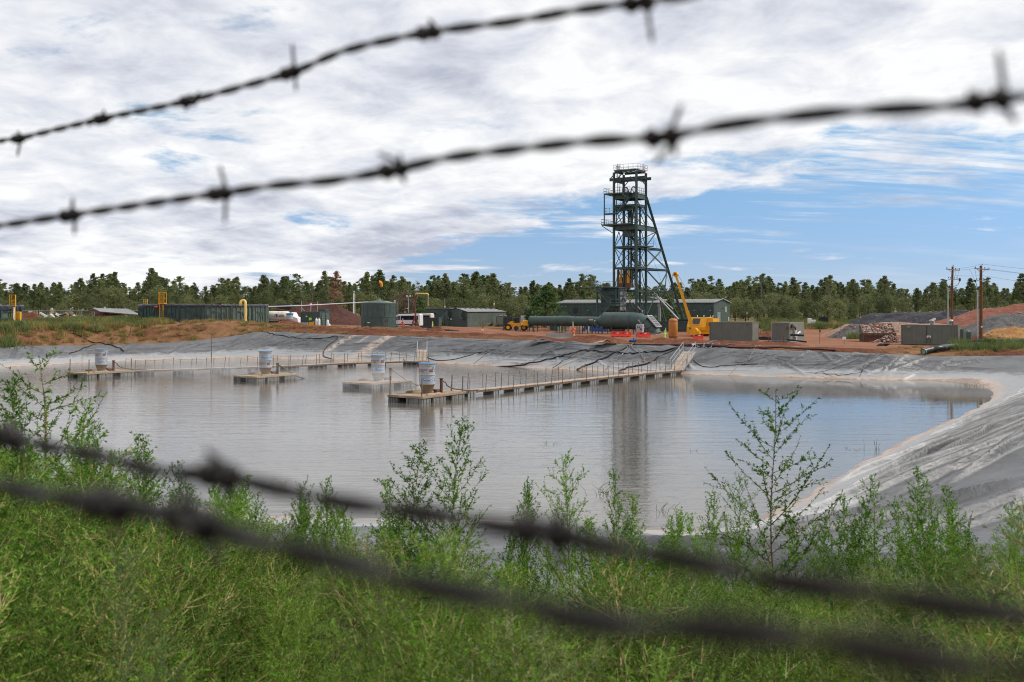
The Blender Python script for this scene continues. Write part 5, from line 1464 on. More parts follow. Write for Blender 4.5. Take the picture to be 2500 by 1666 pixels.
def soil_mat(name,a,b,peb=(0.36,0.25,0.2),pe=0.6,scale=1.0):
 t=NT(name);v=t.coord('World',(scale,scale,scale))
 n1_=t.noise(v,0.8,6,0.7);n2_=t.noise(v,4.5,5,0.7)
 c=t.mix(t.rng(t.math('ADD',t.math('MULTIPLY',n1_,0.55),t.math('MULTIPLY',n2_,0.45)),0.36,0.66),a,b)
 vo=t.n('ShaderNodeTexVoronoi');vo.inputs['Scale'].default_value=2.6;t.l(v,vo.inputs['Vector'])
 c=t.mix(t.math('MULTIPLY',t.math('MULTIPLY',t.rng(vo.outputs['Distance'],0.26,0.12),t.rng(n1_,0.45,0.6)),pe),c,peb)
 b1=t.bump(n1_,0.6,0.25);b2=t.bump(n2_,0.8,0.08,b1);b3=t.bump(vo.outputs['Distance'],0.4,0.05,b2)
 t.bsdf(c,0.95,0,0.1,b3);return t.done()
s_red=soil_mat('red_spoil',(0.15,0.06,0.042),(0.27,0.115,0.08),(0.42,0.29,0.24),0.8)
s_black=soil_mat('black_ore',(0.028,0.029,0.034),(0.085,0.087,0.098),(0.14,0.14,0.15),0.5)
s_grey=soil_mat('grey_spoil',(0.07,0.068,0.068),(0.16,0.155,0.15),(0.25,0.24,0.24),0.6)
s_pink=soil_mat('pinkish_spoil',(0.22,0.135,0.10),(0.40,0.28,0.22),(0.5,0.38,0.32),0.7)
s_gravel=soil_mat('dark_red_gravel',(0.055,0.028,0.024),(0.125,0.06,0.048),(0.2,0.12,0.10),0.5,2.0)
s_straw=soil_mat('strawy_slope',(0.23,0.10,0.045),(0.42,0.25,0.09),(0.45,0.30,0.22),0.5)
s_loose=soil_mat('loose_red_dirt',(0.10,0.038,0.024),(0.22,0.09,0.055),(0.36,0.24,0.18),0.6)
heap('dirt_heap','red dirt heap beside the cut off green tank at the fence','dirt heap',G(62,162),4.6,2.5,1.75,s_loose,3)
heap('dirt_heap','low red dirt mound in front of the white tanker truck','dirt heap',G(708,146.5),3.2,1.4,0.75,s_loose,8)
heap('dirt_heap','pointed dirt mound on the berm right of the brown gantry','dirt heap',G(1066,141),1.9,1.1,0.7,s_loose,9,TH)
heap('dirt_heap','long dirt mound under the brown gantry legs on the berm','dirt heap',G(1008,144.5),2.9,1.2,0.65,s_loose,10,TH)
heap('dirt_heap','low dirt mound between the barrier and the hoses on the far bank','dirt heap',G(1452,126),4.2,1.2,0.55,s_loose,21,TH,ridge_=0.6)
heap('dirt_heap','broad low dirt mound in front of the red barrier and orange tank','dirt heap',G(1660,124),5.2,1.5,0.62,s_loose,22,TH,ridge_=0.5)
heap('dirt_heap','low dirt mound along the bank before the olive containers','dirt heap',G(1845,119),7.0,1.4,0.5,s_loose,23,TH,ridge_=0.6)
cpz=gz1(uu(280)*178,178)
t=thing('carport','open carport shed with a weathered grey sheet roof on rusty posts','shed',(uu(280)*178,178,cpz))
def kp(px,py,Y):return P3(px,py,Y)-Vector((uu(280)*178,178,cpz))
ra,rb=kp(226,752.5,180),kp(312,754.5,176)
ea,eb=kp(245,761,174.5),kp(344.5,769.5,171)
ba,bb_=kp(211,760.5,186),kp(300,761,182)
mb=MB()
def sheet_(a,b,c,d,n=22):
 vs=[]
 for k in range(n+1):
  f=k/n;dz=0.04 if k%2 else 0.0
  vs+=[a.lerp(b,f)+Vector((0,0,dz)),d.lerp(c,f)+Vector((0,0,dz))]
 mb.add(vs,[(2*i,2*i+1,2*i+3,2*i+2)for i in range(n)])
sheet_(ra,rb,eb,ea);sheet_(ba,bb_,rb,ra)
ro=mb.build('roof',m_carport,t);sm_=ro.modifiers.new('thick','SOLIDIFY');sm_.thickness=0.05
for f in(0,0.25,0.5,0.75,1.0):
 for a,b in((ea,eb),(ba,bb_)):
  q_=a.lerp(b,f)
  mb=MB();mb.bar((q_.x,q_.y,-0.2),(q_.x,q_.y,q_.z-0.05),0.13);mb.build('post',m_rust,t)
 mb=MB();mb.bar(ea.lerp(eb,f)-Vector((0,0,0.12)),ra.lerp(rb,f)-Vector((0,0,0.12)),0.09,0.14);mb.bar(ra.lerp(rb,f)-Vector((0,0,0.12)),ba.lerp(bb_,f)-Vector((0,0,0.12)),0.09,0.14);mb.build('rafter',m_rust,t)
mb=MB();mb.bar(ea-Vector((0,0,0.1)),eb-Vector((0,0,0.1)),0.1,0.16);mb.build('eave_beam',m_rust,t)
p=G(268,177)
t=thing('fuel_tank','long dark red fuel tank lying under the carport roof','tank',p,R(-14))
mb=MB();mb.tube([(-2.5,0,1.1),(-2.42,0,1.1),(2.4,0,1.1),(2.5,0,1.1)],[0.7,0.95,0.95,0.7],20);mb.build('shell',m_can,t)
for x_ in(-1.7,1.7):
 mb=MB();mb.box((x_,0,0.2),(0.3,1.6,0.6));mb.build('cradle',m_rust,t)
for px,c_,lb,s_ in((322,m_red_plastic,'small red farm machine under the carport',1.0),(337,m_grey,'pale grey machine at the carport end beside the green ring tank',0.9)):
 p=G(px,173)
 t=thing('machine',lb,'machine',p,R(-14))
 mb=MB();mb.box((0,0,0.75),(1.1*s_,0.9,0.9),0,0,0.1);mb.build('body',c_ if c_ is m_grey else m_can,t)
 for x_ in(-0.4,0.4):
  mb=MB();mb.tube([(x_,-0.55,0.3),(x_,0.55,0.3)],0.3,12);mb.build('wheel',m_tyre,t)
 mb=MB();mb.box((0.0,0,1.3),(0.6*s_,0.6,0.3),0,0,0.05);mb.build('hood',m_grey,t)
p=G(272,171);mb=MB(p);mb.box(p+Vector((0,0,0.5)),(0.5,0.4,0.7),0,0,0.03);o=mb.build('yellow_box',m_yellow);o.location=p;tag(o,'small yellow box in the grass before the carport','box')
# chain link fence
ft=thing('chain_link_fence','chain link fence with thin grey posts along the trees on the left','fence',G(190,190))
fo=ft.location.copy()
fpx=list(range(38,372,32))
tops=[]
for px in fpx:
 p=G(px,190);tops.append(p+Vector((0,0,2.2)))
 mb=MB(fo);mb.tube([p-Vector((0,0,0.1)),p+Vector((0,0,2.35))],0.055,6);mb.build('post',m_galv,ft)
for a,b in zip(tops,tops[1:]):
 mb=MB(fo);mb.tube([a,b],0.035,5);mb.build('top_rail',m_galv,ft)
mb=MB(fo)
for a,b in zip(tops,tops[1:]):
 n=9
 for k in range(n):
  mb.bar(a.lerp(b,k/n)-Vector((0,0,0.02)),a.lerp(b,min(1,(k+3.5)/n))-Vector((0,0,2.1)),0.006)
  mb.bar(a.lerp(b,min(1,(k+3.5)/n))-Vector((0,0,0.02)),a.lerp(b,k/n)-Vector((0,0,2.1)),0.006)
o=mb.build('mesh_wires',m_galv,ft);o['kind']='stuff'
p=G(73,172);mb=MB(p);mb.bar(p,p+Vector((0,0,1.9)),0.05);mb.box(p+Vector((0,0,1.75)),(0.5,0.04,0.38));o=mb.build('warning_sign',m_white);o.location=p;tag(o,'small pale sign plate on a post beside the red dirt heap by the fence','sign')
# scrap
rn=random.Random(12)
scm=[m_white,m_dark,m_wood_raw,m_rust,m_grey,m_black,m_rust_red,m_pole]
for gi,(px0,px1,lb)in enumerate(((90,142,'scrap heap of white sheets and dark junk in front of the fence, its left half'),(142,203,'scrap heap of timber, plywood and junk in front of the fence, its right half'))):
 o0=G((px0+px1)/2,176)
 t=thing('scrap_heap',lb,'scrap heap',o0)
 for k in range(70):
  px=rn.uniform(px0,px1);Y=rn.uniform(172,180)
  f=1-abs(((px-90)/113)-0.5)*0.9
  w=G(px,Y)-o0
  w.z+=rn.random()**1.3*1.35*f
  mb=MB();sz=rn.random()
  dims=(0.25+rn.random()*1.3,0.08+rn.random()*0.5,0.08+rn.random()*0.4)
  M_=Matrix.Rotation(rn.uniform(0,6.3),3,'Z')@Matrix.Rotation(rn.uniform(-0.7,0.7),3,'Y')@Matrix.Rotation(rn.uniform(-0.5,0.5),3,'X')
  mb.box((0,0,0),dims);mb.v=[tuple(M_@Vector(v)+w)for v in mb.v]
  mb.build('scrap_piece',scm[int(rn.random()*rn.random()*1.3*len(scm))%len(scm)]if k>12 else rn.choice([m_dark,m_black,m_rust]),t)
 if gi==0:
  for dx,dz,rot,l_ in((-2.0,1.2,0.6,1.3),(0.4,1.3,-0.5,1.4),(-1.2,0.35,0.05,2.6)):
   mb=MB();mb.bar((dx-l_/2*math.cos(rot),-2.5,dz-l_/2*math.sin(rot)),(dx+l_/2*math.cos(rot),-2.4,dz+l_/2*math.sin(rot)),0.3,0.28);mb.build('scrap_piece',m_white,t)
  mb=MB();mb.box((1.4,-2.8,0.35),(1.1,0.5,0.4),0.2,0,0.05);mb.build('scrap_piece',m_orange,t)
 else:
  mb=MB();mb.prism([(-1.1,0),(0.2,1.1),(0.9,0.5),(-0.7,-0.1)],lambda a,b:(a,-2.6,b+0.6),lambda a,b:(a,-2.4,b+0.6));mb.build('scrap_piece',m_wood_raw,t,True)
  # ------------------------------------------------------------------ tanker truck
p=G(690,168);p.z=3.55
t=thing('tanker_truck','white tanker truck, its long dusty tank partly hidden behind the ring tank','truck',p,R(-12))
mb=MB();prof=[(0,-2.35),(0.55,-2.3),(0.82,-2.15),(0.88,-1.9),(0.88,1.7),(0.8,2.0),(0.5,2.15),(0,2.2)]
mb.lathe(prof,28);mb.v=[(z_,x_,y_*1.0+1.72)for x_,y_,z_ in mb.v];mb.v=[(a-0.9,b,c)for a,b,c in mb.v];mb.build('tank',m_cream,t,True)
mb=MB();mb.box((-0.9,0,0.78),(4.4,1.0,0.18));mb.build('chassis',m_dark,t)
mb=MB();mb.prism([(-2.9,0.72),(-2.7,1.05),(-0.2,1.05),(0.0,0.72),(-0.2,0.72),(-0.35,0.92),(-2.55,0.92),(-2.7,0.72)],lambda a,b:(a,-1.15,b),lambda a,b:(a,-0.75,b));mb.build('mudguard',m_cream,t,True)
for x_ in(-2.1,-0.95,2.3):
 for y_ in(-0.9,0.9):
  mb=MB();mb.tube([(x_,y_-0.16,0.5),(x_,y_+0.16,0.5)],0.5,18);w_=mb.build('wheel',m_tyre,t)
  mb=MB();mb.tube([(x_,y_-0.18,0.5),(x_,y_+0.18,0.5)],0.22,12);mb.build('hub',m_cream,w_)
mb=MB();mb.prism([(1.55,0.6),(1.55,2.35),(2.05,2.4),(2.45,1.65),(3.1,1.45),(3.25,0.6)],lambda a,b:(a,-1.0,b),lambda a,b:(a,1.0,b));cbo=mb.build('cab',m_white,t,True)
mb=MB();mb.prism([(1.75,1.65),(1.75,2.2),(2.0,2.22),(2.25,1.65)],lambda a,b:(a,-1.015,b),lambda a,b:(a,-0.99,b));mb.build('side_window',m_glass,cbo,True)
mb=MB();mb.tube([(-0.75,-0.905,1.86),(-0.75,-0.885,1.86)],0.33,24);lg=mb.build('round_emblem',m_white,t)
mb=MB();mb.add([(-0.75+0.30*math.cos(a),-0.915,1.86+0.30*math.sin(a))for a in np.linspace(-math.pi/2,math.pi/2,12)]+[(-0.75-0.05*math.cos(a)+0.05,-0.915,1.86+0.3*math.sin(a))for a in np.linspace(math.pi/2,-math.pi/2,8)],[tuple(range(20))]);mb.build('emblem_half',m_blue,lg)
mb=MB();mb.add([(-0.78-0.30*math.cos(a),-0.915,1.86+0.30*math.sin(a))for a in np.linspace(-math.pi/2,math.pi/2,12)]+[(-0.86,-0.915,1.86+0.2*f)for f in(1,0,-1)],[tuple(range(15))]);mb.build('emblem_half',m_grey,lg)
def text_mesh(body,size,bold=True,extr=0.004):
 cu=bpy.data.curves.new('txt','FONT');cu.body=body;cu.size=size;cu.align_x='CENTER';cu.align_y='CENTER';cu.extrude=0.0
 if bold:cu.offset=size*0.018
 ob=bpy.data.objects.new('txt',cu);COL.objects.link(ob)
 dg=bpy.context.evaluated_depsgraph_get();me=ob.evaluated_get(dg).to_mesh()
 V=[tuple(v.co)for v in me.vertices];F=[tuple(f.vertices)for f in me.polygons]
 ob.evaluated_get(dg).to_mesh_clear();bpy.data.objects.remove(ob);bpy.data.curves.remove(cu)
 return V,F
for txt,z in(('United',1.96),('Services',1.72)):
 V,F=text_mesh(txt,0.30);mb=MB();mb.add([(0.2+v[0],-0.925+abs(z-1.72)*0.06,z+v[1])for v in V],F);mb.build('lettering',m_dark,t)
 # spare drum standing by the truck
p=G(707.5,160)
t=thing('spare_drum','grey evaporator drum with a blue top standing between truck cab and dirt mound','drum',p)
mb=MB();mb.lathe([(0.35,0),(0.38,0.35),(0.50,0.55),(0.54,1.15)],24);mb.build('lower_cone',m_grey_plate,t)
mb=MB();mb.lathe([(0.54,1.15),(0.54,1.85)],24);mb.build('drum',m_drum,t)
mb=MB();mb.lathe([(0.55,1.84),(0.56,2.0),(0.60,2.1),(0.56,2.14),(0,2.14)],24);mb.build('rim',m_blue_label,t)
for x_ in(-0.14,0.12):
 mb=MB();mb.box((x_,-0.50,0.72),(0.13,0.06,0.34));mb.build('label_plate',m_white,t)
p=G(722,150.5);mb=MB(p);mb.box(p+Vector((-2.2,0,0.55)),(5.4,0.6,0.10),R(-8));mb.box(p+Vector((0.2,0,0.30)),(0.9,0.5,0.6),R(-8));o=mb.build('black_box_frame',m_black);o.location=p
tag(o,'low black box and beam lying in front of the truck cab','beam')
for px,y,Y in((681,790,146.5),):
 p=G(px,Y);mb=MB(p);mb.tube([p,p+Vector((0,0,0.75))],0.11,10);o=mb.build('stub_pipe',m_rust_red);o.location=p;tag(o,'short rusty red pipe stub standing in the dirt below the tanker','post')
p=G(679,152);mb=MB(p);mb.bar(p,p+Vector((0,0,3.05)),0.03);mb.box(p+Vector((0,0,2.85)),(0.26,0.06,0.26));o=mb.build('marker_sign',m_rust_red);o.location=p;tag(o,'small dark red plate on a thin rod in front of the white tank','sign')
# ------------------------------------------------------------------ gravel heap, totes, green box, cylinders
heap('gravel_heap','dark red gravel heap behind the green door container','gravel heap',G(780,190),10.5,5.5,4.4,s_gravel,31,TH*0.3,0.1,40,0.35,1.05)
p=G(745,206)
t=thing('black_hut','black roofed hut and green screen behind the gravel heap','hut',p)
mb=MB();mb.box((-4.3,0,1.9),(3.0,2.0,4.3),0,0,0.15);mb.build('hut',m_black,t)
mb=MB();mb.box((1.2,0,2.1),(7.0,0.2,4.1));mb.build('screen',m_signgreen,t)
mb=MB();mb.box((1.2,-0.1,4.2),(7.2,0.3,0.25));mb.build('top_beam',m_black,t)
for k,px in enumerate((751,757.5)):
 p=G(px,163+k*0.5)
 t=thing('liquid_tote',('left' if k==0 else 'right')+' one of two white caged liquid totes with blue bases by the green container','tote',p,0,'liquid totes')
 mb=MB();mb.box((0,0,0.72),(0.85,0.85,0.95),0,0,0.05);mb.build('bottle',m_white_plastic,t)
 mb=MB();mb.box((0,0,0.14),(0.95,0.95,0.26));mb.build('pallet_base',m_blue,t)
 mb=MB()
 for z in(0.35,0.65,0.95,1.2):mb.box((0,-0.46,z),(0.95,0.025,0.03))
 for x_ in(-0.45,-0.22,0,0.22,0.45):mb.box((x_,-0.46,0.75),(0.03,0.025,0.95))
 mb.build('cage',m_galv,t)
 mb=MB();mb.lathe([(0.12,1.19),(0.12,1.26),(0,1.26)],12);mb.build('cap',m_white,t)
for k,px in enumerate((753.5,)):
 p=G(px,164.3);
t=container('dark green container with two pale roll doors and white gas cylinders leaning on it',3.9,2.6,2.55,G(782,161.0)+E1*0.0,mats=(m_green,m_green,m_green_lt),name='storage_container',rz=R(-25))
for k,xx in enumerate((-0.62,0.55)):
 mb=MB();mb.box((1.97,xx,1.25),(0.06,0.85,2.1));dr=mb.build('roll_door',m_green_lt,t)
 for q_ in range(7):
  mb=MB();mb.box((2.01,xx,0.35+q_*0.3),(0.03,0.82,0.04));mb.build('door_slat',m_galv,dr)
mb=MB();mb.box((0.0,-1.34,1.35),(0.52,0.04,0.42));mb.build('lime_sign',m_lime,t)
mb=MB();mb.box((-0.75,-1.34,1.75),(0.32,0.04,0.20));mb.build('white_sign',m_white,t)
mb=MB();mb.box((1.2,0.5,2.75),(1.6,1.0,0.45),0,0,0.04);mb.build('roof_unit',m_green,t)
mb=MB();mb.bar((-1.85,-1.2,2.5),(-1.85,-1.2,4.3),0.08);mb.bar((-1.8,-1.2,3.1),(-1.2,-1.2,2.6),0.05);mb.bar((1.2,-1.0,2.5),(1.2,-1.0,4.2),0.08);mb.build('pipe_support',m_galv,t)
mb=MB();mb.bar((-1.1,0.3,2.5),(-1.1,0.3,3.6),0.05);mb.tube([(-1.1,0.3,3.55),(-1.1,0.3,3.9)],0.17,10);mb.build('roof_lamp',m_white,t)
for k,(px,Y,hh,lb)in enumerate(((772.5,158.2,1.42,'white gas cylinder, left of the pair against the dark container wall'),(779,158,1.42,'white gas cylinder, right of the pair against the dark container wall'),(800,158.0,1.25,'white gas cylinder in front of the roll doors'),(803.5,156.5,0.6,'short white gas bottle beside the taller cylinder at the roll doors'))):
 p=G(px,Y);r_=0.19 if hh>0.8 else 0.2
 t=thing('gas_cylinder',lb,'gas cylinder',p,0,'white gas cylinders by the green container')
 mb=MB();mb.lathe([(r_,0.0),(r_,hh*0.86),(r_*0.75,hh*0.95),(r_*0.3,hh)],16);mb.build('bottle',m_white,t)
 mb=MB();mb.lathe([(r_*0.35,hh-0.01),(r_*0.4,hh+0.12),(0,hh+0.13)],10);mb.build('valve_cap',m_grey,t)
p=G(759,157.5);mb=MB(p);mb.box(p+Vector((0,0,0.45)),(0.7,0.1,0.75));mb.bar(p+Vector((0.45,0,0)),p+Vector((0.45,0,0.95)),0.08);o=mb.build('yellow_placard',m_yellow);o.location=p;tag(o,'small yellow panel on a white post before the liquid totes','sign')
def jersey(label,p,L_,rz,m=m_concrete):
 t=thing('concrete_barrier',label,'barrier',p,rz,'concrete barriers at the yard edge')
 prof=[(-0.30,0),(-0.30,0.1),(-0.20,0.30),(-0.10,0.80),(0.10,0.80),(0.20,0.30),(0.30,0.1),(0.30,0)]
 mb=MB();mb.prism(prof,lambda a,b:(-L_/2,a,b),lambda a,b:(L_/2,a,b));mb.build('body',m,t,True)
 mb=MB()
 for k in(-1,1):mb.box((k*L_*0.27,-0.27,0.06),(0.45,0.1,0.10))
 mb.build('fork_pocket',m_dark,t)
 mb=MB()
 for k in(-1,1):mb.tube([(k*(L_/2+0.03),0,0.25),(k*(L_/2+0.03),0,0.62)],0.03,6)
 mb.build('pin_loop',m_rust,t)
jersey('weathered concrete barrier left of the yellow panel and liquid totes',G(733,155),2.4,R(-8))
jb=G(1366,129.5);jb.z-=0.12
jersey('concrete barrier with rust streaks standing at the liner edge by the life ring',jb,3.3,R(-10))
# ------------------------------------------------------------------ round tank, windsock, overhead pipe
RT=Vector((uu(924.5)*164,164,3.35))
t=thing('round_tank','round dark green water tank with a low conical roof beside the white van','tank',RT)
r_=2.84;h_=4.1
for z0,z1 in((-0.3,1.83),(1.87,h_)):
 mb=MB();mb.lathe([(r_,z0),(r_,z1)],56);mb.build('shell_course',m_green,t)
mb=MB();mb.lathe([(r_+0.03,1.80),(r_+0.05,1.85),(r_+0.03,1.90)],56);mb.build('girth_seam',m_steel_dk,t)
mb=MB();mb.lathe([(r_+0.06,h_-0.05),(r_+0.08,h_+0.04),(r_*0.5,h_+0.33),(0.35,h_+0.5),(0.35,h_+0.75),(0,h_+0.8)],56);mb.build('roof',m_green_lt,t)
for k in range(18):
 a=2*math.pi*k/18+0.13
 for z0,z1,da in((-0.3,1.8,0),(1.9,h_-0.05,0.17)):
  mb=MB();mb.bar((r_*1.004*math.cos(a+da),r_*1.004*math.sin(a+da),z0),(r_*1.004*math.cos(a+da),r_*1.004*math.sin(a+da),z1),0.035,0.035);mb.build('lap_seam',m_steel_dk,t)
def rtp(px,z,o=0.05):
 x_=uu(px)*161.4-RT.x
 x_=max(-r_*0.98,min(r_*0.98,x_));return Vector((x_,-math.sqrt(r_*r_-x_*x_)-o,z))
mb=MB();mb.tube([rtp(934,h_-0.15,0.1),rtp(934,1.0,0.1),rtp(935.5,0.6,0.15)],0.05,6);mb.build('level_pipe',m_steel_dk,t)
mb=MB();mb.box(rtp(901,0.95),(0.55,0.05,0.13));mb.build('white_label',m_white,t)
mb=MB();mb.box(rtp(942.5,1.35),(0.2,0.07,0.34),0.35);mb.build('red_label',m_rust_red,t)
mb=MB();mb.tube([rtp(919,0.5,-0.1),rtp(919,0.5,0.08)],0.4,20);mb.build('manway',m_green,t)
xr=r_+0.1
mb=MB()
for k in range(14):mb.bar((xr,-0.3,0.1+k*0.3),(xr+0.25,-0.3,0.1+k*0.3),0.05)
mb.bar((xr+0.25,-0.3,-0.2),(xr+0.25,-0.3,h_+0.4),0.05);mb.build('rung_ladder',m_galv,t)
mb=MB();mb.lathe([(0.10,h_),(0.10,h_+0.3),(0.16,h_+0.35),(0,h_+0.5)],10,(r_-0.15,-0.3,0));mb.build('roof_lamp',m_white,t)
wp_=RT+Vector((uu(926)*164-RT.x,0,h_+0.7))
t=thing('windsock','orange windsock on a thin pole above the round tank roof','windsock',wp_)
mb=MB();mb.bar((0,0,0),(0,0,2.9),0.045);mb.build('pole',m_steel_dk,t)
mb=MB();mb.tube([(0.0,0,2.75),(0.15,0,2.72),(0.32,0,2.55),(0.38,0,2.2),(0.36,0,2.0)],[0.30,0.28,0.24,0.2,0.16],12,caps=False);mb.build('sock',m_orange,t)
mb=MB();mb.tube([(-0.02,0,2.75),(0.02,0,2.75)],0.31,12);mb.build('hoop',m_yellow,t)
hose([P3(655,749,156),P3(690,748,157),P3(740,746.3,158.5),P3(765,745,159.5),P3(800,743.2,160.8),P3(860,740,162.5),P3(922,736.5,163.5),P3(943,736.5,163.5),P3(961,741,163)],0.07,'overhead_pipe','long pale overhead pipe rising from the ring tank to the round tank roof',m_white_plastic,'pipe',8)
hose([P3(656,752,156),P3(690,757,160),P3(720,762,163),P3(762,767.5,165)],0.07,'sagging_pipe','thin rusty pipe sagging from the ring tank towards the green container',m_rust,'pipe',6)
# ------------------------------------------------------------------ lattice mast, lamp pole
p=G(864,230)
t=thing('radio_mast','thin white and red lattice mast before the trees','mast',p)
mb=MB()
for k in range(3):
 a=2.1*k;mb.bar((0.28*math.cos(a),0.28*math.sin(a),0),(0.2*math.cos(a),0.2*math.sin(a),6.6),0.06)
for j in range(16):
 for k in range(3):
  a,b=2.1*k,2.1*(k+1);mb.bar((0.25*math.cos(a),0.25*math.sin(a),j*0.41),(0.25*math.cos(b),0.25*math.sin(b),j*0.41+0.41),0.035)
mb.build('lattice',m_white,t)
mb=MB();mb.bar((0,0,6.5),(0,0,7.1),0.05);mb.bar((-0.3,0,6.9),(0.3,0,6.9),0.08);mb.box((0.05,-0.1,6.95),(0.25,0.25,0.3));mb.build('antenna',m_white,t)
mb=MB();mb.box((-0.15,-0.3,0.5),(0.5,0.4,0.8));mb.box((0.6,-0.3,0.35),(0.4,0.4,0.5));mb.build('base_box',m_white,t)
p=G(997,215)
t=thing('lamp_pole','slim grey lamp pole with twin floodlights in front of the dead brown tree','lamp pole',p)
mb=MB();mb.tube([(0,0,0),(0,0,6.0)],[0.11,0.07],8);mb.build('pole',m_galv,t)
for x_ in(-0.25,0.3):
 mb=MB();mb.bar((0,0,5.9),(x_,0,6.0),0.05);mb.box((x_*1.3,0,6.1),(0.3,0.2,0.28),0,0,0.04);mb.build('floodlight',m_white,t)
mb=MB();mb.box((-0.15,-0.1,3.4),(0.25,0.2,0.2));mb.build('junction_box',m_white,t)
for k,(px,top,Y,lb)in enumerate(((1086,729,215,'thin whip antenna pole behind the trailer office with a small lamp'),(1206,733,212,'thin antenna pole with a pale lamp on the trailer roof'))):
 p=G(px,Y);zt=P3(px,top,Y).z-p.z
 t=thing('antenna_pole',lb,'pole',p)
 mb=MB();mb.bar((0,0,0),(0,0,zt),0.06);mb.build('pole',m_galv,t)
 mb=MB();mb.lathe([(0.0,zt*(0.62 if k==0 else 0.78)),(0.13,zt*(0.62 if k==0 else 0.78)+0.1),(0.13,zt*(0.62 if k==0 else 0.78)+0.5),(0,zt*(0.62 if k==0 else 0.78)+0.6)],8);mb.build('lamp',m_yellow_pale,t)
 # ------------------------------------------------------------------ vans
def van(label,p,rz,m,group=None):
 t=thing('van',label,'van',p,rz,group)
 L_,W_,H_=5.9,2.05,2.5
 side=[(-2.95,0.45),(-2.95,0.95),(-2.85,1.15),(-2.15,1.38),(-1.35,2.25),(-1.0,2.42),(2.7,2.5),(2.9,2.35),(2.95,1.2),(2.95,0.45)]
 mb=MB()
 n=len(side);rings=[]
 for y_,k in((-W_/2,0.0),(-W_/2+0.06,1.0),(W_/2-0.06,1.0),(W_/2,0.0)):
  rings+=[(a+(0.04 if(k==0 and a<0)else(-0.04 if k==0 else 0)),y_,b-(0.06 if k==0 and b>1.3 else 0))for a,b in side]
 fs=[tuple(range(n-1,-1,-1)),tuple(range(3*n,4*n))]
 for r in range(3):
  for i in range(n):j=(i+1)%n;fs.append((r*n+i,r*n+j,r*n+n+j,r*n+n+i))
 mb.add(rings,fs);body=mb.build('body',m,t,True)
 for y_ in(-W_/2-0.004,W_/2+0.004):
  mb=MB();mb.prism([(-1.75,1.42),(-1.22,2.08),(-0.72,2.12),(-0.72,1.42)],lambda a,b:(a,y_-0.01,b),lambda a,b:(a,y_+0.01,b));mb.build('window',m_glass,t,True)
  mb=MB();mb.prism([(-0.6,1.42),(-0.6,2.12),(2.55,2.16),(2.6,1.42)],lambda a,b:(a,y_-0.01,b),lambda a,b:(a,y_+0.01,b));mb.build('window',m_glass,t,True)
  mb=MB();mb.box((0.95,y_+(0.012 if y_<0 else-0.012),1.78),(0.08,0.05,0.72));mb.box((-0.1,y_,0.62),(5.0,0.03,0.2));mb.build('side_trim',m_dark,t)
  for x_ in(-1.95,1.85):
   mb=MB();mb.tube([(x_,y_*0.86,0.36),(x_,y_*1.01,0.36)],0.36,18);wh=mb.build('wheel',m_tyre,t)
   mb=MB();mb.tube([(x_,y_*0.9,0.36),(x_,y_*1.018,0.36)],0.2,12);mb.build('rim',m_galv,wh)
  mb=MB();mb.box((-1.62,y_*1.1,1.5),(0.16,0.2,0.3),0,0,0.03);mb.build('mirror',m_dark,t)
 mb=MB();mb.add([(-2.13,-0.9,1.42),(-2.13,0.9,1.42),(-1.36,0.82,2.24),(-1.36,-0.82,2.24)],[(3,2,1,0)]);mb.v=[(a-0.02,b,c+0.02)for a,b,c in mb.v];mb.build('windscreen',m_glass,t)
 for y_ in(-0.75,0.75):
  mb=MB();mb.box((-2.82,y_,1.02),(0.2,0.38,0.2),0,0,0.04);mb.build('headlight',m_galv,t)
 mb=MB();mb.box((-2.97,0,0.6),(0.12,1.9,0.3),0,0,0.04);mb.build('bumper',m_dark,t)
 return t
m_van=mat('van_white_paint',(0.68,0.68,0.72),0.25,0.0,0.04,bump=0.0)
van('white passenger van with dark side windows parked behind the round tank',G(990,176),R(-10),m_van)
van('dusty tan van mostly hidden behind the white passenger van',G(1012,186)+Vector((0.6,0,0)),R(-10),m_cream)
p=G(1000,205)
t=thing('open_shelter','long low green roofed shelter behind the vans','shed',p,R(-6))
mb=MB();mb.box((0,0,2.35),(9.6,3,0.18));mb.build('roof',m_green,t)
for x_ in(-4.6,-1.5,1.5,4.6):
 mb=MB();mb.bar((x_,-1.4,0),(x_,-1.4,2.3),0.12);mb.build('post',m_green,t)
mb=MB();mb.box((-3.6,1.2,1.0),(2.4,0.2,1.9));mb.build('wall_panel',m_grey_plate,t)
# ------------------------------------------------------------------ gantry, life rings, tyres
p=G(1014,146.0)
t=thing('gantry','brown braced post gantry with a yellow overhead arm and hanging hose','gantry',p)
mb=MB();mb.bar((0,0,-0.3),(0,0,5.2),0.16);mb.build('mast',m_rust_red,t)
for x_,y_ in((-1.15,0.0),(1.0,-0.2),(-0.7,-0.9),(0.5,0.9)):
 mb=MB();mb.bar((0,0,2.1),(x_*0.85,y_,-0.5),0.13);mb.build('brace_leg',m_rust_red,t)
mb=MB();mb.bar((0,0,0.9),(-1.9,0.3,-0.1),0.12);mb.build('brace_leg',m_rust_red,t)
mb=MB();mb.tube([(0,0,5.0),(0.05,0,5.2),(0.2,0,5.26),(1.75,0,5.22),(1.85,0,5.15),(1.88,0,5.0)],0.10,10);mb.build('yellow_arm',m_yellow_pale,t)
mb=MB();mb.tube([(1.88,0,5.02),(1.86,0,4.0),(1.84,0,3.4)],0.09,8);mb.build('hanging_hose',m_rope,t)
mb=MB();mb.bar((0.1,0,4.2),(0.8,0,5.15),0.05);mb.build('stay',m_rust_red,t)
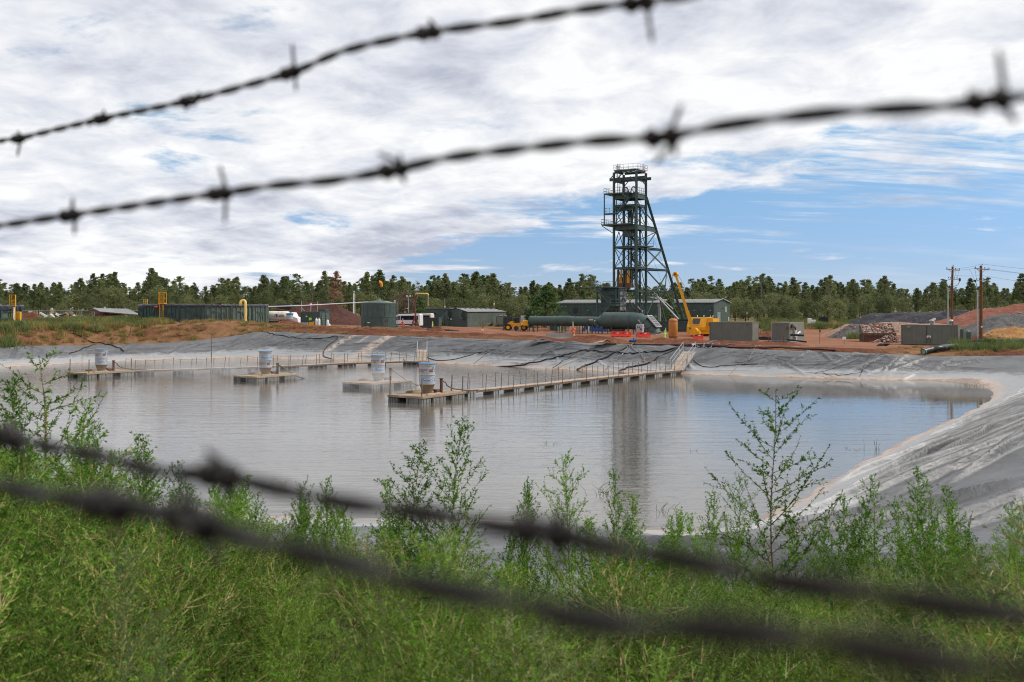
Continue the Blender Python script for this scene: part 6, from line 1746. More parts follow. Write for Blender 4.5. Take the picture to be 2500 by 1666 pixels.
def life_ring(label,px,py,Y,h):
 p=G(px,Y)
 t=thing('life_ring_post',label,'life ring',p)
 mb=MB();mb.bar((0,0,-0.2),(0,0,h),0.13);mb.build('post',m_wood_raw,t)
 zc_=P3(px,py,Y).z-p.z
 mb=MB();mb.tube([(0.29*math.cos(a),-0.12,zc_+0.29*math.sin(a))for a in np.linspace(0,2*math.pi,29)],0.075,10,caps=False);rg=mb.build('ring',m_red_plastic,t)
 for a in(0.8,2.35,3.9,5.5):
  mb=MB();mb.tube([(0.29*math.cos(b),-0.12,zc_+0.29*math.sin(b))for b in(a-0.09,a,a+0.09)],0.079,10,caps=False);mb.build('white_band',m_white_plastic,rg)
 mb=MB();mb.box((0,0,h+0.1),(0.16,0.16,0.26));mb.build('cap',m_grey,t)
life_ring('red life ring on a wooden post at the right end of the concrete barrier',1399,808,128.5,2.0)
life_ring('red life ring on a post between the round tank and the brown gantry',983,792,147.5,1.3)
p=G(1401,128.7);mb=MB(p);mb.lathe([(0.02,1.05),(0.1,0.9),(0.14,0.35),(0.05,0.25)],8,p);o=mb.build('rope_bag',m_yellow_pale);o.location=p;tag(o,'yellow rope bag hanging below the life ring by the concrete barrier','bag')
rn=random.Random(3)
tl=[(995,156.5,0.9),(1004,156.2,0.9),(1013,155.8,0.9),(1022,155.3,0.9),(1030,155.0,0.9),(1048,154.2,1.0),(1055,154,1.0),(1065,153.0,0.9),(1076,152,0.9),(1084,151.4,0.9),(1091,151,0.9),(1099,150.5,0.85),(1107,150,0.85),(1114,149.5,0.85)]
for k,(px,Y,s_)in enumerate(tl):
 p=G(px,Y)
 mb=MB(p);z=0.14
 mb.lathe([(0.24*s_,0.05),(0.28*s_,0.0),(0.47*s_,0.02),(0.55*s_,0.10),(0.55*s_,0.24),(0.47*s_,0.33),(0.28*s_,0.34),(0.24*s_,0.28),(0.24*s_,0.05)],18,p-Vector((0,0,0.04)))
 o=mb.build('tyre',m_tyre);o.location=p;o.rotation_euler=(rn.uniform(-.15,.15),rn.uniform(-.15,.15),0)
 tag(o,('first second third fourth fifth sixth seventh eighth ninth tenth eleventh twelfth thirteenth fourteenth'.split()[k])+' black tyre from the left in the tyre row before the trailer office','tyre','old tyres in a row on the dirt')
p=G(990,156.0);mb=MB(p);mb.prism([(-1.1,0),(1.0,0),(0.9,0.55),(-0.2,0.75)],lambda a,b:p+Vector((a,-0.5,b)),lambda a,b:p+Vector((a,0.4,b)));o=mb.build('timber_stack',m_wood_raw);o.location=p;tag(o,'tan timber slab leaning at the left end of the tyre row','timber')
# ------------------------------------------------------------------ trailer office and boxes behind the yard
tr0=G(1141,196.5);tr0.z=3.0
t=thing('trailer_office','long weathered dark green trailer office with a low hipped roof','trailer',tr0)
a0=Vector((0,0,0));L1=10.4
dx_=P3(1235,795,214)-tr0;dx_.z=0;dxn=dx_.normalized()
dl_=P3(1086,790,203)-tr0;dl_.z=0
def t4(a,b,z0,z1,m,nm):
 mb=MB();mb.quad(Vector((a.x,a.y,z0)),Vector((b.x,b.y,z0)),Vector((b.x,b.y,z1)),Vector((a.x,a.y,z1)));return mb.build(nm,m,t)
H_=2.95
for k in range(9):
 q0,q1=dx_*(k/9+0.001),dx_*((k+1)/9-0.001);t4(q0,q1,0.55,H_,m_trailer,'wall_panel');t4(q0*1.0-Vector((0,0.04,0)),q1-Vector((0,0.04,0)),-0.2,0.52,m_trailer,'skirt_panel')
mb=MB();mb.add([dl_+Vector((0,0,-0.2)),Vector((0,0,-0.2)),Vector((0,0,H_)),dl_*0.5+Vector((0,0,H_+0.75)),dl_+Vector((0,0,H_))],[(0,1,2,3,4)]);mb.build('end_wall',m_dkgreen_box,t)
mb=MB()
e_=-dl_.normalized()*0.25-dxn*0.2
rid0,rid1=dl_*0.5-dxn*0.2+Vector((0,0,H_+0.82)),dl_*0.5+dx_*0.98+Vector((0,0,H_+0.62))
mb.add([e_+Vector((0,0,H_+0.02)),dx_+dxn*0.2-dl_.normalized()*0.25+Vector((0,0,H_+0.02)),rid1,rid0,dl_*1.05-dxn*0.2+Vector((0,0,H_+0.02)),dl_*1.05+dx_+Vector((0,0,H_+0.02))],[(0,1,2,3),(3,2,5,4),(1,5,2)]);rf=mb.build('roof',m_roof,t)
for k in range(7):
 q_=rid0.lerp(rid1,0.10+k*0.135)-Vector((0,1.2,0.1));mb=MB();mb.prism([(-0.28,0),(0,0.22),(0.28,0)],lambda a,b:q_+Vector((a,-0.3,b)),lambda a,b:q_+Vector((a,0.3,b)));mb.build('ridge_cap',m_roof,rf,True)
for f in(0.86,0.985):
 q_=dx_*f;mb=MB();mb.bar(q_+Vector((0,-0.04,1.55))-dxn*0.5,q_+Vector((0,-0.04,1.55))+dxn*0.5,0.08,1.15);wf_=mb.build('window',m_grey,t)
 mb=MB();mb.bar(q_+Vector((0.02,-0.1,1.55))-dxn*0.40,q_+Vector((0.02,-0.1,1.55))-dxn*0.04,0.06,0.95);mb.bar(q_+Vector((0.02,-0.1,1.55))+dxn*0.04,q_+Vector((0.02,-0.1,1.55))+dxn*0.40,0.06,0.95);mb.build('pane',m_glass,wf_)
for f in(0.22,0.82):
 q_=dl_*f;mb=MB();mb.box(q_+Vector((-0.15,-0.35,2.35)),(0.75,0.7,1.6),math.atan2(dl_.y,dl_.x));hv=mb.build('wall_unit',m_green,t)
 mb=MB();mb.box(q_+Vector((-0.15,-0.72,1.7)),(0.68,0.06,0.3),math.atan2(dl_.y,dl_.x));mb.build('vent',m_roof,hv)
for f,z,s_,m in((0.72,1.5,0.2,m_white),(0.14,1.2,0.25,m_rust)):
 q_=dl_*f;mb=MB();mb.box(q_+Vector((0,-0.1,z)),(s_,0.06,s_*1.6));mb.build('notice',m,t)
mb=MB();mb.bar(dl_*1.15+Vector((0,-0.4,0)),dl_*1.1+Vector((0,-0.4,2.2)),0.09);mb.build('down_pipe',m_seafoam,t)
c_=container('dark charcoal storage container left of the trailer office',5.2,2.4,1.95,G(1071.5,184),mats=(m_dark,m_green,m_green),name='storage_container',rz=R(-8))
p=G(1074,212);p.z=3.3
t=thing('back_shed','teal green flat roofed shed rising behind the charcoal container','shed',p,R(-14))
mb=MB();mb.box((0,0,1.5),(5.4,3.4,3.6));mb.build('wall',m_green,t)
mb=MB();mb.box((0,0,3.38),(5.9,3.9,0.18));mb.build('roof',m_roof,t)
mb=MB();mb.box((-1.0,-1.73,2.2),(1.2,0.06,0.4));mb.build('window',m_glass,t)
mb=MB();mb.box((2.0,-2.6,1.2),(2.2,1.6,2.4));mb.build('annex',m_green,t)
c_=container('grey green box trailer behind the yellow telehandler',4.6,2.4,2.1,G(1266,205),mats=(m_olive_lt,m_green,m_dkgreen_box),name='storage_container',rz=R(-8))
c_=container('dark end storage box directly right of the trailer office windows',1.9,2.4,2.0,G(1251,201),mats=(m_dark,m_dark,m_dkgreen_box),name='storage_container',rz=R(-8))
p=G(1278,206);mb=MB(p);mb.box(p+Vector((0,0,1.3)),(1.1,0.8,1.9),R(-8),0,0.04);o=mb.build('white_cabinet',m_white);o.location=p;tag(o,'bright white cabinet between the box trailer and the duct end','cabinet')
p=G(1290,207);mb=MB(p);mb.box(p+Vector((0,0,1.7)),(1.4,1.0,3.6),R(-8));mb.box(p+Vector((0,0,3.55)),(1.7,1.2,0.15),R(-8));o=mb.build('dark_booth',m_dkgreen_box);o.location=p;tag(o,'tall dark booth behind the open left end of the duct','booth')
# ------------------------------------------------------------------ telehandler
p=G(1262,182)
t=thing('telehandler','yellow telescopic handler with black glass cab and big tyres facing left','telehandler',p,R(-4))
mb=MB();mb.prism([(-1.9,0.7),(-1.95,1.1),(-1.3,1.35),(-0.6,1.4),(0.9,1.45),(1.8,1.25),(1.9,0.75)],lambda a,b:(a,-0.75,b),lambda a,b:(a,0.75,b));mb.build('chassis',m_yellow,t,True)
for x_,r2 in((-1.55,0.62),(0.0,0.0),(1.35,0.58)):
 if r2==0:continue
 for y_ in(-0.95,0.95):
  mb=MB();mb.tube([(x_,y_-0.22,r2),(x_,y_+0.22,r2)],r2,20);wh=mb.build('wheel',m_tyre,t)
  mb=MB();mb.tube([(x_,y_-0.24,r2),(x_,y_+0.24,r2)],r2*0.5,14);mb.build('rim',m_yellow,wh)
mb=MB();mb.tube([(-0.1,-0.85,0.45),(-0.1,0.2,0.45)],0.42,14);mb.build('fuel_tank',m_dark,t)
mb=MB()
for a,b in(((-0.55,-0.7,1.4),(-0.35,-0.7,2.35)),((0.55,-0.7,1.4),(0.45,-0.7,2.35)),((-0.55,0.1,1.4),(-0.35,0.1,2.35)),((0.55,0.1,1.4),(0.45,0.1,2.35)),((-0.35,-0.7,2.35),(0.45,-0.7,2.35)),((-0.35,0.1,2.35),(0.45,0.1,2.35)),((-0.35,-0.7,2.35),(-0.35,0.1,2.35)),((0.45,-0.7,2.35),(0.45,0.1,2.35)),((0.05,-0.7,1.4),(0.05,-0.7,2.35))):mb.bar(a,b,0.09)
cg=mb.build('cab_frame',m_dark,t)
mb=MB();mb.box((0.03,-0.3,1.85),(0.82,0.74,0.9));mb.build('cab_glass',m_glass,cg)
mb=MB();mb.bar((2.0,0.45,1.55),(-1.2,0.45,1.5),0.34,0.42);mb.bar((-1.2,0.45,1.5),(-2.4,0.45,0.5),0.28,0.34);mb.build('boom',m_yellow,t)
mb=MB();mb.box((2.1,0.0,1.35),(1.1,1.4,0.75),0,0,0.08);mb.build('engine_cover',m_yellow,t)
mb=MB();mb.bar((-2.4,-0.5,0.15),(-3.6,-0.5,0.1),0.12,0.08);mb.bar((-2.4,0.5,0.15),(-3.6,0.5,0.1),0.12,0.08);mb.bar((-2.4,-0.6,0.5),(-2.4,0.6,0.5),0.15,0.7);mb.build('fork',m_rust,t)
mb=MB();mb.box((1.1,-1.0,1.2),(0.45,0.1,0.5));mb.build('white_panel',m_white,t)
p=G(1283,180)
t=thing('light_tower','low yellow plant unit on thin legs next to the telehandler','plant',p,R(-4))
mb=MB();mb.box((0,0,1.5),(1.0,0.8,1.0),0,0,0.08);mb.build('housing',m_yellow,t)
mb=MB()
for x_ in(-0.9,-0.5,0.3,0.7):mb.bar((x_,0,0),(x_+0.2,0,0.95),0.06)
mb.bar((-1.2,0,0.95),(1.1,0,0.95),0.07);mb.build('trestle',m_dark,t)
# ------------------------------------------------------------------ small posts and signs along the bank
def sign_post(label,px,pyc,Y,w,h,m,hp=None):
 p=G(px,Y);zc_=P3(px,pyc,Y).z-p.z
 t=thing('sign_post',label,'sign',p)
 mb=MB();mb.bar((0,0,-0.1),(0,0,max(zc_+h/2+0.1,hp or 0)),0.045);mb.build('post',m_rust,t)
 mb=MB();mb.box((0,-0.04,zc_),(w,0.02,h),R(-10));mb.build('plate',m,t)
sign_post('small white sign on a thin post on the dirt left of the duct',1178,806,146,0.3,0.32,m_white,1.9)
sign_post('small white sign on a thin post in front of the rock box',2061,826,122,0.42,0.34,m_white,1.8)
sign_post('small rust brown sign on a thin post right of the cable container',2001.5,808.5,124,0.24,0.26,m_rust_red,1.7)
for px,Y,h,lb in((1554,127,1.1,'thin rod standing at the bank below the grey cabinet'),(1587,125,0.9,'thin rod standing at the bank below the duct elbow'),(1082,148,2.0,'thin rod with a dark tag in front of the charcoal container')):
 p=G(px,Y);mb=MB(p);mb.bar(p,p+Vector((0,0,h+0.5)),0.03);o=mb.build('marker_rod',m_rust);o.location=p;tag(o,lb,'rod')
m_rocks=mat('loose_rock',(0.27,0.17,0.135),0.9,0,0.4,2.0)
# ------------------------------------------------------------------ spoil heaps on the right
heap('spoil_heap','black ore heap in front of the trees, behind the olive vent container','spoil heap',G(2250,178),15.0,6.5,4.3,s_black,41,R(-6),0.14,56,0.45,1.0,0.75)
heap('spoil_heap','low pinkish rubble heap between the rock box and the black ore heap','spoil heap',G(2195,158),12.0,4.5,2.6,s_pink,42,R(-6),0.2,56,0.5,1.0,0.6)
heap('spoil_heap','long red spoil heap rising behind the two timber poles','spoil heap',G(2560,162),24.0,10.0,5.3,s_red,43,R(3),0.14,70,0.40,0.9,0.8)
heap('spoil_heap','dark grey spoil heap in front of the red heap, right of the second pole','spoil heap',G(2500,141),11.5,7.0,3.7,s_grey,44,R(2),0.14,60,0.25,0.95,0.8)
heap('spoil_heap','straw covered dirt slope below the dark grey heap','spoil heap',G(2475,127),6.8,4.5,2.35,s_straw,45,R(2),0.2,50,0.3,1.0,0.8)
heap('spoil_heap','small grey brown spoil mound left of the rock box','spoil heap',G(2090,148),4.2,3.0,1.9,s_grey,46,0,0.2,40,0.3,1.0)
rn=random.Random(15);mb=MB()
for ob,k_,r0,r1 in[(o,k,a,b)for o in COL.objects if o.name.startswith('spoil_heap')for k,a,b in((130,0.06,0.28),)]:
 ps=ob.data.polygons
 for _ in range(k_):
  c=ps[rn.randrange(len(ps))].center+ob.location;mb.rock(c,r0+(r1-r0)*rn.random()**2.5,rn,flat=0.7)
o=mb.build('loose_rocks',m_rocks);tag(o,'loose rocks lying on the spoil heaps at the right','rocks',kind='stuff')
heap('dirt_heap','dirt pile between the electrical cabinets and the timber pole','dirt heap',G(2385,121),2.4,1.2,1.2,s_loose,47)
heap('dirt_heap','dirt mound behind the gap of the two olive containers','dirt heap',G(1876,150),3.0,2.0,1.1,s_loose,48)
# ------------------------------------------------------------------ framed rock box with its rocks
p=G(2148,131)
t=thing('rock_box','brown steel framed box with a sloping grid top filled with red and white rock','rock box',p,R(-12))
def rb(a,b,c):return Vector((a,b,c))
W_,D_,H0,H1=4.0,3.6,1.15,2.35
mb=MB()
for a in(-W_/2,W_/2):
 mb.bar(rb(a,0,0),rb(a,0,H0),0.14);mb.bar(rb(a,D_,0),rb(a,D_,H1),0.14);mb.bar(rb(a,0,H0),rb(a,D_,H1),0.14)
 mb.bar(rb(a,D_*0.5,0),rb(a,D_*0.5,(H0+H1)/2),0.11);mb.bar(rb(a,0,H0-0.1),rb(a,D_,H0-0.1),0.12)
for(b,z)in((0,H0),(D_,H1),(0,0.95)):mb.bar(rb(-W_/2,b,z),rb(W_/2,b,z),0.14)
for f in(-0.17,0.17):mb.bar(rb(W_*f,0,H0+0.02),rb(W_*f,D_,H1+0.02),0.12)
mb.bar(rb(0,0,0),rb(0,0,H0),0.12);mb.build('frame',m_brownbox,t)
mb=MB();mb.quad(rb(-W_/2+.05,0.3,0),rb(-W_/2+.05,D_,0),rb(-W_/2+.05,D_,H0),rb(-W_/2+.05,0.3,H0));mb.quad(rb(-W_/2,0.12,0),rb(W_/2,0.12,0),rb(W_/2,0.12,0.93),rb(-W_/2,0.12,0.93));mb.build('side_sheet',m_rust,t)
t2=NT('mixed_rock');oi=t2.n('ShaderNodeNewGeometry').outputs['Random Per Island']
rp=t2.n('ShaderNodeValToRGB')
for i,(pp,c)in enumerate(((0.0,(0.20,0.09,0.065)),(0.35,(0.26,0.13,0.10)),(0.6,(0.42,0.30,0.25)),(0.85,(0.52,0.46,0.42)),(1.0,(0.30,0.24,0.22)))):
 if i<2:rp.color_ramp.elements[i].position=pp;rp.color_ramp.elements[i].color=(*c,1)
 else:
  e=rp.color_ramp.elements.new(pp);e.color=(*c,1)
rp.color_ramp.elements[-1].position=1.0
t2.l(oi,rp.inputs[0]);t2.bsdf(rp.outputs[0],0.9,0,0.15,t2.bump(t2.noise(t2.coord('Object'),8,4),0.5,0.04));m_rock=t2.done()
rn=random.Random(5);mb=MB()
for k in range(330):
 a,f=rn.uniform(-W_/2+0.1,W_/2-0.1),rn.random()
 mb.rock((a,f*D_+0.05,H0+(H1-H0)*f-0.10+rn.uniform(-0.12,0.12)),rn.uniform(0.08,0.22),rn)
o=mb.build('rock_fill',m_rock,t);o['kind']='stuff'
mb=MB();mb.quad(rb(-W_/2,0,H0-0.15),rb(W_/2,0,H0-0.15),rb(W_/2,D_,H1-0.15),rb(-W_/2,D_,H1-0.15));mb.build('fill_bed',s_red,t)
mb=MB()
c0=p+Vector((0.9,-1.3,0))
for k in range(420):
 u_,v_=rn.uniform(-1,1),rn.uniform(-1,1)
 h_=max(0,1-math.hypot(u_*0.95,v_))*1.15
 mb.rock((c0.x+u_*2.3,c0.y+v_*1.1,gz1(c0.x+u_*2.3,c0.y+v_*1.1)+h_*rn.uniform(0.75,1.0)),rn.uniform(0.05,0.16),rn)
o=mb.build('rock_pile',m_rock);tag(o,'spilled pile of pale and red rocks at the front of the rock box','rock pile',kind='stuff')
p=G(2157,117);mb=MB(p)
for k in range(5):mb.tube([p+Vector((0.55*math.cos(a)+0.1*k-0.2,0.35*math.sin(a),0.06+0.05*k+0.03*math.sin(a*3)))for a in np.linspace(0,6.0,20)],0.05,6)
o=mb.build('hose_coil',m_black);o.location=p;tag(o,'small coil of black hose lying on the berm before the rock box','hose')
# ------------------------------------------------------------------ timber poles with crossarms and conduits
def pole(label,px,Y,topy,con_top,con_dx,twin):
 p=G(px,Y);zt=P3(px,topy,Y).z-p.z
 t=thing('utility_pole',label,'utility pole',p,0,'utility poles')
 mb=MB();mb.tube([(0,0,-0.3),(-0.05 if twin else 0.02,0,zt*0.5),(0.08 if twin else 0.0,0,zt)],[0.19,0.165,0.13]if twin else[0.20,0.18,0.15],12);mb.build('pole',m_pole,t)
 za=zt-0.35
 mb=MB();mb.bar((-0.85,-0.18,za),(0.95,-0.12,za-0.16),0.10,0.13);arm=mb.build('crossarm',m_wood_raw,t)
 mb=MB();mb.bar((-0.6,-0.16,za-0.03),(0,-0.1,za-0.55),0.04);mb.bar((0.6,-0.14,za-0.12),(0,-0.1,za-0.55),0.04);mb.build('arm_brace',m_wood_raw,t)
 zb=zt-(1.72 if twin else 1.85)
 mb=MB();mb.bar((-0.55,-0.17,zb+0.02),(0.75 if twin else 0.6,-0.15,zb),0.08,0.09);mb.build('crossarm',m_wood_raw,t)
 for xx,z in((-0.75,za+0.02),(0.4,za-0.05),(0.9,za-0.1),(-0.55,zb+0.1),(-0.25,zb+0.1),(0.3,zb+0.1),(0.6,zb+0.1),(0.08,zt)):
  mb=MB();mb.lathe([(0.03,0.03),(0.06,0.08),(0.035,0.13),(0.06,0.18),(0.0,0.24)],8,(xx,-0.15,z));mb.build('insulator',m_dark,t)
 mb=MB()
 if twin:
  mb.box((0.95,-0.16,zb-0.02),(0.26,0.18,0.42),0,0,0.05);mb.tube([(0.95,-0.16,zb-0.25),(0.7,-0.1,zb-0.75),(0.1,-0.1,zb-0.95)],0.035,6);mb.tube([(-0.7,-0.1,zb-1.0),(-0.3,-0.1,zb-0.75),(-0.05,-0.1,zb-0.4)],0.03,6)
 else:
  mb.box((-0.72,-0.16,zb-0.02),(0.16,0.16,0.3),0,0,0.04);mb.box((-0.9,-0.16,zb+0.02),(0.14,0.14,0.26),0,0,0.04);mb.tube([(0.6,-0.15,zb+0.1),(0.45,-0.15,zb-0.6),(0.1,-0.1,zb-1.0)],0.03,6);mb.tube([(-0.7,-0.1,zb-0.1),(-0.5,-0.1,zb-0.7),(-0.1,-0.1,zb-1.3)],0.03,6)
 mb.build('cutout_switch',m_dark,t)
 zc_=P3(px,con_top,Y).z-p.z
 mb=MB();mb.tube([(con_dx,-0.05,-0.3),(con_dx,-0.05,zc_-0.15),(con_dx-(0.12 if twin else 0.0),-0.05,zc_+(0.2 if twin else 0.0))],0.095,8);mb.build('conduit',m_conduit,t)
 for f in(0.45,0.9):
  mb=MB();mb.bar((con_dx,-0.05,zc_*f),(0,0,zc_*f),0.05);mb.build('conduit_bracket',m_galv,t)
 if not twin:
  mb=MB();mb.box((0.02,-0.19,2.15),(0.22,0.04,0.18));mb.build('tag_plate',m_white,t)
 return p,zt
pA,zA=pole('brown timber utility pole behind the olive vent container, with crossarm and switch box',2324.5,132,651,705,-0.55,True)
pB,zB=pole('thicker brown timber utility pole standing nearer, right of the cabinets',2395,120.5,649,709,-0.42,False)
def wire(a,b,sag,label,r=0.011,n=14):
 a,b=Vector(a),Vector(b)
 mb=MB(a);mb.tube([a.lerp(b,f)-Vector((0,0,sag*4*f*(1-f)))for f in np.linspace(0,1,n)],r,4);o=mb.build('overhead_wire',m_dark);o.location=a
 return tag(o,label,'wire','overhead wires')
far_=Vector((88,118,0))
wire(pA+Vector((0.5,0,zA-0.3)),pB+Vector((0.1,0,zB+0.2)),0.10,'thin dark wire strung from pole to pole, topmost of the span')
wire(pA+Vector((0.9,0,zA-0.45)),pB+Vector((-0.7,0,zB-0.25)),0.10,'thin dark wire strung between the crossarms of the two poles')
wire(pA+Vector((0.1,0,zA-1.15)),pB+Vector((0.0,0,zB-1.2)),0.08,'thin dark wire strung low between the two poles')
wire(pB+Vector((0.1,0,zB+0.2)),far_+Vector((0,0,pB.z+zB-2.6)),0.3,'thin dark wire leaving the pole top to the right')
wire(pB+Vector((0.6,0,zB-0.35)),far_+Vector((0,0,pB.z+zB-3.6)),0.3,'thin dark wire leaving the crossarm of the nearer pole')
wire(pB+Vector((-0.6,0,zB-0.3)),far_+Vector((0,1,pB.z+zB-3.3)),0.3,'thin dark wire leaving the far crossarm end of the nearer pole')
wire(pB+Vector((0.2,0,zB-1.2)),far_+Vector((0,0,pB.z+zB-5.4)),0.3,'thin dark wire leaving the nearer pole below its crossarm')
for k,(x0,x1)in enumerate(((0.55,0.25),(0.95,0.6))):wire(pA+Vector((x0,-0.1,zA-0.4)),pA+Vector((x1,-0.15,zA-1.7)),-0.12,'short looping drop wire on the farther pole'+(', outer' if k else ', inner'))
for k,(x0,x1)in enumerate(((-0.8,-0.6),(-1.5,-0.85))):wire(pB+Vector((x0,-0.1,zB-0.35)),pB+Vector((x1,-0.15,zB-1.75)),-0.12,'short looping drop wire on the nearer pole'+(', outer' if k else ', inner'))
for k,(z0,z1)in enumerate(((11.6,12.6),(10.6,11.4))):wire(Vector((36,262,z0)),Vector((190,245,z1)),1.6,'long pale wire crossing in front of the pine wood, '+('upper' if k==0 else 'lower')+' of two',0.02)
wire(P3(1330,735,215),P3(1215,758,210),0.4,'thin cable sagging from the tree to the trailer office roof',0.025)
# ------------------------------------------------------------------ big black pipe on the crest
pp=[drop(2254,866,0.27),drop(2275,864,0.29),drop(2310,857,0.3),drop(2360,851,0.3),drop(2420,847,0.32)]
e0=pp[0];d0=(pp[1]-pp[0]).normalized()
pts=[e0,e0.lerp(pp[2],0.35)+Vector((0,0,0.06)),pp[2]+Vector((0,0,0.05)),pp[3],pp[4],pp[4]+(pp[4]-pp[3])*1.6+Vector((0,0,0.1)),pp[4]+(pp[4]-pp[3])*3.2]
t=thing('drain_pipe','thick black drain pipe on the bank crest with its open end over the liner','pipe',e0)
PT=_cr([tuple(q_)for q_ in pts],8,False)
mb=MB(e0);mb.tube(PT,0.30,24,caps=False);mb.build('pipe',m_hdpe,t)
mb=MB(e0);mb.tube(PT[:12],0.255,24,caps=False);o=mb.build('bore',m_black,t);o.data.flip_normals()
rng_=MB(e0);n_=24
d=Vector(PT[1]-PT[0]).normalized();a_=d.cross(Vector((0,0,1))).normalized();b_=a_.cross(d)
vs=[]
for r_ in(0.30,0.255):
 for i in range(n_):vs.append(Vector(PT[0])+(a_*math.cos(2*math.pi*i/n_)+b_*math.sin(2*math.pi*i/n_))*r_)
rng_.add(vs,[(i,(i+1)%n_,n_+(i+1)%n_,n_+i)for i in range(n_)]);rng_.build('end_face',m_hdpe,t,True)
for i in(1,15,24,33):
 mb=MB(e0);d=Vector(PT[i+1]-PT[i]).normalized();mb.tube([Vector(PT[i])-d*0.04,Vector(PT[i])+d*0.04],0.315,24);mb.build('pale_band',m_seafoam,t)
q0=pp[4]+Vector((-0.5,4.5,0.15));hose([q0,q0+Vector((3,-0.3,0.05)),q0+Vector((8,0.2,0.2))],0.22,'drain_pipe','second black pipe lying behind the thick one, mostly hidden in grass',m_hdpe,'pipe',14)
p=G(2350,250)
for k,(px,Y,w,h,m,lb)in enumerate(((1981,215,1.6,1.3,m_white,'white utility box on the far field before the pines'),(2010,210,1.5,1.9,m_black,'black cable reel standing on the far field before the pines'),(2045,205,2.4,0.8,m_wood_raw,'low timber sled on the far field'),(1872,205,2.6,0.6,m_rust,'rusty scrap lying on the field between the olive containers'))):
 p=G(px,Y);mb=MB(p)
 if k==1:
  for y_ in(-0.5,0.5):mb.tube([p+Vector((0,y_-0.05,0.95)),p+Vector((0,y_+0.05,0.95))],0.95,20)
  mb.tube([p+Vector((0,-0.5,0.95)),p+Vector((0,0.5,0.95))],0.6,16);mb.box(p+Vector((0,0,0.1)),(2.6,0.5,0.25))
  nm='cable_reel'
 elif k==0:mb.box(p+Vector((-0.4,0,h/2)),(0.7,0.8,h),0,0,0.05);mb.box(p+Vector((0.45,0,h*0.4)),(0.8,0.8,h*0.7),0,0,0.05);mb.box(p+Vector((0,0,0.05)),(2.2,1.0,0.1));nm='utility_box'
 else:
  rn2=random.Random(k)
  for j in range(9):mb.box(p+Vector((rn2.uniform(-w/2,w/2),rn2.uniform(-0.5,0.5),rn2.uniform(0.1,h))),(rn2.uniform(0.5,1.6),0.2,0.18),rn2.uniform(-0.5,0.5))
  nm='timber_sled' if k==2 else 'scrap_pile'
 o=mb.build(nm,m);o.location=p;tag(o,lb,('box','reel','timber','scrap')[k])
cone('lime green cone on the far gravel right of the cable container',G(2047,160),1.0)
# ------------------------------------------------------------------ floating evaporators
def wrap_text(body,size,r,ang,z,m,par,name,off=0.012):
 V,F=text_mesh(body,size)
 rr=r+off
 vs=[(rr*math.sin(ang+x/rr),-rr*math.cos(ang+x/rr),z+y)for x,y,_ in V]
 mb=MB();mb.add(vs,F);return mb.build(name,m,par)
def wrap_quad(w,h,r,ang,z,m,par,name,off=0.006):
 rr=r+off;n=max(2,int(w/rr/0.12));vs=[]
 for i in range(n+1):
  a=ang+(i/n-0.5)*w/rr
  vs+=[(rr*math.sin(a),-rr*math.cos(a),z-h/2),(rr*math.sin(a),-rr*math.cos(a),z+h/2)]
 mb=MB();mb.add(vs,[(2*i,2*i+2,2*i+3,2*i+1)for i in range(n)],0,True);return mb.build(name,m,par)
def logo(cx,z,cell,r,par):
 """two rows of three small square marks"""
 for i in range(3):
  for j in range(2):
   if i==0 and j==0 and False:continue
   wrap_quad(cell,cell,r,cx+i*cell*1.28/r,z-j*cell*1.28,m_maroon,par,'square_mark',0.012)
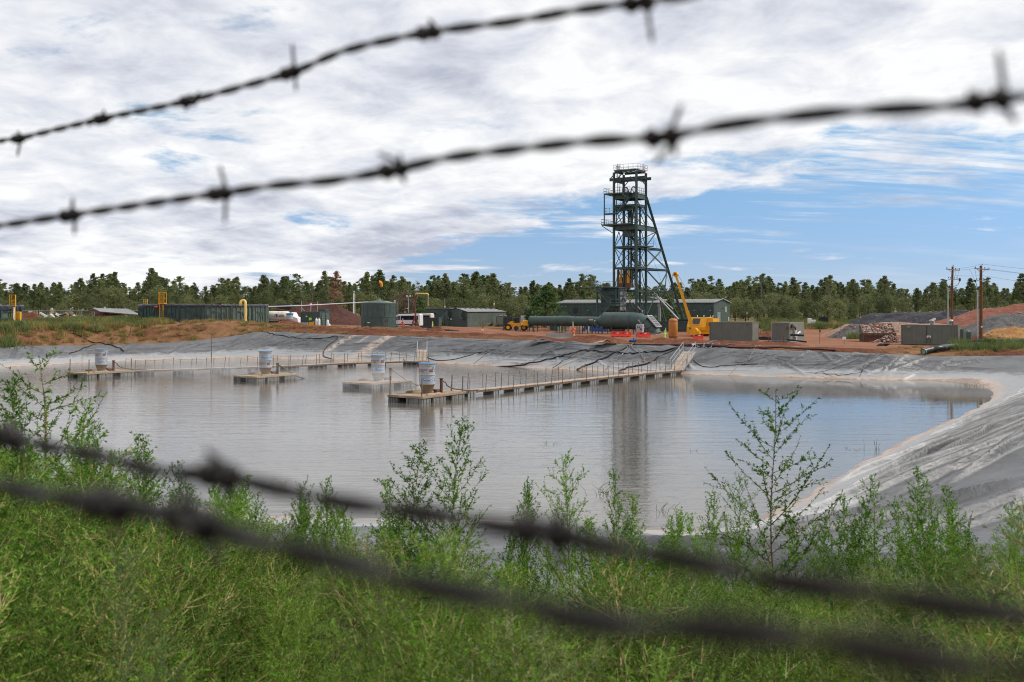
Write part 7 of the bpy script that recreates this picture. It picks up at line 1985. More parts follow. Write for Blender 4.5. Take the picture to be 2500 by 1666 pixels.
def evaporator(label,C,flip,posts,dw=2.9,dl=5.0,hose_far=True,ang0=0.0,crz=TH):
 t=thing('evaporator',label,'evaporator',C,0,'floating evaporators')
 zd=0.47
 def L(a,b,z):return E1*a+E2*b+Vector((0,0,z))
 # floats round the rim, with gaps between them
 fl=[(-dw/2+0.45,-dl/2+0.75,0.9,1.5),(dw/2-0.72,-dl/2+0.55,1.42,1.1),(dw/2-0.40,-dl/2+2.05,0.8,1.5),(-dw/2+0.40,0.15,0.8,1.4),(dw/2-0.45,dl/2-0.80,0.9,1.55),(-dw/2+0.75,dl/2-0.5,1.4,1.0),(dw/2-0.5,dl/2-2.2,0.6,1.0)]
 for i,(a,b,w,d)in enumerate(fl):
  mb=MB();mb.box(L(a,b,0.02),(w,d,0.78),TH,0,0.05);f=mb.build('float',m_float_dry if i in(1,2,4)else m_float,t)
  mb=MB()
  for k in(-0.30,0.30):mb.box(L(a+k*w,b,0.02),(0.05,d+0.03,0.72),TH)
  for k in(-0.30,0.0,0.30):mb.box(L(a,b+k*d,0.02),(w+0.03,0.05,0.72),TH)
  mb.build('float_rib',m_float,f)
 n=9
 for k in range(n):
  b0=-dl/2+dl*k/n;w=dl/n-0.02
  mb=MB();mb.box(L(0,b0+w/2,zd+0.006*(k%3)),(dw+0.06*((k*7)%3-1),w,0.06),TH);mb.build('deck_plank',m_wood_deck,t)
 for a,b,l,ax in((0,-dl/2-0.02,dw,0),(dw/2+0.02,0,dl,1),(-dw/2-0.02,0,dl,1),(0,dl/2+0.02,dw,0)):
  mb=MB();mb.box(L(a,b,zd-0.03),(l if ax==0 else 0.06,0.06 if ax==0 else l,0.15),TH);mb.build('edge_beam',m_wood_deck,t)
 mb=MB();mb.box(L(-dw/2+0.3,0.6,zd+0.12),(0.08,3.0,0.16),TH);mb.build('kerb_board',m_wood_deck,t)
 mb=MB();mb.box(L(dw/2-0.25,-0.9,zd+0.10),(0.22,1.5,0.10),TH);mb.build('loose_board',m_walk,t)
 # cone and drum
 r=0.56;zb=zd+0.05
 mb=MB();mb.lathe([(0.36,zb),(0.38,zb+0.12),(0.54,zb+0.60),(0.57,zb+0.63)],36);mb.build('cone',m_cone,t)
 d0=zb+0.63
 mb=MB();mb.lathe([(r,d0),(r,d0+0.66)],40);dr1=mb.build('drum_section',m_drum,t)
 mb=MB();mb.lathe([(r,d0+0.69),(r,d0+1.28)],40);dr2=mb.build('drum_section',m_drum,t)
 mb=MB();mb.lathe([(r+0.004,d0+0.655),(r+0.035,d0+0.665),(r+0.035,d0+0.69),(r+0.004,d0+0.70)],40);mb.build('joint_band',m_drum,t)
 mb=MB();mb.lathe([(r,d0+1.28),(r+0.02,d0+1.30),(r+0.015,d0+1.33),(r+0.05,d0+1.46),(r+0.07,d0+1.47)],40);mb.build('collar',m_drum,t)
 mb=MB();mb.lathe([(r+0.07,d0+1.47),(r+0.075,d0+1.51),(r+0.02,d0+1.52),(r-0.05,d0+1.48),(r-0.08,d0+1.2)],40);mb.build('blue_rim',m_blue_rim,t)
 lo,hi=d0+0.36,d0+0.98
 za,zr_=(hi,lo)if flip else(lo,hi)
 da,db=(dr2,dr1)if flip else(dr1,dr2)
 view=math.atan2(C.x,C.y)
 for k in range(-1,3):
  a=-view*1.0+ang0+k*1.57*1.0
  wrap_quad(0.52,0.23,r,a-0.12,za,m_blue_label,da,'blue_band')
  wrap_text('APEX',0.19,r,a-0.12,za+0.015,m_white,da,'lettering')
  wrap_quad(0.34,0.006,r,a-0.12,za-0.085,m_white,da,'underline',0.012)
  wrap_quad(0.135,0.15,r,a+0.44,za,m_white,da,'emblem');wrap_quad(0.135,0.15,r,a+0.70,za,m_blue_label,da,'emblem')
  wrap_quad(0.07,0.08,r,a+0.44,za,m_blue_label,da,'emblem_mark',0.012);wrap_quad(0.08,0.09,r,a+0.70,za,m_white,da,'emblem_mark',0.012)
 for k in range(-1,2):
  a=-view+ang0*0.6+k*2.05
  V=wrap_text('RESOURCE',0.125,r,a-0.55,zr_+0.06,m_maroon,db,'lettering');wrap_text('WEST',0.105,r,a-0.72,zr_-0.08,m_maroon,db,'lettering')
  logo(a+0.30,zr_+0.06,0.085,r,db)
 wrap_quad(0.18,0.12,r,-view+ang0+0.75,zr_+0.19,m_blue_label,db,'small_badge')
 # riser, manifold and discharge hose
 rp=L(0.55,0.95,0)
 mb=MB();mb.tube([rp+Vector((0,0,zd)),rp+Vector((0,0,zd+1.0))],0.11,12);mb.tube([rp+Vector((0,0,zd+1.0)),rp+Vector((0,0,zd+1.06))],0.15,12);mb.build('riser',m_rust if flip is False else m_float,t)
 mb=MB();mb.tube([rp+Vector((0,0,zd+0.2)),L(0.2,0.6,zd+0.22),L(0.0,0.4,zd+0.3)],0.07,8);mb.box(L(0.4,0.6,zd+0.15),(0.3,0.4,0.22),TH,0,0.03);mb.build('manifold',m_rust,t)
 if hose_far:
  hp=_cr([tuple(rp+Vector((0,0,zd+0.95))),tuple(rp+Vector((0.35,0.2,zd+0.72))),tuple(rp+Vector((0.95,0.5,zd+0.25))),tuple(rp+Vector((1.5,0.9,0.30))),tuple(rp+Vector((2.5,1.1,-0.1)))],6,False)
 else:
  hp=_cr([tuple(rp+Vector((0,0,zd+0.9))),tuple(rp+Vector((0.3,0.1,zd+0.75))),tuple(rp+Vector((0.45,0.15,zd+0.5))),tuple(rp+Vector((1.0,0.5,zd+0.25))),tuple(rp+Vector((1.9,1.1,zd+0.1))),tuple(rp+Vector((2.6,1.7,zd+0.08)))],6,False)
 mb=MB();mb.tube(hp,0.05,8);mb.build('hose',m_post,t)
 for k in range(3):
  mb=MB();mb.tube([L(dw/2-0.4+0.1*k,-dl/2+0.6+0.4*k,zd+0.02),L(dw/2+0.05,-dl/2+1.4+0.3*k,zd),L(dw/2+0.3,-dl/2+1.6+0.3*k,-0.05)],0.014,4);mb.build('mooring_line',m_rope,t)
 for a,b,h in posts:
  mb=MB();mb.bar(L(a,b,0.1),L(a+0.05,b,zd+h),0.06);mb.build('corner_post',m_post,t)
 return t
U4=Vector((-6.05,71.0,0));U3=Vector((-11.2,83.3,0));U2=Vector((-22.6,91.3,0));U1=Vector((-39.6,96.0,0))
evaporator('nearest floating evaporator, its blue label low on the drum, joined to the right walkway',U4,False,[(-1.4,-2.45,1.35),(1.4,-2.45,1.3),(1.4,2.35,1.15),(0.4,2.4,1.25)],3.0,5.1,False,0.1)
evaporator('floating evaporator standing alone in mist just behind the nearest one',U3,False,[],3.2,5.3,True,0.32)
evaporator('floating evaporator in mid pond with its blue label on the upper drum section',U2,True,[],3.0,5.0,True,0.05)
evaporator('farthest floating evaporator on the left, joined to the left walkway',U1,False,[(-1.4,-2.4,1.3),(1.4,-2.3,1.3),(1.4,2.3,1.2)],3.0,5.2,False,0.0)
# ------------------------------------------------------------------ floating walkways
def walkway(label,pts,w,seed,float_gap,fl_len,tall):
 o=Vector(pts[0]);t=thing('floating_walkway',label,'walkway',o)
 P=_cr([tuple(p)for p in pts],12,False);P=[Vector(p)for p in P]
 cum=[0]
 for a,b in zip(P,P[1:]):cum.append(cum[-1]+(b-a).length)
 tot=cum[-1]
 def at(s):
  s=max(0,min(tot,s));i=max(0,min(len(P)-2,int(np.searchsorted(cum,s)-1)))
  f=(s-cum[i])/max(1e-6,cum[i+1]-cum[i]);d=(P[i+1]-P[i]).normalized()
  return P[i].lerp(P[i+1],f),d,Vector((d.y,-d.x,0))
 rn=random.Random(seed);zd=0.42
 nsec=int(tot/2.9);sl=tot/nsec
 dz=[rn.uniform(-0.03,0.04)for _ in range(nsec+1)]
 for k in range(nsec):
  p0,d,n=at(k*sl+0.03);p1,d1,n1_=at((k+1)*sl-0.03)
  z0,z1=zd+dz[k],zd+dz[k+1]
  mb=MB(o);up=Vector((0,0,1))
  vs=[]
  for p,nn,z in((p0,n,z0),(p1,n1_,z1)):
   for sgn,zz_ in((-1,0),(1,0),(1,-0.08),(-1,-0.08)):vs.append(p+nn*(w/2*sgn)+up*(z+zz_))
  mb.add(vs,[(0,4,5,1),(1,5,6,2),(2,6,7,3),(3,7,4,0),(0,1,2,3),(7,6,5,4)]);mb.build('deck_section',m_walk,t)
  for sgn in(-1,1):
   mb=MB(o);mb.bar(p0+n*(w/2+0.03)*sgn+up*(z0-0.10),p1+n1_*(w/2+0.03)*sgn+up*(z1-0.10),0.05,0.16);mb.build('side_beam',m_post,t)
 s=0.8
 while s<tot-fl_len:
  p,d,n=at(s+fl_len/2);rz_=math.atan2(d.y,d.x)
  mb=MB(o);mb.box(p+Vector((0,0,0.02)),(fl_len,w*0.98,0.62),rz_,0,0.05);f=mb.build('float',m_float_dry if tall else m_float,t)
  mb=MB(o)
  for k in(-0.38,-0.05,0.3):
   q_=p+d*(fl_len*k);mb.box(q_+Vector((0,0,0.05)),(0.16,w+0.06,0.66),rz_)
  mb.build('float_strap',m_galv if tall else m_float_dry,f)
  s+=float_gap*rn.uniform(0.9,1.1)
 s=0.5;tops={-1:[],1:[]}
 while s<tot-0.3:
  p,d,n=at(s)
  for sgn in(-1,1):
   ln=rn.uniform(-0.16,0.05);h=rn.uniform(1.05,1.28)
   a=p+n*(w/2+0.07)*sgn+d*(0.4*sgn)+Vector((0,0,zd-0.15));b=a-d*ln+n*(rn.uniform(-0.08,0.08))+Vector((0,0,h+0.1))
   mb=MB(o);mb.bar(a,b,0.038);mb.build('rail_post',m_post,t);tops[sgn].append((a,b))
  s+=1.75*rn.uniform(0.92,1.08)
 for sgn in(-1,1):
  for f in(0.5,0.93):
   mb=MB(o);pl=[]
   q_=[a.lerp(b,f)for a,b in tops[sgn]]
   for a,b in zip(q_,q_[1:]):pl+=[a,a.lerp(b,0.5)-Vector((0,0,0.05))]
   pl.append(q_[-1]);mb.tube(pl,0.011,4);mb.build('guard_rope',m_rope,t)
 return t
walkway('left floating walkway on black floats, running from the farthest evaporator to the upper gangway',[(-38.2,98.2,0),(-32.5,101.5,0),(-26.6,105.2,0),(-22.2,109.8,0),(-16.3,114.2,0),(-12.2,116.2,0),(-9.6,116.6,0)],0.95,5,3.9,1.9,False)
walkway('right floating walkway on strapped floats, running from the nearest evaporator to the shore gangway',[(-4.2,73.3,0),(-2.2,75.6,0),(1.7,81.0,0),(7.0,87.8,0),(12.2,94.6,0),(15.2,98.2,0),(16.9,99.8,0)],1.0,6,2.75,0.95,True)
def gangway(label,a,b,w):
 a,b=Vector(a),Vector(b);d=(b-a).normalized();n=Vector((d.y,-d.x,0)).normalized()
 t=thing('gangway',label,'gangway',a,0,'gangways')
 def q_(f,s,z):return a.lerp(b,f)+n*(w/2*s)+Vector((0,0,z))
 k_=7
 for k in range(k_):
  f0,f1=k/k_+0.004,(k+1)/k_-0.004
  mb=MB(a);mb.add([q_(f0,-1,0),q_(f0,1,0),q_(f1,1,0),q_(f1,-1,0),q_(f0,-1,-0.05),q_(f0,1,-0.05),q_(f1,1,-0.05),q_(f1,-1,-0.05)],[(0,1,2,3),(7,6,5,4),(0,4,5,1),(2,6,7,3)]);mb.build('tread_panel',m_galv if False else m_walk,t)
 for s in(-1,1):
  mb=MB(a);mb.bar(q_(-0.03,s*1.06,-0.06),q_(1.02,s*1.06,-0.06),0.07,0.2);mb.build('side_beam',m_galv,t)
  for z in(0.5,1.0):
   mb=MB(a);mb.bar(q_(0.02,s*1.05,z),q_(0.98,s*1.05,z),0.055);mb.build('handrail',m_galv,t)
  for f in(0.02,0.35,0.68,0.98):
   mb=MB(a);mb.bar(q_(f,s*1.05,-0.1),q_(f,s*1.05,1.03),0.055);mb.build('rail_post',m_galv,t)
 return t
g1a=Vector((-9.9,116.7,0.42));g1b=P3(1031,854,121.0)
gangway('pale gangway sloping up the liner behind the misty evaporator',(-10.6,117.0,0.42),(g1b.x,g1b.y,max(g1b.z,surf(g1b.x,g1b.y)+0.1)),1.1)
g2b=P3(1684,877,104.0)
gangway('pale gangway sloping up the liner at the shore end of the right walkway',(16.4,99.4,0.45),(g2b.x,g2b.y,max(g2b.z,surf(g2b.x,g2b.y)+0.15)),1.25)
p=Vector((-33.4,104.5,0));p=P3(516,908,100.5);p.z=-0.3
mb=MB(p);mb.bar(p,p+Vector((0,0,4.4)),0.06);o=mb.build('gauge_pole',m_post);o.location=p;tag(o,'tall thin gauge pole rising from the water at the left walkway','pole')
# ------------------------------------------------------------------ hoses and ropes on the far bank
def bank_hose(label,pix,r,m,lift=None,nm='hose',cat='hose',parts=()):
 pts=[drop(a,b,(r if lift is None else lift))for a,b in pix]
 P=_cr([tuple(p)for p in pts],7,False)
 out=[]
 for q_ in P:
  z=surf(q_[0],q_[1]);out.append(Vector((q_[0],q_[1],max(z+r*0.8,0.0-r))))
 return hose([tuple(v)for v in out],r,nm,label,m,cat,8,None,1,parts)
CP=((0.55,m_rust_red,2.0),)
bank_hose('thick black hose from the hose joint down to the water, left of the right walkway',[(1534,845),(1500,862),(1460,880),(1425,896),(1408,904)],0.085,m_black,parts=((0.78,m_post,2.5),))
bank_hose('thick black hose running down the liner to the water just behind the right walkway',[(1655,850),(1620,867),(1585,886),(1545,897),(1512,907)],0.085,m_black,parts=((0.48,m_rust_red,2.5),))
bank_hose('long black hose draped along the liner from the berm to the waterline',[(1655,850),(1610,860),(1560,862),(1510,861),(1450,857),(1420,857),(1405,862),(1370,872),(1320,884),(1270,894),(1225,895),(1200,894)],0.075,m_black,parts=((0.45,m_dark,2.5),))
bank_hose('grey hose looping down from the blue valve to the black hose',[(1546,838),(1542,845),(1550,856),(1566,866),(1572,876),(1571,886)],0.06,m_grey_hose,parts=((0.97,m_rust_red,2),))
bank_hose('grey hose from the hose joint hanging halfway down the liner',[(1533,842),(1532,848),(1522,862),(1508,872),(1495,886),(1477,905)],0.05,m_grey_hose,parts=((0.45,m_galv,2.5),))
bank_hose('black hose branching from the joint to the water at a shallow slant',[(1408,860),(1390,875),(1366,889),(1348,900)],0.035,m_black)
bank_hose('long black hose along the berm top from the blue valve to the olive container',[(1545,842),(1600,843),(1660,844),(1720,843),(1780,842),(1840,843)],0.075,m_black,parts=((0.52,m_white,3),))
bank_hose('black hose along the berm from the hose fork to the dirt below the containers',[(1655,850),(1690,846),(1740,847),(1800,850),(1870,851),(1950,853),(2040,857)],0.075,m_black)
bank_hose('grey hose rising from the berm hoses to the container bottom, upper',[(1700,845),(1720,840),(1735,835),(1752,834)],0.07,m_grey_hose)
bank_hose('grey hose rising from the berm hoses to the container bottom, lower',[(1716,847),(1740,841),(1765,836),(1790,836)],0.07,m_grey_hose)
v=drop(1547,838,0.2);t=thing('valve','blue valve and hose joint on the berm above the liner','valve',v)
mb=MB();mb.tube([(-0.3,0,0.05),(0.3,0,0.1)],0.16,12);mb.build('body',m_blue,t)
mb=MB();mb.tube([(0.0,0,0.0),(0.0,0,0.35)],0.06,8);mb.tube([(-0.5,0,0.0),(-0.3,0,0.05)],0.12,10);mb.build('stem',m_dark,t)
bank_hose('black hose bending over the left bank above the spare hose ends',[(177,814),(200,824),(215,833),(230,838),(250,839),(275,845),(302,859)],0.085,m_black)
bank_hose('short black hose with a red coupling branching off on the left liner',[(232,841),(210,849),(188,858),(169,864)],0.06,m_black,parts=((0.7,m_rust_red,2.5),))
bank_hose('thin black hose curving down the left dirt bank',[(324,797),(318,810),(308,824),(290,834)],0.05,m_black)
bank_hose('black hose along the liner edge and down to the left shoreline',[(640,811),(665,815),(690,820),(730,827),(780,827),(812,822),(825,824),(818,832),(800,845),(790,860),(792,872),(812,878)],0.055,m_black)
bank_hose('thin black hose hanging in a loop below the upper gangway',[(1033,858),(1040,868),(1055,878),(1075,881),(1110,878),(1150,868),(1190,858)],0.045,m_black)
bank_hose('thin black cable running from the upper gangway along the shoreline',[(985,877),(1010,887),(1030,892),(1070,894),(1100,894)],0.035,m_black)
bank_hose('thin black cable from the shore gangway running right along the liner',[(1693,880),(1705,890),(1720,896),(1745,897),(1780,893),(1850,889)],0.035,m_black)
for k,(pix,lb)in enumerate((([(665,818),(640,830),(590,853)],'pale rope lying slantwise on the left far liner'),([(1858,843),(1838,860),(1800,895),(1772,918)],'thin rope on the liner below the olive container'),([(2142,864),(2080,885),(2030,902),(1990,913)],'thin black cable slanting down to the water below the rock box'),([(2125,864),(2112,890),(2098,920)],'thin cable running straight down the liner below the rock box'),([(2150,864),(2120,895),(2090,912),(2040,914),(2010,911)],'thin black cable curving to the shoreline below the vent container'),([(1870,858),(1830,880),(1795,886)],'thin black cable across the liner below the cable container'),([(1378,848),(1340,860),(1300,885),(1270,890)],'thin dark rope on the liner below the concrete barrier'),([(1225,840),(1190,862),(1155,890)],'thin rope down the liner left of the concrete barrier'),([(1500,850),(1440,868),(1360,900)],'thin pale cord slanting down behind the right walkway'))):
 bank_hose(lb,pix,0.022 if k else 0.03,m_rope if k in(0,1,8)else m_black,nm='rope',cat='rope')
 # loose liner flaps at the barrier
for(px,py,s_,lb)in((1325,836,1.5,'dark crumpled liner flap left of the concrete barrier'),(1478,840,1.3,'grey folded liner flap on the berm right of the barrier')):
 p=drop(px,py,0.0);rn=random.Random(int(px));mb=MB(p);n=9;vs=[]
 for i in range(n):
  for j in range(5):
   a=(i/(n-1)-0.5)*2*s_;b=(j/4-0.5)*1.4
   vs.append(p+Vector((a,b,0.08+0.42*math.exp(-(a/s_/0.6)**2)*(0.4+0.6*rn.random()))))
 mb.add(vs,[(i*5+j,i*5+5+j,i*5+6+j,i*5+1+j)for i in range(n-1)for j in range(4)]);o=mb.build('liner_flap',m_tarp if px<1400 else m_liner);o.location=p;tag(o,lb,'liner flap')
 # sticks and reeds standing in the water
def sticks(label,px,py,n,h,spread,m,seed,curved=False):
 Y=EYE*FPX/(py-755);x=uu(px)*Y;rn=random.Random(seed);p=Vector((x,Y,0))
 t=thing('water_plant',label,'plant',p)
 for k in range(n):
  a=Vector((rn.uniform(-spread,spread),rn.uniform(-spread,spread),-0.1));hh=h*rn.uniform(0.3,0.7);ln=rn.uniform(-0.6,0.6)*(1.6 if curved else 0.5)
  mb=MB();mb.tube([a,a+Vector((ln*hh*0.3,0,hh*0.6)),a+Vector((ln*hh,rn.uniform(-.2,.2)*hh,hh))],[0.008,0.006,0.003],4);mb.build('stem',m,t)
m_dead=mat('dead_stems',(0.10,0.075,0.06),0.8);m_reed=mat('green_reeds',(0.06,0.10,0.03),0.7)
sticks('thin dead twig standing in the water on the left',352,1092,3,0.75,0.06,m_dead,1)
sticks('reddish dead stalks in shallow water near the left shore',670,1190,9,0.7,0.35,m_dead,2,True)
sticks('thin dead stems in the water left of the tower reflection',1345,1085,7,0.4,0.3,m_dead,3,True)
sticks('sparse dead stems in the shallows right of the tower reflection',1625,1250,8,0.6,0.35,m_dead,4,True)
sticks('bent dead stalks in the shallows by the near bank',1452,1205,9,0.75,0.4,m_dead,5,True)
sticks('upright reed stems in the blue water near the right bank',2128,1100,7,1.0,0.5,m_dead,6)
sticks('low floating twigs in the blue water left of the reed stems',2096,1096,9,0.35,0.8,m_dead,7,True)
sticks('green reed tuft in the far right corner of the pond',2362,944,40,0.75,1.1,m_reed,8,True)
sticks('small arched dead stem in the water',1698,1102,5,0.4,0.25,m_dead,9,True)
# ------------------------------------------------------------------ trees
def foliage_mat(name,a,b,tr=0.42,rough=0.7,isl=True):
 t=NT(name)
 oi=t.n('ShaderNodeObjectInfo').outputs['Random']
 v=t.coord('Object')
 n1_=t.noise(v,0.9,4,0.6)
 f=t.math('ADD',t.math('MULTIPLY',n1_,0.5),t.math('MULTIPLY',oi,0.5))
 if isl:f=t.math('ADD',t.math('MULTIPLY',f,0.7),t.math('MULTIPLY',t.n('ShaderNodeNewGeometry').outputs['Random Per Island'],0.3))
 c=t.mix(t.rng(f,0.28,0.72),a,b)
 d=t.bsdf(c,rough,0,0.25)
 tl=t.n('ShaderNodeBsdfTranslucent');t.l(c,tl.inputs[0])
 ms=t.n('ShaderNodeMixShader');ms.inputs[0].default_value=tr
 t.l(d.outputs[0],ms.inputs[1]);t.l(tl.outputs[0],ms.inputs[2])
 return t.done(ms)
f_pine=foliage_mat('pine_needles',(0.072,0.110,0.042),(0.225,0.255,0.098))
f_jun=foliage_mat('juniper_needles',(0.086,0.112,0.048),(0.235,0.250,0.108))
f_bright=foliage_mat('bright_green_needles',(0.045,0.100,0.030),(0.125,0.200,0.058))
f_dead=foliage_mat('dead_brown_needles',(0.20,0.115,0.070),(0.36,0.225,0.145))
f_dead2=foliage_mat('grey_brown_needles',(0.12,0.088,0.062),(0.20,0.15,0.11))
m_bark=mat('bark',(0.085,0.055,0.038),0.9,0,0.35,3.0,bump=0.5,bdist=0.03)
m_snag=mat('bare_dead_wood',(0.14,0.12,0.105),0.9,0,0.3,3.0)
def cards(C,Rv,per,size,rs,flat=0.7):
 """small leaf cards scattered through clumps: C (k,3) centres, Rv (k,) radii"""
 k=len(C)
 P=np.repeat(C,per,0)+rs.normal(0,0.5,(k*per,3))*np.repeat(Rv,per)[:,None]*np.array([1,1,flat])
 n=len(P)
 a=rs.normal(0,1,(n,3));a[:,2]=a[:,2]*0.6+0.25;a/=np.linalg.norm(a,axis=1)[:,None]
 b=np.cross(a,rs.normal(0,1,(n,3)));b/=np.linalg.norm(b,axis=1)[:,None]+1e-9
 s=size*rs.uniform(0.55,1.25,n)[:,None]
 V=np.stack([P-a*s*0.5,P+b*s*0.32,P+a*s*0.6,P-b*s*0.32],1).reshape(-1,3)
 F=np.arange(n*4).reshape(-1,4)
 return V,F
def crown(kind,seed):
 rs=np.random.RandomState(seed);H=10.0
 if kind=='pine':
  n=84+rs.randint(20);z=H*(0.22+0.77*rs.rand(n)**0.85);f=(z/H-0.22)/0.78
  rad=2.2*np.clip((1-f)**0.80*(0.35+1.2*f)**0.4*1.4,0.10,1)*rs.uniform(0.75,1.15)
  th=rs.uniform(0,6.283,n);rr=rad*np.sqrt(rs.uniform(0.15,1,n))*rs.uniform(0.75,1.2,n)
  C=np.column_stack([rr*np.cos(th),rr*np.sin(th),z]);Rv=rs.uniform(0.55,1.05,n)*(1.15-0.45*f)
  C=np.vstack([C,[[0,0,H*0.985],[0,0,H*0.94]]]);Rv=np.append(Rv,[0.4,0.6])
  return cards(C,Rv*0.66,30,0.34,rs,0.5)
 if kind=='thin':
  n=26+rs.randint(8);z=H*(0.42+0.56*rs.rand(n));f=(z/H-0.42)/0.58
  rad=1.7*np.clip(np.sin(np.pi*(0.22+0.72*f)),0.15,1)
  th=rs.uniform(0,6.283,n);rr=rad*rs.uniform(0.3,1.15,n)
  C=np.column_stack([rr*np.cos(th),rr*np.sin(th),z]);Rv=rs.uniform(0.4,0.8,n)
  C=np.vstack([C,[[0,0,H*0.98]]]);Rv=np.append(Rv,[0.45])
  return cards(C,Rv*0.9,42,0.32,rs,0.4)
 if kind=='cone':
  n=74;z=H*(0.04+0.95*rs.rand(n)**1.1);f=z/H
  rad=3.6*(1-f)**0.75*rs.uniform(0.85,1.1,n)
  th=rs.uniform(0,6.283,n);rr=rad*np.sqrt(rs.uniform(0.3,1,n))
  C=np.column_stack([rr*np.cos(th),rr*np.sin(th),z]);Rv=rs.uniform(0.7,1.2,n)*(1.1-0.5*f)
  C=np.vstack([C,[[0,0,H*0.98],[0,0,H*0.92]]]);Rv=np.append(Rv,[0.35,0.6])
  return cards(C,Rv*0.9,70,0.34,rs,0.6)
 n=44;u=rs.normal(0,1,(n,3));u/=np.linalg.norm(u,axis=1)[:,None]
 u*=rs.uniform(0.45,1,n)[:,None]**0.5
 C=u*np.array([3.3,3.3,4.3])+np.array([0,0,5.2]);C[:,:2]*=(1.15-0.035*C[:,2:3])
 return cards(C,rs.uniform(0.85,1.45,n),52,0.46,rs,0.8)
def trunk(kind,seed):
 rn=random.Random(seed);mb=MB();H=10.0
 top=9.6 if kind in('pine','thin','cone')else 6.0
 b=rn.uniform(-.2,.2)
 mb.tube([(0,0,-0.6),(b*0.5,0,3),(b,b*0.5,6 if top>7 else 4.5),(0,0,top)],[0.24,0.19,0.12,0.03],6)
 for k in range(12 if kind!='thin' else 16):
  z=rn.uniform(2.0,top*0.95);a=rn.uniform(0,6.28);l=(1.8 if kind!='juniper' else 2.6)*(1.1-z/11)
  mb.tube([(0,0,z),(l*0.6*math.cos(a),l*0.6*math.sin(a),z+0.25),(l*math.cos(a),l*math.sin(a),z+(0.5 if kind!='juniper' else 1.2))],[0.06,0.04,0.015],4,caps=False)
 return mb
TREEGRP={'pine':'pines of the wood behind the yard','thin':'tall open pines of the wood','juniper':'round junipers before the pines'}
LAB={'pine':['dense dark green pine standing in the wood behind the yard','full crowned olive green pine standing in the wood behind the yard'],'thin':['tall pine with a bare lower trunk and open crown rising above the wood'],'juniper':['low rounded juniper bush tree at the front edge of the wood']}
protos={}
def tree_root(name,label,cat,kind,seed,fm,group,bark=None):
 t=thing(name,label,cat,(0,0,0),0,group)
 V,F=crown(kind,seed)
 np_mesh('crown',V,F,fm,t)
 trunk(kind,seed).build('trunk',bark or m_bark,t)
 return t
for kind,ns,fm,nm in(('pine',9,f_pine,'pine_tree'),('thin',4,f_pine,'pine_tree'),('juniper',4,f_jun,'juniper_tree')):
 protos[kind]=[tree_root(nm,LAB[kind][i%len(LAB[kind])],'tree',kind,100+i*7+len(kind),fm if not(kind=='pine' and i%2)else f_jun,TREEGRP[kind])for i in range(ns)]
used=set()
ZONES=[(-999,40,'behind the cut off green tank'),(40,110,'above the fence dirt heap'),(110,205,'above the scrap heaps'),(205,345,'above the carport roof'),(345,430,'above the ring tank ladder'),(430,545,'above the ring tank middle'),(545,660,'above the yellow gooseneck pipe'),(660,740,'above the white tanker truck'),(740,850,'above the gravel heap'),(850,965,'above the round tank'),(965,1045,'above the parked vans'),(1045,1140,'above the trailer office front'),(1140,1240,'above the trailer office side'),(1240,1370,'above the narrow duct end'),(1370,1480,'just left of the headframe'),(1480,1590,'behind the headframe legs'),(1590,1690,'between inclined leg and yellow boom'),(1690,1785,'above the shop right end'),(1785,1880,'above the plain olive container'),(1880,1980,'above the cable container'),(1980,2100,'above the cable reel field'),(2100,2200,'above the rock box'),(2200,2320,'above the black ore heap'),(2320,2400,'behind the two timber poles'),(2400,9999,'above the red spoil heap')]
RANK={'sky':'on the skyline','mid':'below the skyline','low':'lower row','front':'front edge'}
NAMED={}
KIND={'pine':('dark pine','pines'),'thin':('tall pine','open pines'),'juniper':('round juniper','junipers')}
def place_tree(kind,px,Y,topy,wide=1.0,seed=0,label='front'):
 rn=random.Random(seed*31+int(px))
 i=rn.randrange(len(protos[kind]));pr=protos[kind][i]
 if(kind,i)in used:t=copy_tree(pr)
 else:used.add((kind,i));t=pr
 p=G(px,Y);h=EYE+(755-topy)/FPX*Y-p.z
 s=h/10.0
 zn=[c for a,b,c in ZONES if a<=px<b][0]
 kd='olive pine' if kind=='pine' and i%2 else KIND[kind][0];t['group']=KIND[kind][1]+' '+zn;NAMED.setdefault((kd,zn,RANK[label]),[]).append((px,t))
 t.location=p;t.rotation_euler=(0,0,rn.uniform(0,6.28));t.scale=(s*wide,s*wide,s)
 return t
SKY=[(-100,684),(0,682),(60,693),(100,690),(200,680),(230,668),(280,664),(300,690),(340,690),(368,655),(400,678),(440,674),(470,690),(500,700),(540,678),(575,676),(600,700),(640,672),(690,676),(720,668),(760,690),(790,662),(820,668),(850,690),(900,665),(930,660),(980,676),(1020,690),(1060,672),(1090,668),(1130,668),(1165,664),(1205,668),(1240,690),(1280,700),(1300,686),(1340,690),(1390,680),(1420,668),(1445,670),(1480,690),(1560,695),(1610,690),(1650,690),(1690,680),(1735,673),(1790,690),(1830,674),(1870,668),(1900,690),(1935,678),(1970,690),(2025,672),(2080,682),(2110,682),(2160,674),(2200,704),(2240,704),(2275,690),(2305,681),(2350,704),(2370,680),(2415,677),(2450,704),(2480,690),(2500,684),(2600,690)]
sx_=np.array([a for a,b in SKY]);sy_=np.array([b for a,b in SKY])
def skyline(px):return float(np.interp(px,sx_,sy_))
rn=random.Random(77);nt=0
for a,b in SKY:
 if-60<a<2560:
  Y=rn.uniform(285,320);place_tree('thin' if rn.random()<0.38 else 'pine',a+rn.uniform(-4,4),Y,b,rn.uniform(0.8,1.05),nt,'sky');nt+=1
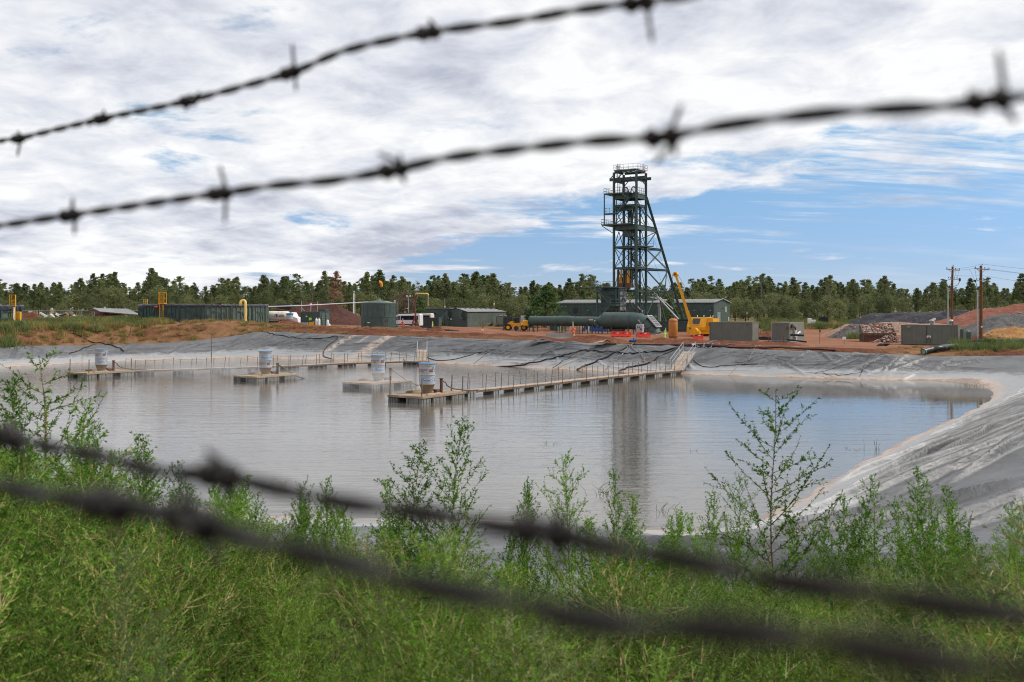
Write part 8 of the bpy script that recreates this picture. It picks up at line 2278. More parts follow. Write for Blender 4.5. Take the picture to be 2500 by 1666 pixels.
for row,(Y0,Y1,step,dlo,dhi)in enumerate(((300,330,26,8,28),(275,298,30,18,42),(262,276,46,32,56),(299,312,44,14,30))):
 px=-90
 while px<2600:
  Y=rn.uniform(Y0,Y1);ty=skyline(px)+rn.uniform(dlo,dhi)
  kind=('pine','pine','thin')[rn.randrange(3)]if row==0 else 'pine' if row==3 else(('pine','pine','juniper')[rn.randrange(3)]if row==1 else 'juniper')
  place_tree(kind,px,Y,min(ty,748),rn.uniform(0.85,1.2)if kind!='juniper' else rn.uniform(0.8,1.1),nt,('mid','low','front','mid')[row]);nt+=1
  px+=step*rn.uniform(0.7,1.3)
for px,Y,ty in((1270,245,716),(1890,240,742),(1935,238,745),(2080,235,741),(1250,250,722),(1175,240,738),(1345,240,740),(1992,245,733),(2050,250,728),(700,235,742),(760,238,738),(150,225,738),(60,222,742),(210,228,735),(1820,242,730),(1795,246,722),(1850,250,728),(1915,252,722),(1968,252,726),(2020,255,718),(2120,250,722),(2160,255,715),(2210,255,720),(640,240,742),(330,235,735),(20,230,730),(420,240,735),(1130,245,725),(1210,250,718),(1060,245,722),(930,248,735)):
 place_tree('juniper',px,Y,ty,rn.uniform(0.85,1.15),nt);nt+=1
ORD='first second third fourth fifth sixth seventh eighth ninth tenth eleventh twelfth thirteenth fourteenth'.split()
for(kd,zn,rk),lst in NAMED.items():
 lst.sort(key=lambda a:a[0])
 for j,(px,t)in enumerate(lst):
  t['label']=('%s from left of the %ss %s, %s'%(ORD[j],kd,zn,rk))if len(lst)>1 else '%s %s, %s'%(kd,zn,rk)
for k in protos:
 for i,pr in enumerate(protos[k]):
  if(k,i)not in used:
   pr.location=G(-60+40*i,300);used.add((k,i))
def special(name,label,kind,px,Y,ty,wide,fm,seed,bark=None):
 t=tree_root(name,label,'tree',kind,seed,fm,None,bark)
 p=G(px,Y);s=(EYE+(755-ty)/FPX*Y-p.z)/10
 t.location=p;t.scale=(s*wide,s*wide,s);return t
special('spruce_tree','big bright green cone shaped conifer standing behind the narrow end of the duct','cone',1331,204,698,1.75,f_bright,501)
special('pine_tree','bushy bright green pine growing behind the inclined leg of the headframe','cone',1638,212,730,2.0,f_bright,502)
special('dead_pine_tree','dead pine with rust brown needles standing out of the green wood','pine',821,268,663,0.85,f_dead,503)
special('dead_juniper_tree','grey brown dead juniper behind the lamp pole and the vans','juniper',985,226,707,1.0,f_dead2,504)
special('young_pine_tree','light green rounded young pine behind the yellow gantry arm','cone',1026,222,724,1.2,f_bright,505)
for k,(px,Y,ty,lb)in enumerate(((1858,268,670,'bare dead snag, leafless, taller than the pines left of the rock box'),(762,270,684,'thin bare snag left of the dead rust brown pine'),(2023,266,672,'bare topped dead pine among the trees above the rock box'),(1018,264,684,'bare twiggy snag right of the dead brown juniper'))):
 p=G(px,Y);h=EYE+(755-ty)/FPX*Y-p.z;rn2=random.Random(k)
 t=thing('dead_snag',lb,'tree',p)
 mb=MB();mb.tube([(0,0,-0.3),(0.1,0,h*0.5),(0,0,h)],[0.22,0.14,0.03],6);mb.build('trunk',m_snag,t)
 mb=MB()
 for j in range(34):
  z=h*rn2.uniform(0.35,0.97);a=rn2.uniform(0,6.28);l=1.9*(1.05-z/h)+0.35
  mb.tube([(0,0,z),(l*0.6*math.cos(a),l*0.6*math.sin(a),z+0.1),(l*math.cos(a),l*math.sin(a),z-0.1+rn2.random()*0.5)],[0.05,0.03,0.012],4,caps=False)
 mb.build('branches',m_snag,t)
def scatter(name,pts,rot,scl,idx,srcs,label,cat):
 """one object: copies of the given plants on the given points"""
 me=bpy.data.meshes.new(name);me.from_pydata([tuple(p)for p in pts],[],[])
 for nm,ty,dat in(('rot','FLOAT_VECTOR',np.asarray(rot,np.float32)),('scl','FLOAT_VECTOR',np.asarray(scl,np.float32))):
  at=me.attributes.new(nm,ty,'POINT');at.data.foreach_set('vector',dat.ravel())
 at=me.attributes.new('pick','INT','POINT');at.data.foreach_set('value',np.asarray(idx,np.int32))
 o=bpy.data.objects.new(name,me);COL.objects.link(o)
 g=bpy.data.node_groups.new(name,'GeometryNodeTree')
 g.interface.new_socket('Geometry',in_out='INPUT',socket_type='NodeSocketGeometry');g.interface.new_socket('Geometry',in_out='OUTPUT',socket_type='NodeSocketGeometry')
 N=g.nodes;gi,go=N.new('NodeGroupInput'),N.new('NodeGroupOutput');iop=N.new('GeometryNodeInstanceOnPoints');jn=N.new('GeometryNodeJoinGeometry')
 for s in reversed(srcs):
  n=N.new('GeometryNodeObjectInfo');n.inputs['Object'].default_value=s;n.inputs['As Instance'].default_value=True;n.transform_space='ORIGINAL';g.links.new(n.outputs['Geometry'],jn.inputs[0])
 def na(nm,ty):
  n=N.new('GeometryNodeInputNamedAttribute');n.data_type=ty;n.inputs['Name'].default_value=nm;return n.outputs['Attribute']
 g.links.new(gi.outputs[0],iop.inputs['Points']);g.links.new(jn.outputs[0],iop.inputs['Instance'])
 iop.inputs['Pick Instance'].default_value=True
 g.links.new(na('pick','INT'),iop.inputs['Instance Index'])
 er=N.new('FunctionNodeEulerToRotation');g.links.new(na('rot','FLOAT_VECTOR'),er.inputs[0]);g.links.new(er.outputs[0],iop.inputs['Rotation'])
 g.links.new(na('scl','FLOAT_VECTOR'),iop.inputs['Scale']);g.links.new(iop.outputs[0],go.inputs[0])
 md=o.modifiers.new('scatter','NODES');md.node_group=g
 return tag(o,label,cat,kind='stuff')
 # the wood goes on behind the front rows
pts,rot,scl,idx=[],[],[],[]
pl=[c for k in('pine','thin')for pr in protos[k]for c in pr.children if c.name.startswith('crown')]
for row,(Y0,Y1,st)in enumerate(((330,350,15),(355,385,16),(400,440,16),(450,520,16))):
 px=-700
 while px<3200:
  Y=rn.uniform(Y0,Y1);X=uu(px)*Y;z=float(EYE-1.5);h=(755-skyline(min(max(px,-100),2600))-rn.uniform(2,34))/FPX*Y+2.0
  h=max(6.0,h);s=h/10
  pts.append((X,Y,4.6));rot.append((0,0,rn.uniform(0,6.28)));scl.append((s*0.95,s*0.95,s));idx.append(rn.randrange(len(pl)));px+=st*rn.uniform(0.7,1.3)
for side in(-1,1):
 for k in range(260):
  X=side*rn.uniform(150,330);Y=rn.uniform(60,330)
  if abs(X)/Y<0.56 and Y<280:continue
  s=rn.uniform(0.8,1.3);pts.append((X,Y,4.3));rot.append((0,0,rn.uniform(0,6.28)));scl.append((s,s,s));idx.append(rn.randrange(len(pl)))
scatter('forest',pts,rot,scl,idx,pl,'far rows of the pine wood behind the front trees','forest')
# ------------------------------------------------------------------ weeds in the foreground
f_weed=foliage_mat('weed_leaves',(0.036,0.115,0.009),(0.215,0.400,0.040),0.34,0.55)
f_weed2=foliage_mat('blue_green_weed_leaves',(0.12,0.18,0.06),(0.24,0.30,0.12),0.38,0.6)
m_stem=mat('weed_stem',(0.20,0.20,0.05),0.6,0,0.3,20.0,bump=0.0)
m_stem_pale=mat('pale_weed_stalk',(0.40,0.30,0.12),0.6,0,0.3,20.0,bump=0.0)
m_stem_red=mat('reddish_weed_stem',(0.20,0.085,0.05),0.6,0,0.3,20.0,bump=0.0)
def tube_np(P,r,n=3):
 """thin stems as numpy: P (k,3)"""
 P=np.asarray(P,float);k=len(P);t=np.gradient(P,axis=0);t/=np.linalg.norm(t,axis=1)[:,None]+1e-9
 ref=np.where(np.abs(t[:,2:3])>0.9,np.array([[1.0,0,0]]),np.array([[0,0,1.0]]))
 a=np.cross(t,ref);a/=np.linalg.norm(a,axis=1)[:,None]+1e-9;b=np.cross(t,a)
 r=np.broadcast_to(np.asarray(r,float),(k,))
 th=2*np.pi*np.arange(n)/n
 V=P[:,None,:]+(a[:,None,:]*np.cos(th)[None,:,None]+b[:,None,:]*np.sin(th)[None,:,None])*r[:,None,None]
 V=V.reshape(-1,3);i=np.arange(k-1)[:,None]*n;j=np.arange(n)[None,:];j2=(j+1)%n
 F=np.stack([i+j,i+n+j,i+n+j2,i+j2],-1).reshape(-1,4)
 return V,F
def weed(seed,H=1.4,nbr=46,spread=0.42,leaf=0.034,dens=1.0,low=0.10,up=(30,62),twigs=3,stiff=0.25,conic=0.8,lw=0.15):
 """a bushy annual: (stem V, F), (leaf V, F); H is the height in metres"""
 rs=np.random.RandomState(seed);sv,sf,off=[],[],0;LPs,LDs,LSs=[],[],[]
 def add(P,r):
  nonlocal off
  V,F=tube_np(P,r);sv.append(V);sf.append(F+off);off+=len(V)
 lean=rs.normal(0,0.05,2)
 tt=np.linspace(0,1,9)
 main=np.column_stack([lean[0]*tt**1.5*H+0.012*np.sin(tt*9+seed),lean[1]*tt**1.5*H+0.012*np.cos(tt*7+seed),tt*H])
 add(main,np.linspace(0.0050,0.0011,9)*(H/1.4)**0.5)
 def leaves(P,every,sc,d_out=0.7,tipn=3):
  seg=np.linalg.norm(np.diff(P,axis=0),axis=1);L_=seg.sum();n=max(3,int(L_/every*dens))
  s=np.sort(rs.uniform(0.06,1,n));cum=np.concatenate([[0],np.cumsum(seg)])/L_
  Q=np.column_stack([np.interp(s,cum,P[:,k])for k in range(3)])
  T=np.column_stack([np.interp(s,cum,np.gradient(P[:,k]))for k in range(3)]);T/=np.linalg.norm(T,axis=1)[:,None]+1e-9
  D=T*0.75+rs.normal(0,d_out,(n,3))+np.array([0,0,0.25]);D/=np.linalg.norm(D,axis=1)[:,None]
  LPs.append(Q);LDs.append(D);LSs.append(leaf*sc*rs.uniform(0.55,1.25,n)*(1.15-0.55*s))
  m=tipn;LPs.append(np.repeat(P[-1:],m,0));D=T[-1:]+rs.normal(0,0.4,(m,3));LDs.append(D/np.linalg.norm(D,axis=1)[:,None]);LSs.append(leaf*sc*0.7*np.ones(m))
 for i in range(nbr):
  u=low+(0.985-low)*((i+rs.rand())/nbr)**0.9
  p0=np.array([np.interp(u,tt,main[:,k])for k in range(3)])
  az_=i*2.39996+rs.normal(0,0.35);el_=np.radians(rs.uniform(*up))
  ln=H*spread*((1-u)**conic*rs.uniform(0.6,1.15)+0.07)
  d=np.array([np.cos(az_)*np.cos(el_),np.sin(az_)*np.cos(el_),np.sin(el_)])
  q=np.linspace(0,1,6)[:,None]
  bend=np.array([0,0,1.0])*stiff*ln*rs.uniform(-0.6,1.0)
  B=p0+d*ln*q+bend*q**2+rs.normal(0,0.006,(6,3))*q
  add(B,np.linspace(0.0019,0.0007,6)*(ln/0.4+0.4))
  leaves(B,0.0075,1.0)
  for j in range(int(twigs*ln/(0.30*H*spread+0.05))+(1 if twigs else 0)):
   f=rs.uniform(0.2,0.95);k=f*5;k0=int(min(4,k));w0=B[k0]+(B[k0+1]-B[k0])*(k-k0)
   dt_=d*0.7+rs.normal(0,0.55,3)+np.array([0,0,0.35]);dt_/=np.linalg.norm(dt_)
   tl=ln*rs.uniform(0.18,0.42)*(1.1-0.5*f)
   W=w0+dt_*tl*np.linspace(0,1,4)[:,None]+np.array([0,0,0.15*tl])*np.linspace(0,1,4)[:,None]**2
   add(W,np.linspace(0.0012,0.0006,4));leaves(W,0.0065,0.85)
 leaves(main[4:],0.006,0.8,0.8,5)
 P,D,S=np.vstack(LPs),np.vstack(LDs),np.concatenate(LSs);n=len(P)
 N_=np.cross(D,rs.normal(0,1,(n,3)));N_/=np.linalg.norm(N_,axis=1)[:,None]+1e-9
 w=(S*lw)[:,None];S=S[:,None]
 droop=np.array([0,0,-0.12])
 V=np.stack([P,P+D*S*0.45+N_*w,P+D*S+droop*S,P+D*S*0.45-N_*w],1).reshape(-1,3)
 return(np.vstack(sv),np.vstack(sf)),(V,np.arange(n*4).reshape(-1,4))
def weed_thing(name,label,seed,group=None,fm=None,sm=None,**k):
 (sv,sf),(lv,lf)=weed(seed,**k)
 t=thing(name,label,'weed',(0,0,0),0,group)
 np_mesh('stem',sv,sf,sm or m_stem,t);np_mesh('foliage',lv,lf,fm or f_weed,t)
 return t
def put(t,px,Y,topy,H,rz=0.0,wide=1.0):
 p=G(px,Y);h=EYE-(topy-755)/FPX*Y-p.z;s=h/H
 t.location=p;t.rotation_euler=(0,0,rz);t.scale=(s*wide,s*wide,s);return t
 # the tall plants that stand out against water and liner
OPEN=dict(nbr=34,spread=0.34,leaf=0.024,dens=1.35,low=0.30,up=(22,50),twigs=2,stiff=0.5,conic=0.55,lw=0.17)
SPIRE=dict(nbr=56,spread=0.29,leaf=0.031,dens=1.05,low=0.16,up=(38,64),twigs=3,stiff=0.2,conic=0.7,lw=0.13)
BUSH=dict(nbr=60,spread=0.38,leaf=0.030,dens=1.0,low=0.08,up=(32,60),twigs=4,stiff=0.2,conic=0.75,lw=0.12)
TALL=[('tall open branched weed with wide arms, tallest plant in front of the blue water',1893,6.2,952,OPEN,1,1.15,m_stem_red,f_weed),('tall open weed with spreading arms at the left, in front of the far evaporator',126,5.6,872,OPEN,2,1.1,m_stem_red,f_weed),('tall spire shaped weed before the pond, below the nearest evaporator',1092,5.8,1020,SPIRE,3,1.0,m_stem,f_weed),('bushy weed left of the tall spire before the pond',983,6.0,1082,SPIRE,4,1.25,m_stem,f_weed),('narrow weed spire standing left of the wire knot in mid picture',1281,6.4,1174,SPIRE,5,0.7,m_stem,f_weed),('many tipped bushy weed in front of the tower reflection, to its left',1395,6.0,1108,BUSH,6,0.9,m_stem,f_weed),('slim weed spire inside the tower reflection',1507,6.8,1150,SPIRE,7,0.8,m_stem,f_weed),('weed spire left of the tallest open weed',1715,6.0,1205,SPIRE,8,0.9,m_stem,f_weed),('broad weed with nodding tips left of the tallest open weed, nearest to it',1790,6.1,1165,BUSH,9,0.8,m_stem,f_weed),('leafy spire weed before the grey liner, the tallest right of the open weed',2253,5.8,1138,SPIRE,10,1.1,m_stem,f_weed),('leafy spire weed before the grey liner with a drooping side',2147,6.0,1170,SPIRE,11,1.05,m_stem,f_weed),('dense dark spire weed before the grey liner near the corner',2316,6.2,1215,SPIRE,12,1.0,m_stem_red,f_weed),('short leafy weed between the open weed and the liner spires',2014,6.2,1262,SPIRE,13,1.0,m_stem,f_weed),('short forked weed next to the short leafy one on the liner edge',1995,6.4,1272,BUSH,14,0.7,m_stem,f_weed),('sprawling weed at the right picture edge over the flat liner',2455,5.4,1232,BUSH,15,0.9,m_stem,f_weed),('upright weed at the right picture edge behind the sprawling one',2487,5.8,1240,SPIRE,16,1.0,m_stem,f_weed),('thin weed spire over the left shore, right of the blurred wire knot',572,6.2,1148,SPIRE,17,0.7,m_stem,f_weed),('paired weed tips showing above the upper blurred wire at the left',425,6.0,1128,SPIRE,18,0.8,m_stem,f_weed),('small bright weed spire on the pale left shore',640,6.5,1205,SPIRE,19,0.8,m_stem,f_weed),('bushy weed on the shore left of mid picture with two tips',750,6.2,1180,BUSH,20,0.75,m_stem,f_weed),('bushy weed on the shore left of mid picture, the taller right one',806,6.0,1172,BUSH,21,0.8,m_stem,f_weed),('leafy weed beside the tall open weed on the left',245,5.6,1088,BUSH,22,0.85,m_stem,f_weed),('leafy weed at the left picture edge below the open weed',28,5.2,1085,BUSH,23,1.0,m_stem,f_weed),('curved weed with reddish stalks left of the blurred knot',350,5.6,1165,BUSH,24,0.8,m_stem_red,f_weed),('blurred blue green weed close to the camera at the lower left',262,2.5,1325,SPIRE,25,0.8,m_stem,f_weed2),('low blurred blue green weed in the bottom left corner',375,2.3,1500,SPIRE,26,0.9,m_stem,f_weed2),('blue green weed in front of the lower blurred wire near mid picture',930,3.6,1320,BUSH,27,0.6,m_stem,f_weed2),('pale blue green weed in front of the liner at the lower right',2130,3.6,1370,BUSH,28,0.8,m_stem,f_weed2),('green weed with yellow stalks right of mid picture at the bottom',1250,3.4,1385,BUSH,29,0.7,m_stem,f_weed),('thin weed tips above the upper blurred wire right of the knot',1640,6.4,1265,SPIRE,30,0.9,m_stem,f_weed),]
allw=[]
for lb,px,Y,ty,kk,sd,wide,sm,fm in TALL:
 t=weed_thing('tall_weed',lb,900+sd,None,fm,sm,H=1.6,**kk)
 put(t,px,Y,ty,1.6,sd*1.7,wide);allw.append(t)
 # weed thicket: copies of a few bushy plants
src=[]
for k in range(8):
 (sv,sf),(lv,lf)=weed(700+k,H=1.2,**SPIRE)if k>5 else weed(700+k,H=1.2,nbr=58,spread=0.40+0.05*(k%3),leaf=0.0235,dens=1.1,low=0.06,up=(28,62),twigs=5,stiff=0.25,conic=0.62,lw=0.10)
 V=np.vstack([sv,lv]);F=np.vstack([sf,lf+len(sv)]);mi=np.concatenate([np.zeros(len(sf)),np.ones(len(lf))])
 o=np_mesh('bushy_weed',V,F,[m_stem_pale if k in(1,5)else m_stem,f_weed2 if k in(4,5)else f_weed],mi=mi)
 px,Y,ty=((120,4.6,1220),(520,4.4,1330),(1150,4.2,1420),(1750,4.4,1440),(2200,4.6,1420),(2420,4.2,1400),(880,6.0,1235),(2080,6.2,1285))[k]
 put(o,px,Y,ty,1.2,k*1.1,1.0)
 tag(o,('thick bushy weed low at the left under the tall open weed','thick bushy weed in the thicket under the left wire knot','thick bushy weed at bottom mid picture under the lower wire','thick bushy weed under the tallest open weed','pale bushy weed before the liner at the lower right','pale bushy weed in the lower right corner','slender weed standing left of the bushy mid weeds before the shore','slender weed standing at the liner edge between two spires')[k],'weed','bushy weeds of the thicket')
 src.append(o)
TOPL=[(-300,1110),(0,1120),(150,1150),(300,1200),(450,1245),(600,1275),(800,1320),(950,1350),(1150,1370),(1300,1400),(1500,1405),(1700,1410),(1850,1400),(2000,1405),(2200,1400),(2350,1390),(2500,1350),(2800,1320)]
tx_,ty_=np.array([a for a,b in TOPL]),np.array([b for a,b in TOPL])
rs=np.random.RandomState(5);pts,rot,scl,idx=[],[],[],[]
for(Y0,Y1,n)in((2.3,3.2,62),(3.2,5.0,150),(5.0,7.5,170),(7.5,10.5,120)):
 k=0
 while k<n:
  Y=rs.uniform(Y0,Y1);X=rs.uniform(-0.62*Y-0.8,0.62*Y+0.8)
  k+=1
  px=X/Y*FPX+1250
  if Y>6.5 and px>1350 and rs.rand()<0.55:continue
  if Y>7.5 and rs.rand()<0.4:continue
  z=gz1(X,Y);ty=np.interp(px,tx_,ty_)
  hm=EYE-(ty-755)/FPX*Y-z
  h=hm*rs.uniform(0.62,1.10)*min(1.0,0.60+0.72*float(fbm(np.array([X*0.7]),np.array([Y*0.7]),88,2)[0]));h=min(h,hm*1.06);h=min(max(h,0.38),1.75)
  s=h/1.2;w=s*rs.uniform(0.95,1.4)if s>0.6 else s*1.35
  pts.append((X,Y,z));rot.append((rs.normal(0,0.09),rs.normal(0,0.09),rs.uniform(0,6.28)));scl.append((w,w,s));idx.append(rs.choice(6,p=[.23,.23,.22,.2,.06,.06]))
for _ in range(70):
 Y=rs.uniform(4.6,7.4);px=rs.uniform(0,2500);X=uu(px)*Y;z=gz1(X,Y)
 h=EYE-(np.interp(px,tx_,ty_)-rs.uniform(20,190)*(0.55 if 380<px<800 else 1.0)-755)/FPX*Y-z
 s=h/1.2;pts.append((X,Y,z));rot.append((rs.normal(0,0.07),rs.normal(0,0.07),rs.uniform(0,6.28)));scl.append((s*0.85,s*0.85,s));idx.append(rs.choice((6,7)))
for _ in range(240):
 X,Y=rs.uniform(-9,9),rs.uniform(-4,7)
 if abs(X)<0.62*max(Y,0)+1.6 and Y>1.4:continue
 if math.hypot(X,Y)<1.0:continue
 s=rs.uniform(0.6,0.9);pts.append((X,Y,gz1(X,Y)));rot.append((0,0,rs.uniform(0,6.28)));scl.append((s,s,s*0.9));idx.append(rs.randint(6))
scatter('weeds',pts,rot,scl,idx,src,'thicket of green feathery weeds filling the near ground','weeds')
# grass and brush on the far banks
f_grass=foliage_mat('bank_grass',(0.19,0.165,0.05),(0.34,0.27,0.085),0.2,0.7)
f_straw=foliage_mat('dry_grass',(0.26,0.155,0.07),(0.42,0.28,0.12),0.2,0.7)
f_brush=foliage_mat('green_brush',(0.09,0.135,0.04),(0.20,0.23,0.08),0.25,0.7)
def tuft(seed,n,h,r,w):
 rs=np.random.RandomState(seed)
 P=np.column_stack([rs.normal(0,r*0.45,n),rs.normal(0,r*0.45,n),np.zeros(n)-0.05]);D=np.column_stack([rs.normal(0,0.35,n),rs.normal(0,0.35,n),np.ones(n)]);D/=np.linalg.norm(D,axis=1)[:,None]
 L_=h*rs.uniform(0.4,1.0,n)[:,None];N_=np.cross(D,rs.normal(0,1,(n,3)));N_/=np.linalg.norm(N_,axis=1)[:,None]
 V=np.stack([P-N_*w*0.5,P+N_*w*0.5,P+D*L_+N_*w*0.15,P+D*L_-N_*w*0.15],1).reshape(-1,3)
 return V,np.arange(n*4).reshape(-1,4)
gs=[]
for k,(fm,h,r,n,lb,px,Y)in enumerate(((f_grass,0.7,0.6,130,'yellow green grass tuft on the left dirt bank',420,141),(f_straw,0.5,0.7,120,'dry straw tuft on the left dirt bank',520,139),(f_brush,0.9,0.7,220,'green brush tuft at the left end of the bank',20,124),(f_brush,0.6,0.5,160,'small green brush tuft on the right bank by the big pipe',2470,104))):
 V,F=tuft(40+k,n,h,r,0.05);o=np_mesh('grass_tuft',V,F,fm);o.location=G(px,Y);tag(o,lb,'grass',kind='stuff');gs.append(o)
pts,rot,scl,idx=[],[],[],[]
rn=random.Random(9)
def sow(n,px0,px1,Y0,Y1,ids,s0,s1,dmin=0.3,dens=None):
 X_=[];
 for _ in range(n):
  Y=rn.uniform(Y0,Y1);px=rn.uniform(px0,px1);X_.append((uu(px)*Y,Y))
 A=np.array(X_);z,d,*_r=ground_z(A[:,0],A[:,1],True)
 cl=fbm(A[:,0]*0.22,A[:,1]*0.22,71,3)
 for(x,y),zz_,dd_,c in zip(X_,z,d,cl):
  if dd_<dmin or(dens is not None and c<dens+rn.uniform(-.08,.08)):continue
  s=rn.uniform(s0,s1);pts.append((x,y,zz_));rot.append((0,0,rn.uniform(0,6.3)));scl.append((s,s,s*rn.uniform(0.8,1.2)));idx.append(rn.choice(ids))
sow(1500,-80,700,116,146,(0,1,1,1),0.45,1.0,0.3,0.40)
sow(420,-60,420,128,150,(0,0,0,2),0.8,1.5,2.0,0.42)
sow(300,60,400,150,172,(0,0,2),0.9,1.6,2.0,0.42)
sow(60,-60,60,116,128,(2,0),0.9,1.6,0.8)
sow(360,680,1000,136,148,(1,),0.35,0.7,0.2,0.42)
sow(140,2320,2560,98,112,(3,3,2),0.8,1.5,1.2,0.36)
sow(240,2140,2500,96,112,(1,),0.35,0.7,0.1,0.42)
sow(500,1850,2150,190,262,(0,1,2),0.9,1.7,2.0,0.42)
sow(120,2390,2540,118,132,(1,1,3),0.6,1.2,1.0)
sow(500,560,1300,200,262,(0,1,2),0.9,1.7,2.0,0.45)
scatter('bank_grass',pts,rot,scl,idx,gs,'patches of dry and green grass on the dirt banks around the yard','grass')
for k,(px,Y,s,lb)in enumerate(((8,120,2.0,'big green bush on the bank at the left edge above the liner'),(396,149.5,1.35,'round green bush in front of the ladder of the ring tank'),(560,145,0.7,'small green bush on the dirt crest before the ring tank'),(345,141,1.3,'grey green brush clump on the left bank above the black hoses'),(112,146,1.5,'green brush clump on the grass before the scrap heap'),(1772,158,1.3,'green shrub growing by the yellow crane'),(2425,106,1.5,'tall green brush beside the big black pipe'),(2480,103,1.7,'tall green brush at the right edge over the black pipe'),(2360,104,1.0,'low green brush in front of the timber pole'),(2490,126,1.6,'green shrub on the straw slope at the right edge'),(1872,175,1.2,'green brush between the two olive containers'),(2085,144,1.4,'green brush on the small mound left of the rock box'),(2363,123,1.0,'small green bush above the electrical cabinets'),(210,141.5,1.2,'yellow green shrub on the left bank below the carport'),(290,168,1.6,'grey green brush in front of the dark red fuel tank'))):
 V,F=tuft(80+k,420,0.85,0.75,0.045);o=np_mesh('shrub',V,F,f_brush if k not in(1,13)else f_grass);p=G(px,Y);o.location=p;o.scale=(s*1.1,s*1.1,s);tag(o,lb,'shrub','shrubs on the banks')
 # pebbles and dried mud flakes lying on the flat liner
rn=random.Random(8);mb=MB()
for k in range(70):
 x,y=rn.uniform(7.5,15),rn.uniform(14,24)
 if gz1(x,y)>surf(x,y)+1:continue
 mb.rock((x,y,surf(x,y)+0.02),rn.uniform(0.012,0.045),rn,flat=0.6)
o=mb.build('pebbles',m_walk);tag(o,'small pale pebbles lying on the flat grey liner','pebbles',kind='stuff')
def cord(label,pts2,r,m):
 P=_cr([(x,y,surf(x,y)+r)for x,y in pts2],6,False);o0=Vector(P[0]);mb=MB(o0);mb.tube([(a,b,surf(a,b)+r)for a,b,c in P],r,5);o=mb.build('cord',m);o.location=o0;tag(o,label,'rope')
cord('white cord lying on the near grey liner behind the weeds',[tuple(drop(a,b))[:2]for a,b in((1582,1408),(1625,1417),(1670,1426),(1705,1450),(1735,1480),(1765,1515))],0.008,m_white_plastic)
cord('thin black cord lying on the near liner at the right',[(4.3,17.6),(5.4,17.2),(6.6,16.4),(7.6,15.6)],0.008,m_black)
# ------------------------------------------------------------------ mist drifting round the evaporators
def mist(label,c,r,dens,seed):
 bm=bmesh.new();bmesh.ops.create_icosphere(bm,subdivisions=2,radius=1.0);me=bpy.data.meshes.new('mist');bm.to_mesh(me);bm.free()
 t=NT('mist_air');v=t.n('ShaderNodeTexCoord').outputs['Object']
 ln=t.n('ShaderNodeVectorMath',operation='LENGTH');t.l(v,ln.inputs[0])
 mp=t.coord('Object',(r[0]*0.35,r[1]*0.35,r[2]*0.7),loc=(seed,0,0));nz=t.noise(mp,1.2,3,0.6)
 d=t.math('MULTIPLY',t.rng(ln.outputs['Value'],0.95,0.1),t.rng(nz,0.38,0.72))
 pv=t.n('ShaderNodeVolumePrincipled');pv.inputs['Color'].default_value=(0.95,0.96,0.98,1);pv.inputs['Anisotropy'].default_value=0.2
 t.l(t.math('MULTIPLY',d,dens),pv.inputs['Density'])
 t.l(pv.outputs[0],t.out.inputs['Volume']);me.materials.append(t.m)
 o=bpy.data.objects.new('mist',me);COL.objects.link(o);o.location=c;o.scale=r;tag(o,label,'mist',kind='stuff');return o
mist('thin spray mist low over the water round the nearest evaporators',(-10.5,78.5,0.9),(6.5,9.0,1.5),0.14,1)
mist('thin spray mist low over the water round the far evaporators',(-27,92,0.8),(15,8.5,1.3),0.13,2)
# ------------------------------------------------------------------ barbed wire close to the camera
def barbed(label,path,X0,p,q,Y0,barbs,seed,pitch=0.046,wr=0.00112):
 """a twisted two-strand wire; the wire recedes to the left, so its depth falls steadily towards the right"""
 rn=random.Random(seed)
 ax=np.array([a for a,b in path],float);ay=np.array([b for a,b in path],float)
 def at(px):
  r=(px-1250)/FPX;k=(r-X0)/(p+r*q);Y=Y0*(1-k*q)
  C=_yy(px);return Vector((r*Y,Y,EYE-(C-755)/FPX*Y))
 pc=_cr([(a,b)for a,b in path],14,False)
 def _yy(px):return float(np.interp(px,pc[:,0],pc[:,1]))
 xs=np.linspace(ax[0],ax[-1],700);P=[at(x)for x in xs]
 cum=[0.0]
 for a,b in zip(P,P[1:]):cum.append(cum[-1]+(b-a).length)
 o0=P[350].copy();t=thing('barbed_wire',label,'barbed wire',o0)
 n=int(cum[-1]/0.0012);S=np.linspace(0,cum[-1],n)
 A=np.array([tuple(v)for v in P]);Q=np.column_stack([np.interp(S,cum,A[:,k])for k in range(3)])
 T=np.gradient(Q,axis=0);T/=np.linalg.norm(T,axis=1)[:,None]
 a_=np.cross(T,[0,0,1.0]);a_/=np.linalg.norm(a_,axis=1)[:,None];b_=np.cross(a_,T)
 ph=2*np.pi*S/pitch+0.6*np.sin(S*31+seed)
 for k in(0,np.pi):
  H_=Q+(a_*np.cos(ph+k)[:,None]+b_*np.sin(ph+k)[:,None])*wr*1.02
  V,F=tube_np(H_[::2]-np.array(tuple(o0)),wr,8);np_mesh('strand',V,F,m_wire,t,True)
 for px,tips in barbs:
  c=at(px);d=(at(px+6)-at(px-6)).normalized();u=Vector((0,0,1))-d*d.z;u.normalize();w=d.cross(u)
  mb=MB(o0)
  for s0 in(-0.0035,0.0035):
   coil=[c+d*(s0+0.0030*(f-0.5))+(u*math.cos(f*11.5)+w*math.sin(f*11.5))*(wr*2.45)for f in np.linspace(0,1,26)]
   mb.tube(coil,wr*0.85,6)
  for ang,ln,sl in tips:
   b0=c+d*(0.004 if ln>0 else-0.004)+(u*math.cos(ang)+w*math.sin(ang))*(wr*2.4);dr=(u*math.cos(ang)+w*math.sin(ang)+d*sl).normalized()
   mb.tube([b0-dr*0.002,b0+dr*abs(ln)*0.7,b0+dr*abs(ln)*0.88],[wr*0.85,wr*0.8,wr*0.25],6)
  mb.build('barb',m_wire,t)
 return t
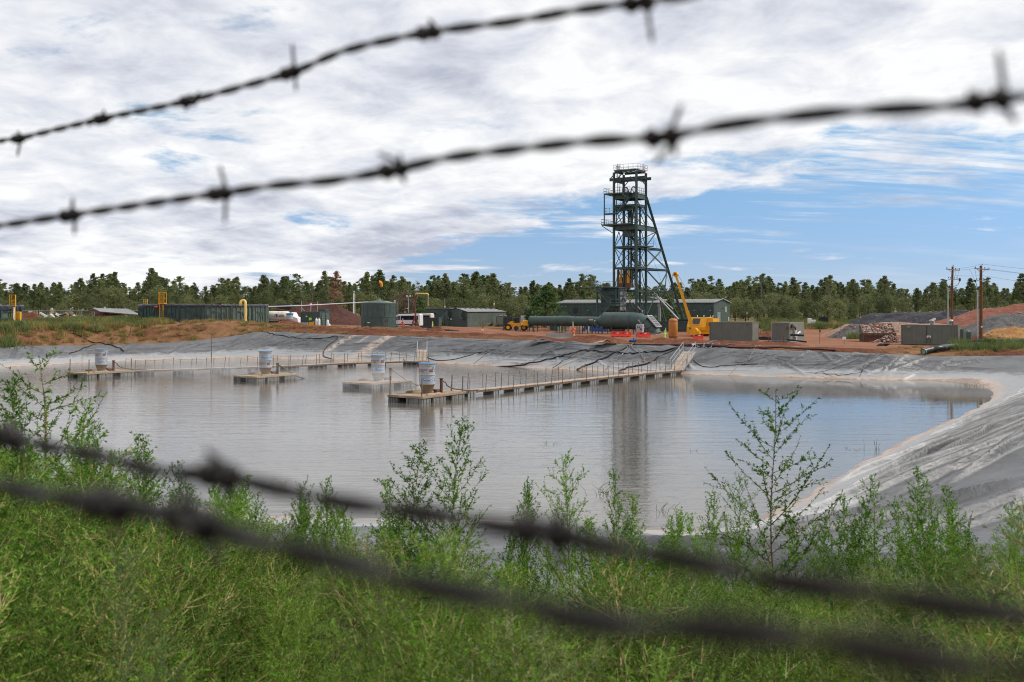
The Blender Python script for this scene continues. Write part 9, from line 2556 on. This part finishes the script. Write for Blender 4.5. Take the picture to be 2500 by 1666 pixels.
barbed('topmost blurred barbed wire, rising across the clouds to the upper edge',[(-400,425),(-150,378),(0,345),(53,337),(247,291),(462,246),(708,178),(850,122),(1046,80),(1250,53),(1420,24),(1569,6),(1750,-22),(2000,-62)],-0.4957,0.1124,0.0962,0.743,[(45,[(3.0,0.013,-0.1),(0.5,0.004,0.3)]),(247,[(2.2,-0.007,-0.4),(0.2,0.004,0.6)]),(460,[(2.6,0.006,-0.3),(5.6,0.005,0.4)]),(708,[(0.1,0.0135,0.03),(3.2,0.009,0.0)]),(1046,[(0.25,0.005,-0.8),(5.2,0.005,0.5)]),(1560,[(3.2,0.016,0.22),(1.2,0.006,0.3)])],1)
barbed('second blurred barbed wire, crossing the sky just above the headframe top',[(-400,600),(-150,575),(0,552),(90,538),(165,527),(350,500),(537,473),(669,454),(820,440),(961,415),(1100,385),(1250,366),(1447,345),(1617,335),(1781,305),(2047,274),(2312,260),(2419,244),(2600,228),(2900,205)],-0.442,0.1758,0.1137,0.526,[(170,[(0.5,0.010,0.9),(3.2,0.009,-0.15)]),(537,[(0.05,0.0125,-0.3),(3.1,0.013,-0.05)]),(961,[(0.5,0.012,-1.5),(0.1,0.004,0.1),(2.8,0.007,0.8)]),(1617,[(0.2,0.010,0.55),(3.0,0.011,-1.0),(3.3,0.005,0.1)]),(2415,[(0.05,0.013,-0.12),(3.4,0.006,0.6)])],2)
barbed('third blurred barbed wire, sloping down over the weeds from the left',[(-350,985),(-150,1030),(0,1062),(18,1068),(119,1092),(253,1116),(387,1152),(535,1162),(655,1190),(850,1231),(1041,1255),(1224,1288),(1326,1297),(1487,1336),(1700,1374),(1862,1414),(2075,1442),(2287,1476),(2500,1505),(2700,1535)],-0.506,0.263,0.179,0.31,[(22,[(0.3,0.005,-0.5),(3.4,0.005,0.5)]),(535,[(0.35,0.009,-1.3),(2.6,0.006,0.9)]),(1326,[(3.1,0.006,0.1),(0.2,0.004,0.4)])],3)
barbed('lowest blurred barbed wire, thick and dark over the foreground weeds',[(-350,1120),(-150,1158),(0,1188),(89,1208),(268,1235),(431,1259),(476,1274),(625,1322),(850,1378),(1020,1429),(1232,1467),(1402,1510),(1572,1531),(1700,1535),(1862,1548),(2075,1578),(2287,1616),(2500,1646),(2700,1680)],-0.506,0.263,0.179,0.225,[(265,[(2.9,0.005,0.3),(0.4,0.003,-0.6)]),(470,[(0.4,0.008,-0.9),(3.3,0.007,0.8),(1.4,0.005,0.2),(4.5,0.005,0.2)])],4)
